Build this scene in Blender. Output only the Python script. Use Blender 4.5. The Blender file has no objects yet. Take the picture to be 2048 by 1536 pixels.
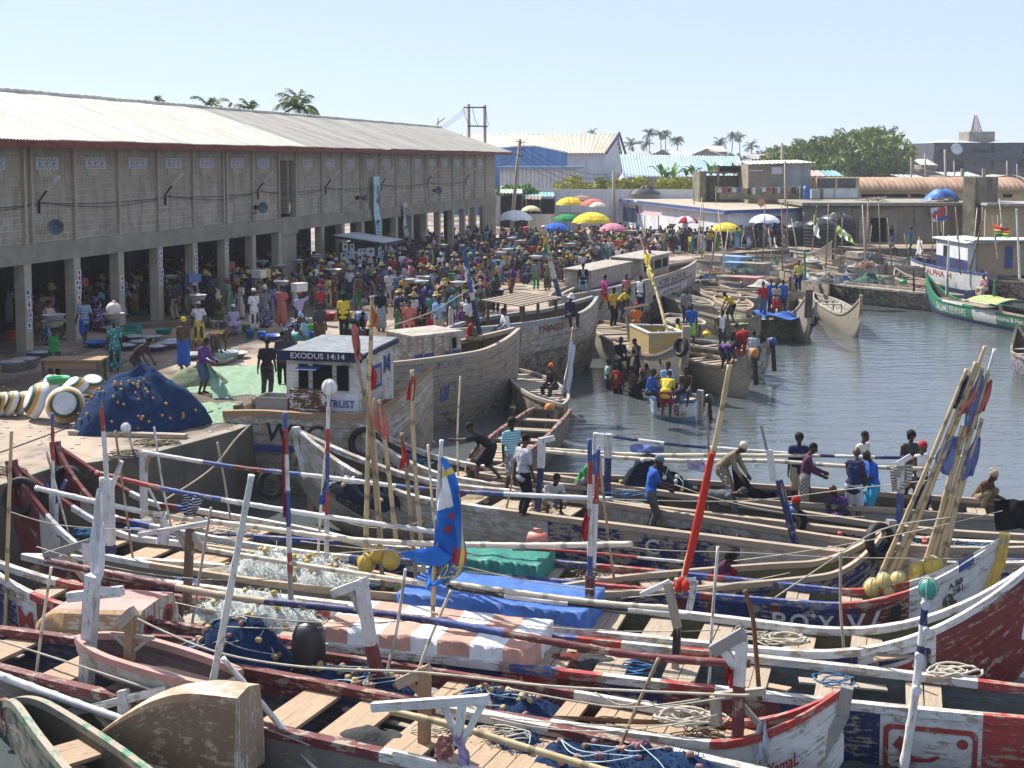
import bpy,bmesh,math,random
from mathutils import Vector,Matrix,noise
V=Vector
rad=math.radians
RN=random.Random(11)
scene=bpy.context.scene
COL=scene.collection
F,PX,PY,PITCH,HC=2600.0,1024.0,531.0,rad(4.6),7.0
WATER=-1.9
cp,sp=math.cos(PITCH),math.sin(PITCH)
def ray(x,y):
 a,b=(x-PX)/F,-(y-PY)/F
 return V((a,cp+b*sp,-sp+b*cp))
def P(x,y,Z=0.0):
 d=ray(x,y);t=(Z-HC)/d.z
 return V((d.x*t,d.y*t,Z))
def PYY(x,y,Y):
 d=ray(x,y);t=Y/d.y
 return V((d.x*t,Y,HC+d.z*t))
def ray_plane(x,y,p,n):
 d=ray(x,y);o=V((0,0,HC));t=(p-o).dot(n)/d.dot(n)
 return o+d*t
def proj(p):
 q=V(p)-V((0,0,HC));dep=q.y*cp-q.z*sp;up=q.y*sp+q.z*cp
 return(PX+F*q.x/dep,PY-F*up/dep)
ORG={}
def link(o,parent=None):
 COL.objects.link(o)
 if parent is not None:o.parent=parent
 return o
def tag(o,label=None,cat=None,group=None,kind=None):
 if label:o['label']=label
 if cat:o['category']=cat
 if group:o['group']=group
 if kind:o['kind']=kind
 return o
def thing(name,label,cat,loc=(0,0,0),group=None,rotz=0.0):
 o=bpy.data.objects.new(name,None);o.location=loc;o.rotation_euler=(0,0,rotz)
 o.empty_display_size=0.2
 ORG[o.name]=V(loc)if rotz==0 else V((0,0,0))
 link(o);return tag(o,label,cat,group)
def dup(root,loc,rotz=0.0,label=None,group=None,sc=None,color=None):
 r=root.copy();COL.objects.link(r);r.location=loc;r.rotation_euler=(0,0,rotz)
 if sc:r.scale=(sc,sc,sc)if not isinstance(sc,(tuple,list))else sc
 if label:r['label']=label
 if group:r['group']=group
 if color:r.color=color
 for ch in root.children:
  c=ch.copy();COL.objects.link(c);c.parent=r
  if color and ch.get('_tint'):c.color=color
  for g in ch.children:
   d=g.copy();COL.objects.link(d);d.parent=c
 return r
def frame_of(d,up=V((0,0,1))):
 d=d.normalized()
 if abs(d.dot(up))>0.98:up=V((0,1,0))
 s=d.cross(up).normalized();u=s.cross(d).normalized()
 return d,s,u
class MB:
 """collects shapes, builds ONE mesh object"""
 def __init__(self):self.v=[];self.f=[];self.m=[];self.s=[];self.uv=[]
 def face(self,idx,m=0,s=False,uv=None):
  self.f.append(tuple(idx));self.m.append(m);self.s.append(s)
  self.uv.append(uv if uv else[(self.v[i][0],self.v[i][1])for i in idx])
 def add(self,pts):
  n=len(self.v);self.v.extend([tuple(p)for p in pts]);return n
 def quad(self,a,b,c,d,m=0,uv=None):
  n=self.add([a,b,c,d]);L=(V(b)-V(a)).length;H=(V(d)-V(a)).length
  self.face((n,n+1,n+2,n+3),m,False,uv or[(0,0),(L,0),(L,H),(0,H)])
 def poly(self,pts,m=0):
  n=self.add(pts);self.face(range(n,n+len(pts)),m)
 def board(self,p0,p1,w,h,m=0,up=V((0,0,1)),w1=None,h1=None):
  p0,p1=V(p0),V(p1);d,s,u=frame_of(p1-p0,up);L=(p1-p0).length
  w1=w if w1 is None else w1;h1=h if h1 is None else h1
  o=RN.random()*7
  c=[p0+s*(a*w/2)+u*(b*h/2)for a,b in((-1,-1),(1,-1),(1,1),(-1,1))]+[p1+s*(a*w1/2)+u*(b*h1/2)for a,b in((-1,-1),(1,-1),(1,1),(-1,1))]
  n=self.add(c)
  for i,(k,wd)in enumerate(((0,w),(1,h),(2,w),(3,h))):
   a,b=k,(k+1)%4
   self.face((n+a,n+b,n+b+4,n+a+4)[::-1],m,False,[(o+L,o+i*.5+wd),(o+L,o+i*.5),(o,o+i*.5),(o,o+i*.5+wd)][::1])
  self.face((n,n+1,n+2,n+3),m,False,[(o,o),(o+w,o),(o+w,o+h),(o,o+h)])
  self.face((n+7,n+6,n+5,n+4),m,False,[(o,o),(o+w,o),(o+w,o+h),(o,o+h)])
 def box(self,c,size,m=0,rz=0.0):
  c=V(c);x,y,z=size;d=V((math.cos(rz),math.sin(rz),0))
  self.board(c-d*(x/2),c+d*(x/2),y,z,m)
 def tube(self,path,r,n=8,m=0,caps=True,smooth=True,mfun=None):
  path=[V(p)for p in path];k=len(path)
  rr=r if isinstance(r,(list,tuple))else[r]*k
  rings=[];L=0;o=RN.random()*5
  prev_s=None
  for i,p in enumerate(path):
   t=path[min(i+1,k-1)]-path[max(i-1,0)]
   if t.length<1e-7:t=V((0,0,1))
   d,s,u=frame_of(t)
   if prev_s is not None:
    s2=(prev_s-d*prev_s.dot(d))
    if s2.length>1e-4:s=s2.normalized();u=s.cross(d).normalized()
   prev_s=s
   if i:L+=(p-path[i-1]).length
   b=self.add([p+(s*math.cos(2*math.pi*j/n)+u*math.sin(2*math.pi*j/n))*rr[i]for j in range(n)])
   rings.append((b,L))
  for i in range(k-1):
   a,la=rings[i];b,lb=rings[i+1]
   mm=mfun((la+lb)/2/max(L,1e-6))if mfun else m
   c=2*math.pi*max(rr[i],.005)/n
   for j in range(n):
    j2=(j+1)%n
    self.face((a+j,b+j,b+j2,a+j2),mm,smooth,[(o+la,o+j*c),(o+lb,o+j*c),(o+lb,o+j*c+c),(o+la,o+j*c+c)])
  if caps:
   self.face([rings[0][0]+j for j in range(n)],mfun(0)if mfun else m)
   self.face([rings[-1][0]+j for j in range(n)][::-1],mfun(1)if mfun else m)
 def lathe(self,prof,n=16,o=(0,0,0),m=0,smooth=True,mfun=None,wob=0.0,ang=2*math.pi):
  o=V(o);rings=[]
  full=abs(ang-2*math.pi)<1e-6;nn=n if full else n+1
  for r,z in prof:
   rings.append(self.add([o+V((r*math.cos(ang*j/n)*(1+wob*math.sin(3*j+z*9)),r*math.sin(ang*j/n)*(1+wob*math.cos(2*j+z*7)),z))for j in range(nn)]))
  l=0
  for i in range(len(prof)-1):
   dl=math.hypot(prof[i+1][0]-prof[i][0],prof[i+1][1]-prof[i][1])
   mm=mfun(i)if mfun else m
   for j in range(n):
    j2=(j+1)%nn;w=max(prof[i][0],.02)*ang/n
    self.face((rings[i]+j,rings[i]+j2,rings[i+1]+j2,rings[i+1]+j),mm,smooth,[(j*w,l),(j*w+w,l),(j*w+w,l+dl),(j*w,l+dl)])
   l+=dl
 def ell(self,c,r,n=10,k=6,m=0,M=None):
  c=V(c);r=(r,r,r)if not isinstance(r,(tuple,list))else r
  rings=[]
  for i in range(k+1):
   th=math.pi*i/k
   pts=[]
   for j in range(n):
    q=V((r[0]*math.sin(th)*math.cos(2*math.pi*j/n),r[1]*math.sin(th)*math.sin(2*math.pi*j/n),-r[2]*math.cos(th)))
    if M:q=M@q
    pts.append(c+q)
   rings.append(self.add(pts))
  for i in range(k):
   for j in range(n):
    j2=(j+1)%n
    self.face((rings[i]+j,rings[i]+j2,rings[i+1]+j2,rings[i+1]+j),m,True)
 def grid(self,nu,nv,fn,m=0,smooth=True,mfun=None,us=1.0,vs=1.0):
  b=self.add([fn(i/nu,j/nv)for j in range(nv+1)for i in range(nu+1)])
  for j in range(nv):
   for i in range(nu):
    a=b+j*(nu+1)+i
    self.face((a,a+1,a+nu+2,a+nu+1),mfun((i+.5)/nu,(j+.5)/nv)if mfun else m,smooth,[(i/nu*us,j/nv*vs),((i+1)/nu*us,j/nv*vs),((i+1)/nu*us,(j+1)/nv*vs),(i/nu*us,(j+1)/nv*vs)])
 def build(self,name,mats,parent=None,org=None,color=None):
  if not isinstance(mats,(list,tuple)):mats=[mats]
  if org is None:
   org=V((0,0,0))
   q=parent
   while q is not None:
    if q.name in ORG:org=ORG[q.name];break
    q=q.parent
  org=V(org)
  me=bpy.data.meshes.new(name)
  me.from_pydata([(x-org.x,y-org.y,z-org.z)for x,y,z in self.v],[],self.f)
  me.polygons.foreach_set('material_index',self.m)
  me.polygons.foreach_set('use_smooth',self.s)
  ul=me.uv_layers.new(name='UVMap')
  flat=[]
  for u in self.uv:
   for a in u:flat.extend(a)
  if len(flat)==2*len(me.loops):ul.data.foreach_set('uv',flat)
  for mt in mats:me.materials.append(mt)
  me.update()
  o=bpy.data.objects.new(name,me)
  if parent is None:o.location=org;ORG[o.name]=org
  if color:o.color=color
  return link(o,parent)
def simple(name,mb,mat,label,cat,org,group=None,color=None):
 o=mb.build(name,mat,None,org,color);return tag(o,label,cat,group)
def lerp(a,b,t):return a+(b-a)*t
def interp(xs,ys,x):
 if x<=xs[0]:return ys[0]
 for i in range(len(xs)-1):
  if x<=xs[i+1]:
   t=(x-xs[i])/(xs[i+1]-xs[i]);return ys[i]+(ys[i+1]-ys[i])*t
 return ys[-1]
def smooth_path(pts,n=8):
 pts=[V(p)for p in pts];out=[]
 for i in range(len(pts)-1):
  p0,p1,p2,p3=pts[max(i-1,0)],pts[i],pts[i+1],pts[min(i+2,len(pts)-1)]
  for k in range(n):
   t=k/n
   out.append(0.5*((2*p1)+(p2-p0)*t+(2*p0-5*p1+4*p2-p3)*t*t+(3*p1-p0-3*p2+p3)*t**3))
 out.append(pts[-1]);return out
def sag(p0,p1,s,n=10):
 p0,p1=V(p0),V(p1)
 return[p0.lerp(p1,i/n)-V((0,0,s*4*(i/n)*(1-i/n)))for i in range(n+1)]
FONT_CACHE={}
def text_tris(body):
 """flat lettering as verts (0..1 in both directions) + faces + aspect"""
 if body in FONT_CACHE:return FONT_CACHE[body]
 cu=bpy.data.curves.new('lettering','FONT');cu.body=body;cu.resolution_u=3;cu.offset=0.018
 ob=bpy.data.objects.new('lettering',cu);COL.objects.link(ob)
 dg=bpy.context.evaluated_depsgraph_get();me=ob.evaluated_get(dg).to_mesh()
 vs=[V(v.co)for v in me.vertices];fs=[tuple(p.vertices)for p in me.polygons]
 ob.evaluated_get(dg).to_mesh_clear();bpy.data.objects.remove(ob);bpy.data.curves.remove(cu)
 x0,x1=min(v.x for v in vs),max(v.x for v in vs);y0,y1=min(v.y for v in vs),max(v.y for v in vs)
 r=([((v.x-x0)/(x1-x0),(v.y-y0)/(y1-y0))for v in vs],fs,(x1-x0)/(y1-y0))
 FONT_CACHE[body]=r;return r
def flat_text(mb,body,o,ux,uy,m=0):
 """lettering on a flat face: o lower-left corner, ux / uy full width / height vectors"""
 vs,fs,_=text_tris(body);o,ux,uy=V(o),V(ux),V(uy)
 b=mb.add([o+ux*a+uy*c for a,c in vs])
 for f in fs:mb.face([b+i for i in f],m)
class NT:
 def __init__(self,name,rough=0.8,spec=0.3):
  self.mat=bpy.data.materials.new(name);self.mat.use_nodes=True
  self.t=self.mat.node_tree;self.n=self.t.nodes;self.n.clear()
  self.out=self.n.new('ShaderNodeOutputMaterial');self.b=self.n.new('ShaderNodeBsdfPrincipled')
  self.l(self.b.outputs[0],self.out.inputs[0])
  self.b.inputs['Roughness'].default_value=rough;self.b.inputs['Specular IOR Level'].default_value=spec
  self._tc=None
 def l(self,a,b):self.t.links.new(a,b)
 def new(self,t,**kw):
  x=self.n.new(t)
  for k,v in kw.items():setattr(x,k,v)
  return x
 def coord(self,kind='Object',scale=(1,1,1),rot=(0,0,0)):
  if self._tc is None:self._tc=self.new('ShaderNodeTexCoord')
  mp=self.new('ShaderNodeMapping');mp.inputs['Scale'].default_value=scale;mp.inputs['Rotation'].default_value=rot
  self.l(self._tc.outputs[kind],mp.inputs[0]);return mp.outputs[0]
 def noise(self,vec,scale=5,detail=4,rough=.6,dist=0):
  x=self.new('ShaderNodeTexNoise');x.inputs['Scale'].default_value=scale;x.inputs['Detail'].default_value=detail
  x.inputs['Roughness'].default_value=rough;x.inputs['Distortion'].default_value=dist
  self.l(vec,x.inputs['Vector']);return x.outputs['Fac']
 def vor(self,vec,scale=5,out='Distance',feature='F1'):
  x=self.new('ShaderNodeTexVoronoi',feature=feature);x.inputs['Scale'].default_value=scale
  self.l(vec,x.inputs['Vector']);return x.outputs[out]
 def ramp(self,fac,stops,interp='LINEAR'):
  x=self.new('ShaderNodeValToRGB');x.color_ramp.interpolation=interp
  e=x.color_ramp.elements
  while len(e)<len(stops):e.new(.5)
  for i,(p,c)in enumerate(stops):
   e[i].position=p;e[i].color=(c,c,c,1)if isinstance(c,(int,float))else(*c[:3],1)
  self.l(fac,x.inputs[0]);return x.outputs[0]
 def mix(self,fac,a,b,mode='MIX'):
  x=self.new('ShaderNodeMix',data_type='RGBA',blend_type=mode)
  for s,v in((x.inputs[0],fac),(x.inputs[6],a),(x.inputs[7],b)):
   if isinstance(v,(int,float)):s.default_value=v
   elif isinstance(v,(tuple,list)):s.default_value=(*v[:3],1)
   else:self.l(v,s)
  return x.outputs[2]
 def col(self,c):
  if isinstance(c,(tuple,list)):self.b.inputs['Base Color'].default_value=(*c[:3],1)
  else:self.l(c,self.b.inputs['Base Color'])
  return self
 def bump(self,h,strength=.3,dist=.02):
  x=self.new('ShaderNodeBump');x.inputs['Strength'].default_value=strength;x.inputs['Distance'].default_value=dist
  self.l(h,x.inputs['Height']);self.l(x.outputs[0],self.b.inputs['Normal']);return self
 def objcol(self):
  return self.new('ShaderNodeObjectInfo').outputs['Color']
MATS={}
def memo(f):
 def g(*a,**k):
  key=(f.__name__,a,tuple(sorted(k.items())))
  if key not in MATS:MATS[key]=f(*a,**k)
  return MATS[key]
 return g
C=dict(white=(.62,.62,.60),offwhite=(.58,.57,.52),red=(.34,.035,.03),darkred=(.16,.025,.022),maroon=(.13,.02,.022),blue=(.035,.07,.24),navy=(.012,.02,.10),lblue=(.16,.30,.50),green=(.02,.20,.10),dgreen=(.02,.085,.05),yellow=(.62,.40,.05),wood=(.40,.29,.19),dirt=(.20,.185,.155),chalk=(.44,.43,.40),grey=(.26,.255,.24),black=(.012,.012,.014),orange=(.65,.18,.04),teal=(.03,.22,.19),pink=(.55,.25,.22),cream=(.62,.52,.38),tan=(.42,.31,.20),ochre=(.42,.29,.05),slate=(.10,.15,.19),purple=(.13,.06,.09),dwood=(.13,.10,.075),olive=(.15,.14,.05))
@memo
def paint(cname,wear=.35,under=(.30,.25,.19)):
 """brushed boat paint: chipped to wood, streaked, sun-bleached"""
 c=C[cname];t=NT('paint_'+cname,.55,.35)
 ob=t.coord('Object');uv=t.coord('UV',(1.2,9,1))
 n1=t.noise(ob,3.1,6,.72);n2=t.noise(uv,2.2,5,.7);n3=t.noise(ob,.9,3)
 base=t.mix(t.ramp(n3,[(.3,0.),(.75,1.)]),tuple(x*.78 for x in c),tuple(min(1,x*1.12+.012)for x in c))
 base=t.mix(t.ramp(n2,[(.45,0.),(.75,.6)]),base,tuple(x*.5+.06 for x in c));base=t.mix(t.ramp(t.noise(ob,5.5,6,.75),[(.5,0.),(.72,.55)]),base,tuple(x*.35+.045 for x in c))
 chip=t.new('ShaderNodeMath',operation='MULTIPLY');t.l(n1,chip.inputs[0]);t.l(n2,chip.inputs[1])
 lo=.385-.20*wear
 m=t.ramp(chip.outputs[0],[(lo,0.),(lo+.035,1.)])
 t.col(t.mix(m,base,under));t.bump(n2,.25,.006)
 t.l(t.ramp(n1,[(.3,.45),(.8,.85)]),t.b.inputs['Roughness'])
 return t.mat
@memo
def wood(tone='pale'):
 c={'pale':((.24,.18,.125),(.44,.36,.275)),'grey':((.24,.20,.16),(.46,.40,.33)),'dark':((.075,.055,.04),(.19,.14,.10)),'brown':((.20,.125,.07),(.40,.27,.16)),'warm':((.27,.185,.115),(.48,.355,.245))}[tone]
 t=NT('weathered_wood_'+tone,.8,.2)
 uv=t.coord('UV',(1.0,14,1));ob=t.coord('Object')
 g=t.noise(uv,2.0,6,.7);b=t.noise(ob,1.3,4,.6);k=t.noise(ob,9,4)
 col=t.mix(t.ramp(g,[(.28,0.),(.72,1.)]),c[0],c[1])
 col=t.mix(t.ramp(b,[(.35,.0),(.7,.55)]),col,tuple(x*.62 for x in c[1]))
 col=t.mix(t.ramp(k,[(.62,0.),(.72,.55)]),col,tuple(x*.45 for x in c[0]))
 t.col(col);t.bump(g,.4,.008);return t.mat
@memo
def bilge(cname='dwood'):
 c=C[cname];t=NT('boat_inside_'+cname,.75,.25)
 ob=t.coord('Object');uv=t.coord('UV',(.8,5,1))
 col=t.mix(t.ramp(t.noise(ob,2.2,5),[(.3,0.),(.7,1.)]),tuple(x*.6 for x in c),tuple(x*1.2 for x in c))
 col=t.mix(t.ramp(t.noise(uv,2.2,6,.75),[(.38,0.),(.58,.9)]),col,(.11,.10,.075))
 col=t.mix(t.ramp(t.noise(uv,5,4,.7),[(.55,0.),(.7,.8)]),col,(.03,.028,.024))
 t.col(col);return t.mat
@memo
def concrete(kind='plain'):
 a,b={'plain':((.20,.175,.135),(.35,.31,.245)),'pilaster':((.31,.27,.20),(.46,.405,.32)),'dark':((.05,.043,.034),(.105,.09,.072)),'quaywall':((.10,.088,.07),(.19,.165,.135)),'white':((.50,.52,.56),(.70,.71,.73)),'stain':((.20,.185,.15),(.38,.34,.27)),'yellow':((.38,.31,.18),(.55,.46,.28)),'mossy':((.07,.065,.05),(.30,.27,.19)),'darkblue':((.06,.06,.085),(.115,.11,.14))}[kind]  # dark kind is concrete with the arcade's shade put into its colour
 t=NT('concrete_'+kind,.9,.15);ob=t.coord('Object');st=t.coord('Object',(1,1,.18))
 n=t.noise(ob,.9,6,.65);s=t.noise(st,1.6,6,.7);f=t.noise(ob,14,3)
 col=t.mix(t.ramp(n,[(.3,0.),(.72,1.)]),a,b)
 col=t.mix(t.ramp(s,[(.52,0.),(.72,.7 if kind in('mossy','stain')else .38)]),col,tuple(x*.42 for x in a))
 col=t.mix(t.ramp(f,[(.3,.22),(.7,0.)]),col,tuple(x*.6 for x in a))
 t.col(col);t.bump(f,.3,.01);return t.mat
@memo
def blockwall():
 t=NT('block_wall',.92,.1)
 tc=t.new('ShaderNodeTexCoord');sx=t.new('ShaderNodeSeparateXYZ');cx=t.new('ShaderNodeCombineXYZ')
 t.l(tc.outputs['Object'],sx.inputs[0]);t.l(sx.outputs[0],cx.inputs[0]);t.l(sx.outputs[2],cx.inputs[1]);t._tc=tc
 br=t.new('ShaderNodeTexBrick');t.l(cx.outputs[0],br.inputs['Vector'])
 for k,v in(('Scale',1.0),('Mortar Size',.016),('Mortar Smooth',.25),('Bias',-.1),('Brick Width',.47),('Row Height',.235)):br.inputs[k].default_value=v
 br.inputs['Color1'].default_value=(.27,.235,.185,1);br.inputs['Color2'].default_value=(.38,.335,.27,1);br.inputs['Mortar'].default_value=(.48,.435,.365,1)
 ob=t.coord('Object');n=t.noise(ob,.55,5,.6);n2=t.noise(t.coord('Object',(1,1,.25)),1.5,6,.72);n3=t.noise(ob,11,4,.7)
 col=t.mix(t.ramp(n,[(.38,.0),(.62,.4)]),br.outputs['Color'],(.32,.275,.215))
 sep=t.new('ShaderNodeMath',operation='ADD');t.l(sx.outputs[2],sep.inputs[0]);
 nm=t.new('ShaderNodeMath',operation='MULTIPLY');t.l(n,nm.inputs[0]);nm.inputs[1].default_value=2.2;t.l(nm.outputs[0],sep.inputs[1])
 dv=t.new('ShaderNodeMath',operation='DIVIDE');t.l(sep.outputs[0],dv.inputs[0]);dv.inputs[1].default_value=9.0
 col=t.mix(t.ramp(dv.outputs[0],[(.70,0.),(.76,.5)]),col,(.29,.25,.20))
 col=t.mix(t.ramp(n2,[(.47,0.),(.7,.75)]),col,(.14,.12,.095))
 col=t.mix(t.ramp(n3,[(.6,0.),(.75,.5)]),col,(.46,.40,.31))
 t.col(col)
 h=t.new('ShaderNodeMath',operation='ADD');t.l(br.outputs['Fac'],h.inputs[0]);t.l(n3,h.inputs[1]);t.bump(h.outputs[0],.35,.012)
 return t.mat
@memo
def ground():
 t=NT('quay_concrete',.8,.3);ob=t.coord('Object')
 n=t.noise(ob,.16,6,.62,.6);n2=t.noise(ob,.75,7,.7);f=t.noise(ob,5.5,5,.7);sp_=t.vor(ob,2.6)
 col=t.mix(t.ramp(n2,[(.3,0.),(.7,1.)]),(.27,.205,.15),(.42,.325,.245))
 wet=t.ramp(n,[(.42,0.),(.56,1.)])
 col=t.mix(wet,col,(.135,.10,.072))
 col=t.mix(t.ramp(f,[(.62,0.),(.72,.7)]),col,(.16,.13,.10))
 col=t.mix(t.ramp(sp_,[(.03,.75),(.06,0.)]),col,(.60,.58,.55))
 cr_=t.vor(t.coord('Object',(.32,.32,.32)),1,'Distance','DISTANCE_TO_EDGE');col=t.mix(t.ramp(cr_,[(.0,.75),(.007,0.)]),col,(.07,.055,.04))
 t.col(col);t.l(t.mix(wet,(.85,.85,.85),(.33,.33,.33)),t.b.inputs['Roughness']);t.bump(f,.25,.02);return t.mat
@memo
def soil():
 t=NT('far_soil',.95,.1);ob=t.coord('Object')
 t.col(t.mix(t.ramp(t.noise(ob,.05,5),[(.35,0.),(.65,1.)]),(.09,.10,.05),(.26,.21,.15)));return t.mat
@memo
def water():
 t=NT('harbour_water',.045,.5);ob=t.coord('Object',(1,1.0,1))
 t.b.inputs['IOR'].default_value=1.55
 big=t.noise(ob,.09,3)
 t.col(t.mix(t.ramp(big,[(.35,0.),(.65,1.)]),(.065,.078,.080),(.085,.098,.098)))
 w1=t.noise(t.coord('Object',(.55,1.5,1)),1.15,3,.55,.5);w2=t.noise(t.coord('Object',(1,2.2,1)),4.6,3,.6)
 a=t.new('ShaderNodeMath',operation='MULTIPLY_ADD');t.l(w2,a.inputs[0]);a.inputs[1].default_value=.16;t.l(w1,a.inputs[2])
 t.l(t.ramp(t.noise(t.coord('Object',(.5,1.4,1)),.16,4,.6,1.5),[(.4,.02),(.62,.16)]),t.b.inputs['Roughness']);t.bump(a.outputs[0],.42,.13);return t.mat
@memo
def sheet(kind='white'):
 a,b={'white':((.40,.385,.33),(.60,.58,.50)),'grey':((.25,.235,.205),(.40,.375,.325)),'cream':((.44,.36,.255),(.58,.485,.36)),'skyblue':((.26,.38,.48),(.38,.50,.58)),'orange':((.27,.16,.10),(.42,.27,.175)),'rust':((.16,.09,.06),(.33,.24,.18)),'blue':((.07,.16,.34),(.12,.24,.46)),'teal':((.12,.26,.27),(.25,.42,.42)),'pink':((.5,.25,.22),(.62,.36,.32)),'zinc':((.28,.30,.32),(.48,.50,.52))}[kind]
 t=NT('roof_sheet_'+kind,.62,.3);uv=t.coord('UV',(.55,.06,1));ob=t.coord('Object')
 s=t.noise(uv,1.6,5,.7);n=t.noise(ob,.5,5);f=t.noise(ob,6,4,.7)
 col=t.mix(t.ramp(s,[(.38,0.),(.62,1.)]),a,b)
 col=t.mix(t.ramp(n,[(.48,0.),(.75,.4)]),col,tuple(x*.7 for x in a))
 col=t.mix(t.ramp(f,[(.62,0.),(.75,.35)]),col,tuple(x*.45 for x in a))
 t.col(col);return t.mat
@memo
def net(kind='blue'):
 a,b,c={'blue':((.006,.014,.045),(.022,.055,.14),(.05,.11,.22)),'dark':((.006,.009,.016),(.020,.028,.045),(.05,.065,.09)),'white':((.42,.47,.43),(.66,.70,.66),(.80,.81,.77)),'green':((.17,.27,.17),(.31,.45,.31),(.44,.56,.42)),'olive':((.13,.16,.09),(.25,.29,.18),(.36,.4,.27))}[kind]
 t=NT('fishing_net_'+kind,.95,.1);ob=t.coord('Object');st=t.coord('Object',(1,3.2,2.2),(.3,.2,.6))
 n=t.noise(ob,2.6,6,.72,1.2);w=t.noise(st,7,6,.8,2.5);v=t.vor(ob,42,'Distance','DISTANCE_TO_EDGE')
 col=t.mix(t.ramp(n,[(.32,0.),(.68,1.)]),a,b)
 col=t.mix(t.ramp(w,[(.52,0.),(.7,.75)]),col,c)
 col=t.mix(t.ramp(v,[(.0,.4),(.09,0.)]),col,c)
 t.col(col)
 h=t.new('ShaderNodeMath',operation='ADD');t.l(w,h.inputs[0]);t.l(n,h.inputs[1]);t.bump(h.outputs[0],.9,.05);return t.mat
@memo
def cloth(kind='plain'):
 """takes its colour from the object"""
 t=NT('cloth_'+kind,.9,.12);oc=t.objcol();ob=t.coord('Object');oi=t.new('ShaderNodeObjectInfo')
 n=t.noise(ob,7,4,.6)
 col=t.mix(t.ramp(n,[(.35,.35),(.65,0.)]),oc,(.02,.02,.02),'MULTIPLY')if 0 else t.mix(t.ramp(n,[(.3,.3),(.7,0.)]),oc,(0.03,.03,.035))
 if kind=='print':
  v=t.vor(ob,13,'Distance');col=t.mix(t.ramp(v,[(.28,.85),(.36,0.)],'LINEAR'),col,(.68,.62,.50))
  v2=t.vor(t.coord('Object',(1,1,1),(.5,.4,.2)),8,'Distance');col=t.mix(t.ramp(v2,[(.2,.7),(.27,0.)]),col,(.06,.07,.16))
 if kind=='check':
  w=t.new('ShaderNodeTexChecker');w.inputs['Scale'].default_value=22;t.l(ob,w.inputs['Vector']);col=t.mix(t.ramp(w.outputs['Fac'],[(.4,0.),(.6,.5)]),col,(.5,.48,.45))
 if kind=='stripe':
  w=t.new('ShaderNodeTexWave',bands_direction='Z');w.inputs['Scale'].default_value=5.5;w.inputs['Distortion'].default_value=.6;t.l(ob,w.inputs['Vector'])
  col=t.mix(t.ramp(w.outputs['Fac'],[(.55,0.),(.65,.75)]),col,(.55,.62,.66))
 t.col(col);t.bump(n,.35,.02);return t.mat
@memo
def skin():
 t=NT('skin',.5,.35);ob=t.coord('Object');n=t.noise(ob,6,3)
 oi=t.new('ShaderNodeObjectInfo')
 base=t.mix(oi.outputs['Random'],(.032,.017,.011),(.085,.045,.028))
 t.col(t.mix(t.ramp(n,[(.4,0.),(.7,.3)]),base,(.02,.011,.008)));return t.mat
@memo
def flat(name,c,rough=.6,spec=.3,var=.18):
 t=NT(name,rough,spec);ob=t.coord('Object');n=t.noise(ob,4,5,.65)
 t.col(t.mix(t.ramp(n,[(.35,0.),(.7,1.)]),tuple(x*(1-var)for x in c),tuple(min(1,x*(1+var*.6))for x in c)));return t.mat
@memo
def tinted(name,rough=.45,spec=.35,dirt=.4):
 t=NT(name,rough,spec);ob=t.coord('Object');n=t.noise(ob,5,5,.7)
 t.col(t.mix(t.ramp(n,[(.5,0.),(.8,dirt)]),t.objcol(),(.10,.09,.07)));return t.mat
@memo
def bamboo(kind='natural'):
 c={'natural':(.52,.40,.22),'pale':(.66,.58,.44),'old':(.33,.24,.14)}[kind]
 t=NT('bamboo_'+kind,.5,.35);uv=t.coord('UV',(1,12,1));ob=t.coord('Object')
 w=t.new('ShaderNodeTexWave',bands_direction='X');w.inputs['Scale'].default_value=.42;w.inputs['Distortion'].default_value=.4;t.l(t.coord('UV'),w.inputs['Vector'])
 n=t.noise(uv,1.5,5,.7);b=t.noise(ob,1.7,4)
 col=t.mix(t.ramp(n,[(.3,0.),(.7,1.)]),tuple(x*.62 for x in c),tuple(min(1,x*1.2)for x in c))
 col=t.mix(t.ramp(b,[(.5,0.),(.72,.5)]),col,tuple(x*.45 for x in c))
 col=t.mix(t.ramp(w.outputs['Fac'],[(.93,0.),(.98,.7)]),col,tuple(x*.3 for x in c))
 t.col(col);return t.mat
@memo
def leaf(kind='tree'):
 a,b={'tree':((.065,.105,.022),(.24,.30,.06)),'palm':((.045,.085,.02),(.15,.20,.06)),'banana':((.05,.14,.02),(.16,.32,.05)),'hedge':((.16,.20,.03),(.42,.40,.06)),'far':((.035,.06,.022),(.08,.115,.04))}[kind]
 t=NT('leaf_'+kind,.6,.3);ob=t.coord('Object');n=t.noise(ob,.55,3);n2=t.noise(ob,6,2)
 c=t.mix(t.ramp(n,[(.35,0.),(.65,1.)]),a,b);c=t.mix(t.ramp(n2,[(.4,0.),(.7,.5)]),c,tuple(x*1.25 for x in b));t.col(c)
 return t.mat
rope_m=lambda:flat('rope_fibre',(.50,.45,.36),.9,.1,.3)
black_rubber=lambda:flat('black_rubber',(.018,.018,.02),.65,.3,.3)
metal_m=lambda:flat('galvanised_metal',(.30,.32,.33),.45,.5,.25)
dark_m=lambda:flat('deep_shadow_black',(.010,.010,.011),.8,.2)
cam=bpy.data.cameras.new('camera');co=bpy.data.objects.new('camera',cam);COL.objects.link(co)
cam.sensor_width=36;cam.lens=F/2048*36;cam.shift_x=0;cam.shift_y=-(768-PY)/2048
co.location=(0,0,HC);co.rotation_euler=(math.pi/2-PITCH,0,0)
cam.clip_start=.5;cam.clip_end=20000;scene.camera=co
EL,SD=rad(48),V((.70,-.714,0)).normalized()
sun=bpy.data.lights.new('sun','SUN');sun.energy=4.4;sun.angle=rad(.5);sun.color=(1,.955,.88)
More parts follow.
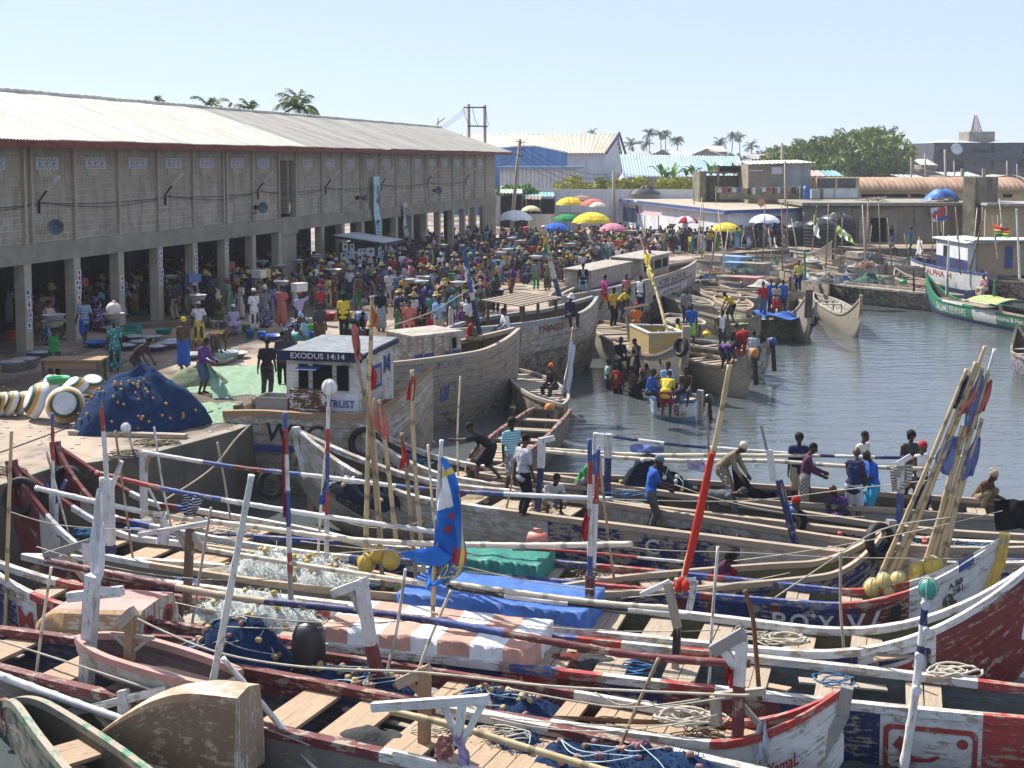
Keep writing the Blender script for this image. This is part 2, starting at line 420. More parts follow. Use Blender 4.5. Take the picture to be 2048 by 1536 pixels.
so=bpy.data.objects.new('sun',sun);COL.objects.link(so);so.location=(-60,60,80)
so.rotation_euler=V((SD.x*math.cos(EL),SD.y*math.cos(EL),-math.sin(EL))).to_track_quat('-Z','Y').to_euler()
w=bpy.data.worlds.new('World');scene.world=w;w.use_nodes=True
wn=w.node_tree;bg=wn.nodes['Background'];sky=wn.nodes.new('ShaderNodeTexSky');sky.sky_type='NISHITA';sky.sun_disc=False
sky.sun_elevation=EL;sky.sun_rotation=math.atan2(-SD.x,-SD.y);sky.air_density=.65;sky.dust_density=.6;sky.ozone_density=3.4;sky.altitude=5
mx=wn.nodes.new('ShaderNodeMix');mx.data_type='RGBA';mx.inputs[0].default_value=.8;mx.inputs[7].default_value=(2.45,2.85,3.75,1)
wn.links.new(sky.outputs[0],mx.inputs[6]);wn.links.new(mx.outputs[2],bg.inputs[0]);bg.inputs[1].default_value=.12525
scene.view_settings.view_transform='Standard';scene.view_settings.look='None';scene.view_settings.gamma=1;scene.view_settings.exposure=1.05
scene.render.engine='CYCLES';scene.cycles.use_denoising=True
scene.cycles.max_bounces=6;scene.cycles.diffuse_bounces=3;scene.cycles.glossy_bounces=3;scene.cycles.transparent_max_bounces=8;scene.cycles.volume_bounces=0
scene.cycles.caustics_reflective=False;scene.cycles.caustics_refractive=False
edge=[P(-420,1100),P(0,972),P(110,936),P(290,912),P(472,862),P(600,812),P(800,737),P(1035,648),P(1150,606),P(1230,566),P(1330,528),P(1440,508),P(1560,500),P(1750,497),P(2048,497),P(2500,499)]
mb=MB()
poly=[V((-300,edge[0].y-30,0))]+edge+[V((600,edge[-1].y,0)),V((2400,700,0)),V((2400,3000,0)),V((-2400,3000,0)),V((-2400,600,0)),V((-300,200,0))]
mb.poly(poly)
tag(mb.build('quay_ground',ground()),kind='structure')
mb=MB();L=0
for a,b in zip(poly[:len(edge)+1],poly[1:len(edge)+2]):
 l=(b-a).length
 a0,b0=V((a.x,a.y,-5)),V((b.x,b.y,-5));a1,b1=V((a.x,a.y,-.002)),V((b.x,b.y,-.002))
 mb.quad(a0,b0,b1,a1,0,[(L,0),(L+l,0),(L+l,5),(L,5)]);L+=l
tag(mb.build('quay_wall',concrete('quaywall')),kind='structure')
mb=MB();k=0
for a,b in zip(edge[:7],edge[1:8]):
 n=(b-a).cross(V((0,0,1))).normalized()
 mb.board(a+n*-.16+V((0,0,.0)),b+n*-.16+V((0,0,.0)),.30,.045)
tag(mb.build('quay_kerb',concrete('stain')),kind='structure')
mb=MB();mb.poly([V((-300,-40,WATER)),V((600,-40,WATER)),V((600,300,WATER)),V((-300,300,WATER))])
tag(mb.build('harbour_water',water()),kind='structure')
mb=MB();mb.poly([V((-290,205,.006)),V((400,172,.006)),V((2380,720,.006)),V((2380,2990,.006)),V((-2380,2990,.006)),V((-2380,610,.006))])
tag(mb.build('far_terrain',soil()),kind='structure')
mb=MB();mb.board(P(0,905,.005),P(137,855,.005),.07,.012);mb.board(P(345,850,.02),P(455,812,.02),.05,.03)
tag(mb.build('ground_joint',dark_m()),kind='structure')
B=3.226
WO=P(55,702,0);WE=V((.2488,1,0)).normalized();WL=V((-WE.y,WE.x,0));WROT=math.atan2(WE.y,WE.x)
def wl(x,y,z):return WO+WE*x+WL*y+V((0,0,z))
hall=thing('market_hall','long two storey grey block market hall with open arcade and corrugated roof','market hall',WO,None,WROT)
HB,HT,HE=3.22,3.93,7.72
X0,X1=-7*B,21.1*B
mb=MB()
def wallbox(mb,xa,xb,za,zb,y0=0,th=.25,m=0):
 mb.board((xa,y0+th/2,(za+zb)/2),(xb,y0+th/2,(za+zb)/2),th,zb-za,m)
wallbox(mb,X0,6.98*B,HT,7.7);wallbox(mb,7.62*B,X1-.0,HT,7.7)
wallbox(mb,6.98*B,7.62*B,7.02,7.7)
mb.board((7.5*B+.2,.25,5.6),(7.5*B+.2,1.3,5.6),.25,3.0)
mb.build('upper_wall',blockwall(),hall)
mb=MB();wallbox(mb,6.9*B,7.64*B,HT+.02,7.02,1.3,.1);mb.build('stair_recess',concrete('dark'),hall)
mb=MB();wallbox(mb,X0,7.0*B,HB,HT,-.14,.42);wallbox(mb,7.0*B+.003,7.66*B,HB-.2,HT+.03,-.17,.5);wallbox(mb,7.66*B+.003,X1,HB,HT,-.14,.42)
mb.build('ledge_beam',concrete('plain'),hall)
pil=[-6,-5,-4,-3,-2,-1,0,.13,1,2,3,4,4.94,5.05,5.95,6.95,7.64,8.8,9.8,10.78,10.9,11.87,12.86,13.9,14.9,15.87,15.97,17,18,19,20]
for n in pil:
 mb=MB();mb.board((n*B,-.03,HT+.004),(n*B,-.03,7.66),.19,.12,up=V((1,0,0)));mb.v=[(x,y,z)for x,y,z in mb.v]
 mb.build('pilaster',concrete('pilaster'),hall)
cols=[-5,-4,-3,-2,-1,0,1,2,3,4,5,5.95,6.95,8.8,9.8,10.85,11.87,12.86,13.9,14.9,15.9,17,18,19,20]
for n in cols:
 mb=MB();mb.board((n*B,.1,0),(n*B,.1,HB-.003),.44,.42,up=V((0,1,0)));mb.build('column',concrete('pilaster'),hall)
mb=MB();wallbox(mb,7.02*B,7.62*B,0,HB-.21,-.1,.3);mb.build('stair_wall',concrete('plain'),hall)
for n in range(-4,21,2):
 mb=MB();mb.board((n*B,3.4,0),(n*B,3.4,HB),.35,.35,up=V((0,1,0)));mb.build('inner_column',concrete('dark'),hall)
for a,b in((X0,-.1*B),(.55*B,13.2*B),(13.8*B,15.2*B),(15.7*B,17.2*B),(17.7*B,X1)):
 mb=MB();wallbox(mb,a,b,0,HB,6.6,.2);mb.build('back_wall',concrete('dark'),hall)  # nearly closed and coloured darker than the outer concrete to paint in arcade shade
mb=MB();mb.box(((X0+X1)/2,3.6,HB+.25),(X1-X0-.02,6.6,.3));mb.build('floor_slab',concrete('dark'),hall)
mb=MB();wallbox(mb,X0,X1,HT,7.6,10.4,.25);mb.board((X1-.13,.26,5.6),(X1-.13,2.2,5.6),.25,3.3);mb.board((X1-.13,4.2,5.6),(X1-.13,10.3,5.6),.25,3.3)
mb.poly([V((X1-.1,-.2,7.6)),V((X1-.1,10.6,7.6)),V((X1-.1,5.6,9.7))]);mb.build('gable_wall',blockwall(),hall)
mb=MB();wallbox(mb,X1-1.35*B,X1,0,HB-.01,-.05,.28);mb.build('end_panel',concrete('plain'),hall)
RX0,RX1,RS=X0-.5,21.85*B,7.55*B
EY,EZ,RY,RZ=-.98,7.74,5.7,9.98
def roofpart(xa,xb,mat,t0,t1,lift):
 mb=MB();nx=int((xb-xa)/.055)
 def fn(u,v):
  x=xa+(xb-xa)*u;t=t0+(t1-t0)*v
  sh=math.floor(x/.92);j=(math.sin(sh*12.9+t0*40)*.5)
  tt=t+(j*.012 if v==0 else 0)
  return V((x,EY+(RY-EY)*tt,EZ+(RZ-EZ)*tt+lift+.024*math.sin(x*2*math.pi/.19)+.012*math.sin(sh*7.7)))
 mb.grid(nx,2,fn,us=xb-xa,vs=(t1-t0)*7);mb.build('roof',mat,hall)
rw,rg=sheet('white'),sheet('grey')
roofpart(RX0,RS,rw,0,.56,.03);roofpart(RX0,RS,rw,.53,1,0.0)
roofpart(RS,RX1,rg,0,.56,.03);roofpart(RS,RX1,rg,.53,1,0.0)
mb=MB();mb.quad((RX0,12.2,7.72),(RX1,12.2,7.72),(RX1,RY,RZ),(RX0,RY,RZ));mb.build('rear_roof',rg,hall)
mb=MB();k=int((RX1-RX0)/.3)
mb.tube([V((RX0+(RX1-RX0)*i/k,RY,RZ+.02+.012*math.sin(i*.37)))for i in range(k+1)],[(.15 if i%2 else .11)for i in range(k+1)],8);mb.build('ridge_cap',sheet('white'),hall)
mb=MB()
for i in range(30):
 xa=RX0+(RX1-RX0)*i/30;xb=RX0+(RX1-RX0)*(i+1)/30;d=.012*math.sin(i*2.3)
 mb.board((xa,EY+.03,EZ-.125+d),(xb-.004,EY+.03,EZ-.125+d*.3),.035,.235)
mb.board((RX1-.03,EY,EZ-.11),(RX1-.03,RY,RZ-.11),.03,.2)
mb.build('fascia',flat('fascia_red',(.20,.055,.045),.7,.2,.45),hall)
mb=MB();mb.quad((RX0,EY+.04,EZ-.16),(RX0,.0,EZ-.1),(RX1,0.0,EZ-.1),(RX1,EY+.04,EZ-.16));mb.build('soffit',wood('dark'),hall)
def vent_mesh():
 mb=MB();mb.board((-.68,-.003,6.9),(.68,-.003,6.9),.006,.42,1)
 for z in(6.69,7.11):mb.board((-.69,-.02,z),(.69,-.02,z),.04,.035)
 for i in range(4):mb.board((-.68+i*.4533,-.022,6.7),(-.68+i*.4533,-.022,7.1),.035,.04,up=V((0,1,0)))
 for i in range(3):
  c=-.4533+i*.4533
  for r in(.2,.1):
   pts=[V((c+r,-.02,6.9)),V((c,-.02,6.9+r)),V((c-r,-.02,6.9)),V((c,-.02,6.9-r))]
   for k in range(4):mb.board(pts[k],pts[(k+1)%4],.03,.035)
  for sx in(-1,1):
   for sz in(-1,1):mb.board((c+sx*.21,-.02,6.9+sz*.19),(c+sx*.11,-.02,6.9+sz*.1),.03,.028)
 return mb
vents=[-5.5,-4.5,-3.5,-2.5,-1.5,-.55,.47,1.5,2.5,3.47,4.45,5.45,6.4,8.2,9.25,10.25,11.35,12.3,13.35,14.35,15.4,16.4,17.45,18.5,19.5]
proto=None
for n in vents:
 if proto is None:
  proto=vent_mesh().build('vent_window',[concrete('white'),dark_m()],hall);o=proto
  s=MB();s.board((-.55,-.012,6.52),(.6,-.012,6.52),.03,.26);sill=s.build('sill',concrete('pilaster'),proto)
  proto.location=(n*B,0,0)
 else:
  o=proto.copy();COL.objects.link(o);o.parent=hall;o.location=(n*B,0,0)
  c=sill.copy();COL.objects.link(c);c.parent=o
ordn=['first','second','third','fourth','fifth','sixth','seventh','eighth','ninth','tenth','eleventh','twelfth']
lam=None
for i,n in enumerate([.28,3.2,6.15,9.0,11.98,15.0,18.15]):
 lb=f'grey tube lamp on a bent wall arm, {ordn[i]} from the near end of the hall'
 if lam is None:
  lam=thing('wall_lamp',lb,'wall lamp',wl(n*B,0,0),'tube lamps along the hall wall',WROT)
  m=MB();m.tube([V((0,-.06,5.05)),V((0,-.06,5.5)),V((.05,-.25,5.78)),V((.08,-.4,5.95))],.04,6);m.build('arm',black_rubber(),lam)
  m=MB();m.board((.08,-.36,5.92),(.13,-.85,6.42),.17,.1);m.build('lamp_head',flat('lamp_grey',(.5,.49,.44)),lam)
 else:dup(lam,wl(n*B,0,0),WROT,lb)
spk=None
for i,(n,z,rz,lb)in enumerate([(.42,4.55,.95,'big grey horn loudspeaker facing out low on the near end of the hall wall'),(5.85,4.65,.55,'grey horn loudspeaker left of the tall stair doorway'),(10.3,4.75,-.1,'grey horn loudspeaker left of the long hanging banner, seen from the side'),(15.2,4.85,.75,'grey horn loudspeaker farthest along the hall wall')]):
 if spk is None:
  spk=thing('loudspeaker',lb,'loudspeaker',wl(n*B,0,z),'horn loudspeakers on the hall',WROT-rz)
  m=MB()
  M=Matrix.Rotation(math.pi/2,3,'X')
  def rot(mm):
   mm.v=[tuple(M@V(p))for p in mm.v];return mm
  m.lathe([(.05,.0),(.09,.16),(.12,.3),(.17,.45),(.27,.6),(.30,.62),(.28,.6),(.16,.45),(.06,.35),(0.0,.33)],20);rot(m);m.build('horn',flat('horn_grey',(.13,.16,.19),.5),spk)
  m=MB();m.lathe([(0.0,.33),(.035,.35),(.045,.42),(.0,.45)],10);rot(m);m.build('horn_centre',flat('horn_tip',(.4,.4,.38)),spk)
  m=MB();m.lathe([(0,-.1),(.11,-.09),(.12,.1),(.05,.15)],12);rot(m);m.tube([V((0,.1,-.05)),V((0,.05,-.3)),V((0,.38,-.3))],.02,5);m.build('driver',black_rubber(),spk)
  spk.location=wl(n*B,-.4,z)
 else:dup(spk,wl(n*B,-.4,z),WROT-rz,lb)
mb=MB();ns=[-3,.35,3.3,6.3,9.1,12.1,15.1,18.2]
for a,b in zip(ns,ns[1:]):
 for dz,sg in((0,.12),(.03,.3)):mb.tube(sag(V((a*B,-.09,5.42+dz)),V((b*B,-.09,5.42+dz)),sg,12),.012,4)
mb.build('cable',black_rubber(),hall)
def banner(x,z0,z1,wd,y,label,col,seed,words):
 o_=wl(x,y,z0)
 t=thing('hanging_banner',label,'banner',o_,'cloth banners on the hall',WROT)
 m=MB();m.grid(6,26,lambda u,v:V(((u-.5)*wd+.08*math.sin(v*5+seed)+(1-v)*.12,-.02-.05*math.sin(u*5+v*9+seed)-.04*(1-v)*math.sin(u*9),(z1-z0)*v)),us=wd,vs=z1-z0)
 m.build('cloth',flat('banner_cloth_%d'%seed,col,.8,.1,.3),t)
 m=MB();hh=z1-z0
 if words:
  for i,wv in enumerate(words):
   flat_text(m,wv,(-wd*.38+.08*math.sin((.06+.055*i)*5+seed),-.13,hh*(.05+.055*i)),(wd*.7,0,0),(0,0,hh*.03))
  m.ell((.02,-.12,hh*.62),(wd*.2,.03,hh*.06));m.ell((0.0,-.12,hh*.78),(wd*.1,.03,hh*.1));m.box((0,-.12,hh*.28),(wd*.62,.012,.2))
 if m.v:m.build('print',flat('banner_print_%d'%seed,(.05,.12,.20),.8,.1),t)
banner(11.42*B,2.0,6.0,.95,-.33,'tall pale blue printed banner hanging down over the ledge of the hall',(.42,.62,.68),1,['NOTICE','MARKET','LANDING','BEACH'])
banner(13.2*B,1.85,4.15,.75,-.3,'narrow grey printed banner hanging from the ledge beam between far columns',(.45,.50,.47),2,['VOTE'])
bill_spots=[(0,-.15,.9,3),(0,-.12,1.75,2),(1,-.12,1.6,3),(1,-.1,2.2,2),(2.0,-.12,1.7,2),(3,-.12,2.9,3),(3,-.12,1.7,3),(4,-.12,2.0,3),(5,-.12,2.7,3),(10.85,-.12,1.4,2)]
bt=0
for n,y,z,k in bill_spots:
 for j in range(k):
  mb=MB();x=n*B+RN.uniform(-.12,.12);zz=z+j*.38;wv,hv=.26,.34
  mb.board((x-wv/2,-.122-.003*j,zz),(x+wv/2,-.122-.003*j,zz),.004,hv)
  mb.ell((x,-.127-.003*j,zz+.05),(.07,.004,.09),8,4,1);mb.board((x-.1,-.127-.003*j,zz-.12),(x+.1,-.127-.003*j,zz-.12),.003,.04,1)
  mb.build('pasted_bill',[flat('bill_paper%d'%(bt%3),((.62,.64,.66),(.45,.55,.66),(.66,.62,.56))[bt%3],.9,.1),flat('bill_ink%d'%(bt%2),((.05,.05,.08),(.35,.05,.04))[bt%2],.9,.1)],hall);bt+=1
def gx(x,Y):return(x-PX)/F*(Y/(cp))
def gz(y,Y):return PYY(PX,y,Y).z
def block(mb,x0,x1,ya,yb,Y,dep,m=0,skew=0.0,zb=None):
 """box with its front face at distance Y between pixel columns, top at row ya, bottom at row yb (or zb)"""
 a,b=gx(x0,Y),gx(x1,Y);zt=gz(ya,Y);z0=gz(yb,Y)if zb is None else zb
 c=[V((a,Y,z0)),V((b,Y+skew,z0)),V((b,Y+skew+dep,z0)),V((a,Y+dep,z0))];c+=[V((p.x,p.y,zt))for p in c]
 n=mb.add(c)
 for f in((0,1,5,4),(1,2,6,5),(2,3,7,6),(3,0,4,7),(4,5,6,7)):
  mb.face([n+i for i in f],m)
def corr(mb,a,b,c,d,pitch=.3,amp=.05,m=0,seed=0):
 """corrugated sheet a-b along the eave, d-c along the ridge"""
 a,b,c,d=map(V,(a,b,c,d));n=max(8,int((b-a).length/pitch*4));nn=(b-a).cross(d-a).normalized()
 mb.grid(n,1,lambda u,v:a.lerp(b,u).lerp(d.lerp(c,u),v)+nn*amp*math.sin(u*n/4*2*math.pi),m,us=(b-a).length,vs=(d-a).length)
Y=190.0
t=thing('cold_store','large white shed with cream gabled roof and dark gable boards','warehouse',V((gx(1100,Y),Y,0)))
xg0,xg1,zr,ze=gx(1208,Y),gx(1252,Y+12),gz(267,Y+6),gz(306,Y)
xl=gx(880,Y)
mb=MB();corr(mb,(xl,Y-.6,ze),(xg0,Y-.6,ze),(gx(1238,Y+8),Y+11,zr),(gx(905,Y+8)-14,Y+11,zr),.45,.07);mb.build('roof',sheet('cream'),t)
mb=MB();corr(mb,(xg1+.3,Y+23,ze-.2),(xl,Y+23,ze-.2),(gx(890,Y+8)-14,Y+11.1,zr),(gx(1238,Y+8),Y+11.1,zr),.6,.05);mb.build('rear_roof',sheet('cream'),t)
mb=MB();n=mb.add([(xl,Y,0),(xg0,Y,0),(xg0,Y,ze),(xl,Y,ze)]);mb.face((n,n+1,n+2,n+3))
ap=V((gx(1236,Y+8),Y+11,zr-.15));br_=V((xg1,Y+22,ze-.2))
n=mb.add([(xg0,Y,0),(xg1,Y+22,0),br_,ap,(xg0,Y,ze)]);mb.face((n,n+1,n+2,n+3,n+4));mb.build('wall',concrete('white'),t)
mb=MB();a_=V((xg0,Y-.6,ze+.0));mb.board(a_+V((.15,-.2,0)),ap+V((.3,-.2,.25)),.2,.5);mb.board(ap+V((.3,-.2,.25)),br_+V((.8,.2,-.1)),.2,.6);mb.build('gable_board',paint('navy',.2),t)
mb=MB()
for k in range(4):
 p=ap.lerp(br_,.15+k*.22)+V((-.2,-.5,-.9));mb.box(p,(.5,.3,.35))
mb.build('gable_vent',dark_m(),t)
mb=MB();p=V((gx(1210,Y),Y-.05,0));mb.box((gx(1210,Y),Y-.04,2.6),(.06,.04,5.2));mb.box((gx(1212,Y)+.5,Y-.05,1.6),(2.6,.06,3.0));mb.build('door',dark_m(),t)
Y=172.0
t=thing('blue_shed','flat blue shed with curved roof edge beside the cream roof','shed',V((gx(1060,Y),Y,0)))
mb=MB();xs=[880,1000,1040,1070,1100,1134];zs=[306,296,292,292,298,305]
pts=[V((gx(x,Y),Y,gz(z,Y)))for x,z in zip(xs,zs)]
for p,q in zip(pts,pts[1:]):
 mb.quad((p.x,Y,0),(q.x,Y,0),q,p);mb.quad(p,q,q+V((0,12,0)),p+V((0,12,0)))
mb.quad((pts[-1].x,Y,0),(pts[-1].x,Y+12,0),pts[-1]+V((0,12,0)),pts[-1]);mb.build('wall',sheet('blue'),t)
mb=MB()
for p,q in zip(pts,pts[1:]):mb.board(p+V((0,-.1,0)),q+V((0,-.1,0)),.12,.16)
mb.build('roof_edge',concrete('white'),t)
Y=160.0
t=thing('white_shed','low white sheet metal shed with a small door in front of the blue shed','shed',V((gx(1090,Y),Y,0)))
mb=MB();block(mb,1000,1158,337,0,Y,9,zb=0);mb.build('wall',concrete('white'),t)
mb=MB();a,b=gx(995,Y),gx(1166,Y);mb.board((a,Y+4,gz(335,Y)),(b,Y+4,gz(335,Y)),9,.3);mb.build('roof',paint('lblue',.4),t)
mb=MB()
for x in range(1005,1156,8):mb.box((gx(x,Y),Y-.03,gz(358,Y)),(.05,.04,2.4))
mb.build('sheet_seam',concrete('plain'),t)
mb=MB();mb.box((gx(1100,Y),Y-.06,1.8),(.95,.08,3.4));mb.build('door',concrete('stain'),t)
mb=MB();mb.box((gx(1104.5,Y),Y-.07,1.6),(.4,.1,2.4));mb.build('door_gap',dark_m(),t)
Y=182.0
t=thing('blue_roofed_store','long low store with pale sky blue corrugated roof','store',V((gx(1370,Y),Y,0)))
mb=MB();corr(mb,(gx(1246,Y),Y,gz(353,Y)),(gx(1488,Y),Y,gz(353,Y)),(gx(1494,Y),Y+8,gz(312.5,Y+8)),(gx(1248,Y),Y+8,gz(308.5,Y+8)),.42,.06);mb.build('roof',sheet('skyblue'),t)
mb=MB();block(mb,1249,1485,352,0,Y+.6,14,zb=0);mb.build('wall',concrete('white'),t)
mb=MB();mb.board((gx(1489,Y),Y-.1,gz(352,Y)),(gx(1495.5,Y),Y+8,gz(312,Y+8)),.2,.4);mb.build('gable_board',paint('navy',.2),t)
Y=158.0
t=thing('marquee','white pointed marquee tent behind the yellow hedge','tent',V((gx(1246,Y),Y,0)))
mb=MB();zz=gz(338,Y);zb=gz(371,Y);mb.lathe([(.05,zz),(.15,zz-.5),(.5,zz-1.05),(1.0,zz-1.5),(1.7,zb),(1.75,zb-.5)],16,(gx(1246,Y),Y,0));mb.build('canopy',flat('tent_canvas',(.78,.78,.78)),t)
mb=MB()
for dx in(-1.5,1.5):
 for dy in(-.9,.9):mb.tube([(gx(1246,Y)+dx,Y+dy,0),(gx(1246,Y)+dx,Y+dy,zb)],.05,6)
mb.build('pole',metal_m(),t)
Y=140.0
t=thing('perimeter_wall','long whitewashed perimeter wall behind the umbrellas','wall',V((gx(1200,Y),Y,0)))
mb=MB();block(mb,985,1420,379,0,Y,.3,zb=0);mb.build('wall',concrete('white'),t)
mb=MB();block(mb,1255,1400,356,0,Y+6,.3,zb=0);mb.build('rear_wall',concrete('stain'),t)
def leaf_cloud(mb,clumps,n,size,m=0,flatn=.55,rn=RN):
 tot=sum(max(.05,r[0]*r[1]+r[0]*r[2])for c,r in clumps)
 for c,r in clumps:
  k=int(n*(r[0]*r[1]+r[0]*r[2])/tot);c=V(c)
  for _ in range(k):
   q=V((rn.gauss(0,1),rn.gauss(0,1),rn.gauss(0,1)));q.normalize();s=rn.uniform(.55,1.06)**.6
   p=c+V((q.x*r[0],q.y*r[1],q.z*r[2]))*s
   d=V((rn.gauss(0,1),rn.gauss(0,1),rn.gauss(0,flatn)+.15));d.normalize()
   u=d.orthogonal().normalized();w_=d.cross(u);a=rn.uniform(0,6.28);e1=u*math.cos(a)+w_*math.sin(a);e2=d.cross(e1)
   z=size*rn.uniform(.6,1.4)
   b=mb.add([p-e1*z,p+e2*z*.42,p+e1*z,p-e2*z*.42]);mb.face((b,b+1,b+2,b+3),m)
def shrub(name,label,cat,xys,Y,n,size,lf,group=None,rz=(1,.8,.8),z0=0.0):
 o_=V((gx(xys[0][0],Y),Y,0));t=thing(name,label,cat,o_,group)
 mb=MB();cl=[]
 for x,y,r in xys:cl.append(((gx(x,Y),Y+RN.uniform(-1,1)*r*.4,gz(y,Y)),(r*rz[0],r*rz[1],r*rz[2])))
 leaf_cloud(mb,cl,n,size);mb.build('foliage',leaf(lf),t)
 mb=MB()
 for x,y,r in xys[::2]:mb.tube([(gx(x,Y),Y,z0),(gx(x,Y)+.1,Y,gz(y,Y))],[.1,.03],5)
 mb.build('stem',wood('dark'),t)
shrub('hedge','yellow green clipped hedge along the whitewashed wall','hedge',[(1225+i*11,369+2*math.sin(i*2.1),.75+.25*math.sin(i*1.7))for i in range(17)if i!=7 and i!=8],143,2600,.22,'hedge')
shrub('bush','weedy green bush at the foot of the leaning power pole','bush',[(1010,385,.9),(1022,380,.8),(1035,384,1.0),(1050,381,.9),(1065,386,.7)],138,1100,.2,'banana')
shrub('bush','yellow green bush before the low white shed','bush',[(1118,373,.7),(1140,370,1.0),(1152,360,.7),(1170,374,.7),(1188,375,.6)],144,900,.2,'hedge')
shrub('bush','small dark green bush left of the marquee','bush',[(1200,366,.8),(1208,370,.7)],146,420,.2,'tree')
def palm_mesh(mbt,mbc,base,top,n=16,fl=3.0,rn=RN,droop=1.0,w=.5):
 base,top=V(base),V(top);mid=base.lerp(top,.5)+V((rn.uniform(-.4,.4),rn.uniform(-.4,.4),0))
 mbt.tube(smooth_path([base,mid,top],6),[lerp(.2,.11,i/12)for i in range(13)],7)
 for i in range(n):
  a=2*math.pi*i/n+rn.uniform(-.25,.25);el=rn.uniform(-.2,1.45);L=fl*rn.uniform(.8,1.1)
  h=V((math.cos(a),math.sin(a),0));pts=[]
  for k in range(8):
   s=k/7;ang=el-droop*1.5*s*s
   pts.append((pts[-1]+(h*math.cos(ang)+V((0,0,math.sin(ang))))*L/7)if pts else top)
  side=h.cross(V((0,0,1)))
  mbc.tube(pts,[.05,.045,.04,.03,.025,.02,.015,.01],3,caps=False)
  for k in range(1,8):
   for sub in(0,.33,.66):
    p=pts[k-1].lerp(pts[k],sub);ll=w*fl*.55*math.sin(math.pi*min(.97,(k+sub)/8.4))+.1;d=(pts[k]-pts[k-1]).normalized()
    for sg in(-1,1):
     tip=p+side*sg*ll*.75+d*ll*.55-V((0,0,ll*rn.uniform(.25,.75)))
     b=mbc.add([p-d*.07,p+d*.07,tip]);mbc.face((b,b+1,b+2))
def palm(label,x,yb,yt,Y,n=16,fl=3.0,group='coconut palms',lean=0.0,lf='palm',zbase=0.0):
 top=PYY(x,yt,Y);base=V((top.x-lean,Y,zbase));t=thing('coconut_palm',label,'palm tree',base,group)
 a,b=MB(),MB();palm_mesh(a,b,base,top,n,fl);a.build('trunk',wood('grey'),t);b.build('crown',leaf(lf),t)
palm('big coconut palm crown rising behind the middle of the grey roof',597,0,214,102,20,2.35)
palm('coconut palm tips behind the white part of the roof, left of the slanting pole',418,0,217,98,14,1.7)
palm('small palm tips over the white roof, farthest to the left',312,0,208,96,10,1.2)
palm('low palm tips over the roof right of the slanting pole',500,0,225,100,11,1.6)
mb=MB();a=PYY(447,232,99);b=PYY(463,205,99);mb.tube([V((a.x-3.2,99,0)),a,b],.12,8);simple('slanting_pole',mb,wood('brown'),'slanting brown pole sticking up behind the white roof','pole',V((a.x-3.2,99,0)))
mb=MB();a=PYY(90,201,66);b=PYY(98,193,66);c=PYY(120,195,66);mb.tube([V((a.x,66,7)),a,b,c,V((c.x,66.2,7))],.025,5);simple('roof_rail',mb,metal_m(),'thin bent metal rod above the white roof ridge','rod',V((a.x,66,7)))
Y=330.0
for lb,x,yt,fl,n,yd in[('far hazy coconut palm just right of the cream roof gable',1264,288,4.4,15,0),('tallest far hazy palm of the left cluster',1299,268,3.9,22,10),('shaggy lower palm under the tallest of the left cluster',1293,288,3.4,14,14),('left one of two far palms with thin stems standing close together',1321,270,3.2,16,5),('right one of two far palms with thin stems standing close together',1331,268,3.3,16,18),('far palm standing alone right of the close pair',1354,279,3.4,18,0),('round far palm above the shanty roofs',1440,287,3.7,18,0),('tall windblown far palm leaning left',1466,270,3.2,16,12),('windblown far palm right behind the leaning one',1479,273,2.9,13,22),('low far palm at the left edge of the bamboo thicket',1502,291,3.6,14,0),('thin far palm beyond the left side of the thicket',1593,283,2.9,14,40),('low hazy palm behind the shed with the small door roofline',1185,263,3.0,9,60)]:
 palm(lb,x,0,yt+2,Y+yd,n,fl*.74,'far palms on the skyline',RN.uniform(-.8,.8),'far')
mb=MB();rr=random.Random(5);cl=[]
for i in range(90):
 x=rr.uniform(1240,2110);Yq=rr.uniform(380,520);top=rr.choice([300,303,306,309,296])if x>1500 else rr.uniform(304,312)
 r=rr.uniform(3,6);z=gz(top,Yq);cl.append(((gx(x,Yq),Yq,max(2,z-r)),(r*1.5,r,r)))
 cl.append(((gx(x,Yq),Yq,max(1.2,z-2.2*r)),(r*1.9,r,r)))
leaf_cloud(mb,cl,16000,1.1);tag(mb.build('far_treeline',leaf('far')),kind='stuff')
Y=225.0
t=thing('bamboo_thicket','big rounded green bamboo thicket behind the sheds','tree',V((gx(1670,Y),Y,0)))
mb=MB();cl=[];rr=random.Random(8)
def crown_top(x):return interp([1525,1560,1600,1640,1665,1690,1715,1740,1765,1790,1805],[322,312,303,296,283,276,282,272,275,290,330],x)
for i in range(110):
 x=rr.uniform(1528,1802);top=crown_top(x);y=rr.uniform(top+3,362);r=rr.uniform(1.3,2.9);Yq=Y+rr.uniform(-5,7)
 cl.append(((gx(x,Yq),Yq,gz(y,Yq)),(r,r,r*.85)))
leaf_cloud(mb,cl,30000,.42,rn=rr)
for i in range(60):
 x=rr.uniform(1535,1798);top=crown_top(x);p=V((gx(x,Y),Y+rr.uniform(-3,3),gz(top+6,Y)));tip=p+V((rr.uniform(-1.6,1.6),0,rr.uniform(.8,2.2)))
 mb.tube([p,p.lerp(tip,.6)+V((0,0,.3)),tip],[.03,.02,.01],3);leaf_cloud(mb,[(tip,(.7,.7,.5)),(p.lerp(tip,.6),(.6,.6,.5))],50,.3,rn=rr)
mb.build('crown',leaf('tree'),t)
mb=MB()
for i in range(26):
 x=rr.uniform(1560,1795);mb.tube([(gx(x,Y),Y,0),(gx(x+rr.uniform(-12,12),Y),Y,gz(crown_top(x)+22,Y))],[.14,.04],5)
mb.build('trunk',wood('dark'),t)
Y=150.0
ban_pos=[(1322,352,318),(1345,356,322),(1370,352,330),(1385,352,322),(1402,354,330),(1420,352,318),(1445,352,326),(1466,350,322),(1330,357,335)]
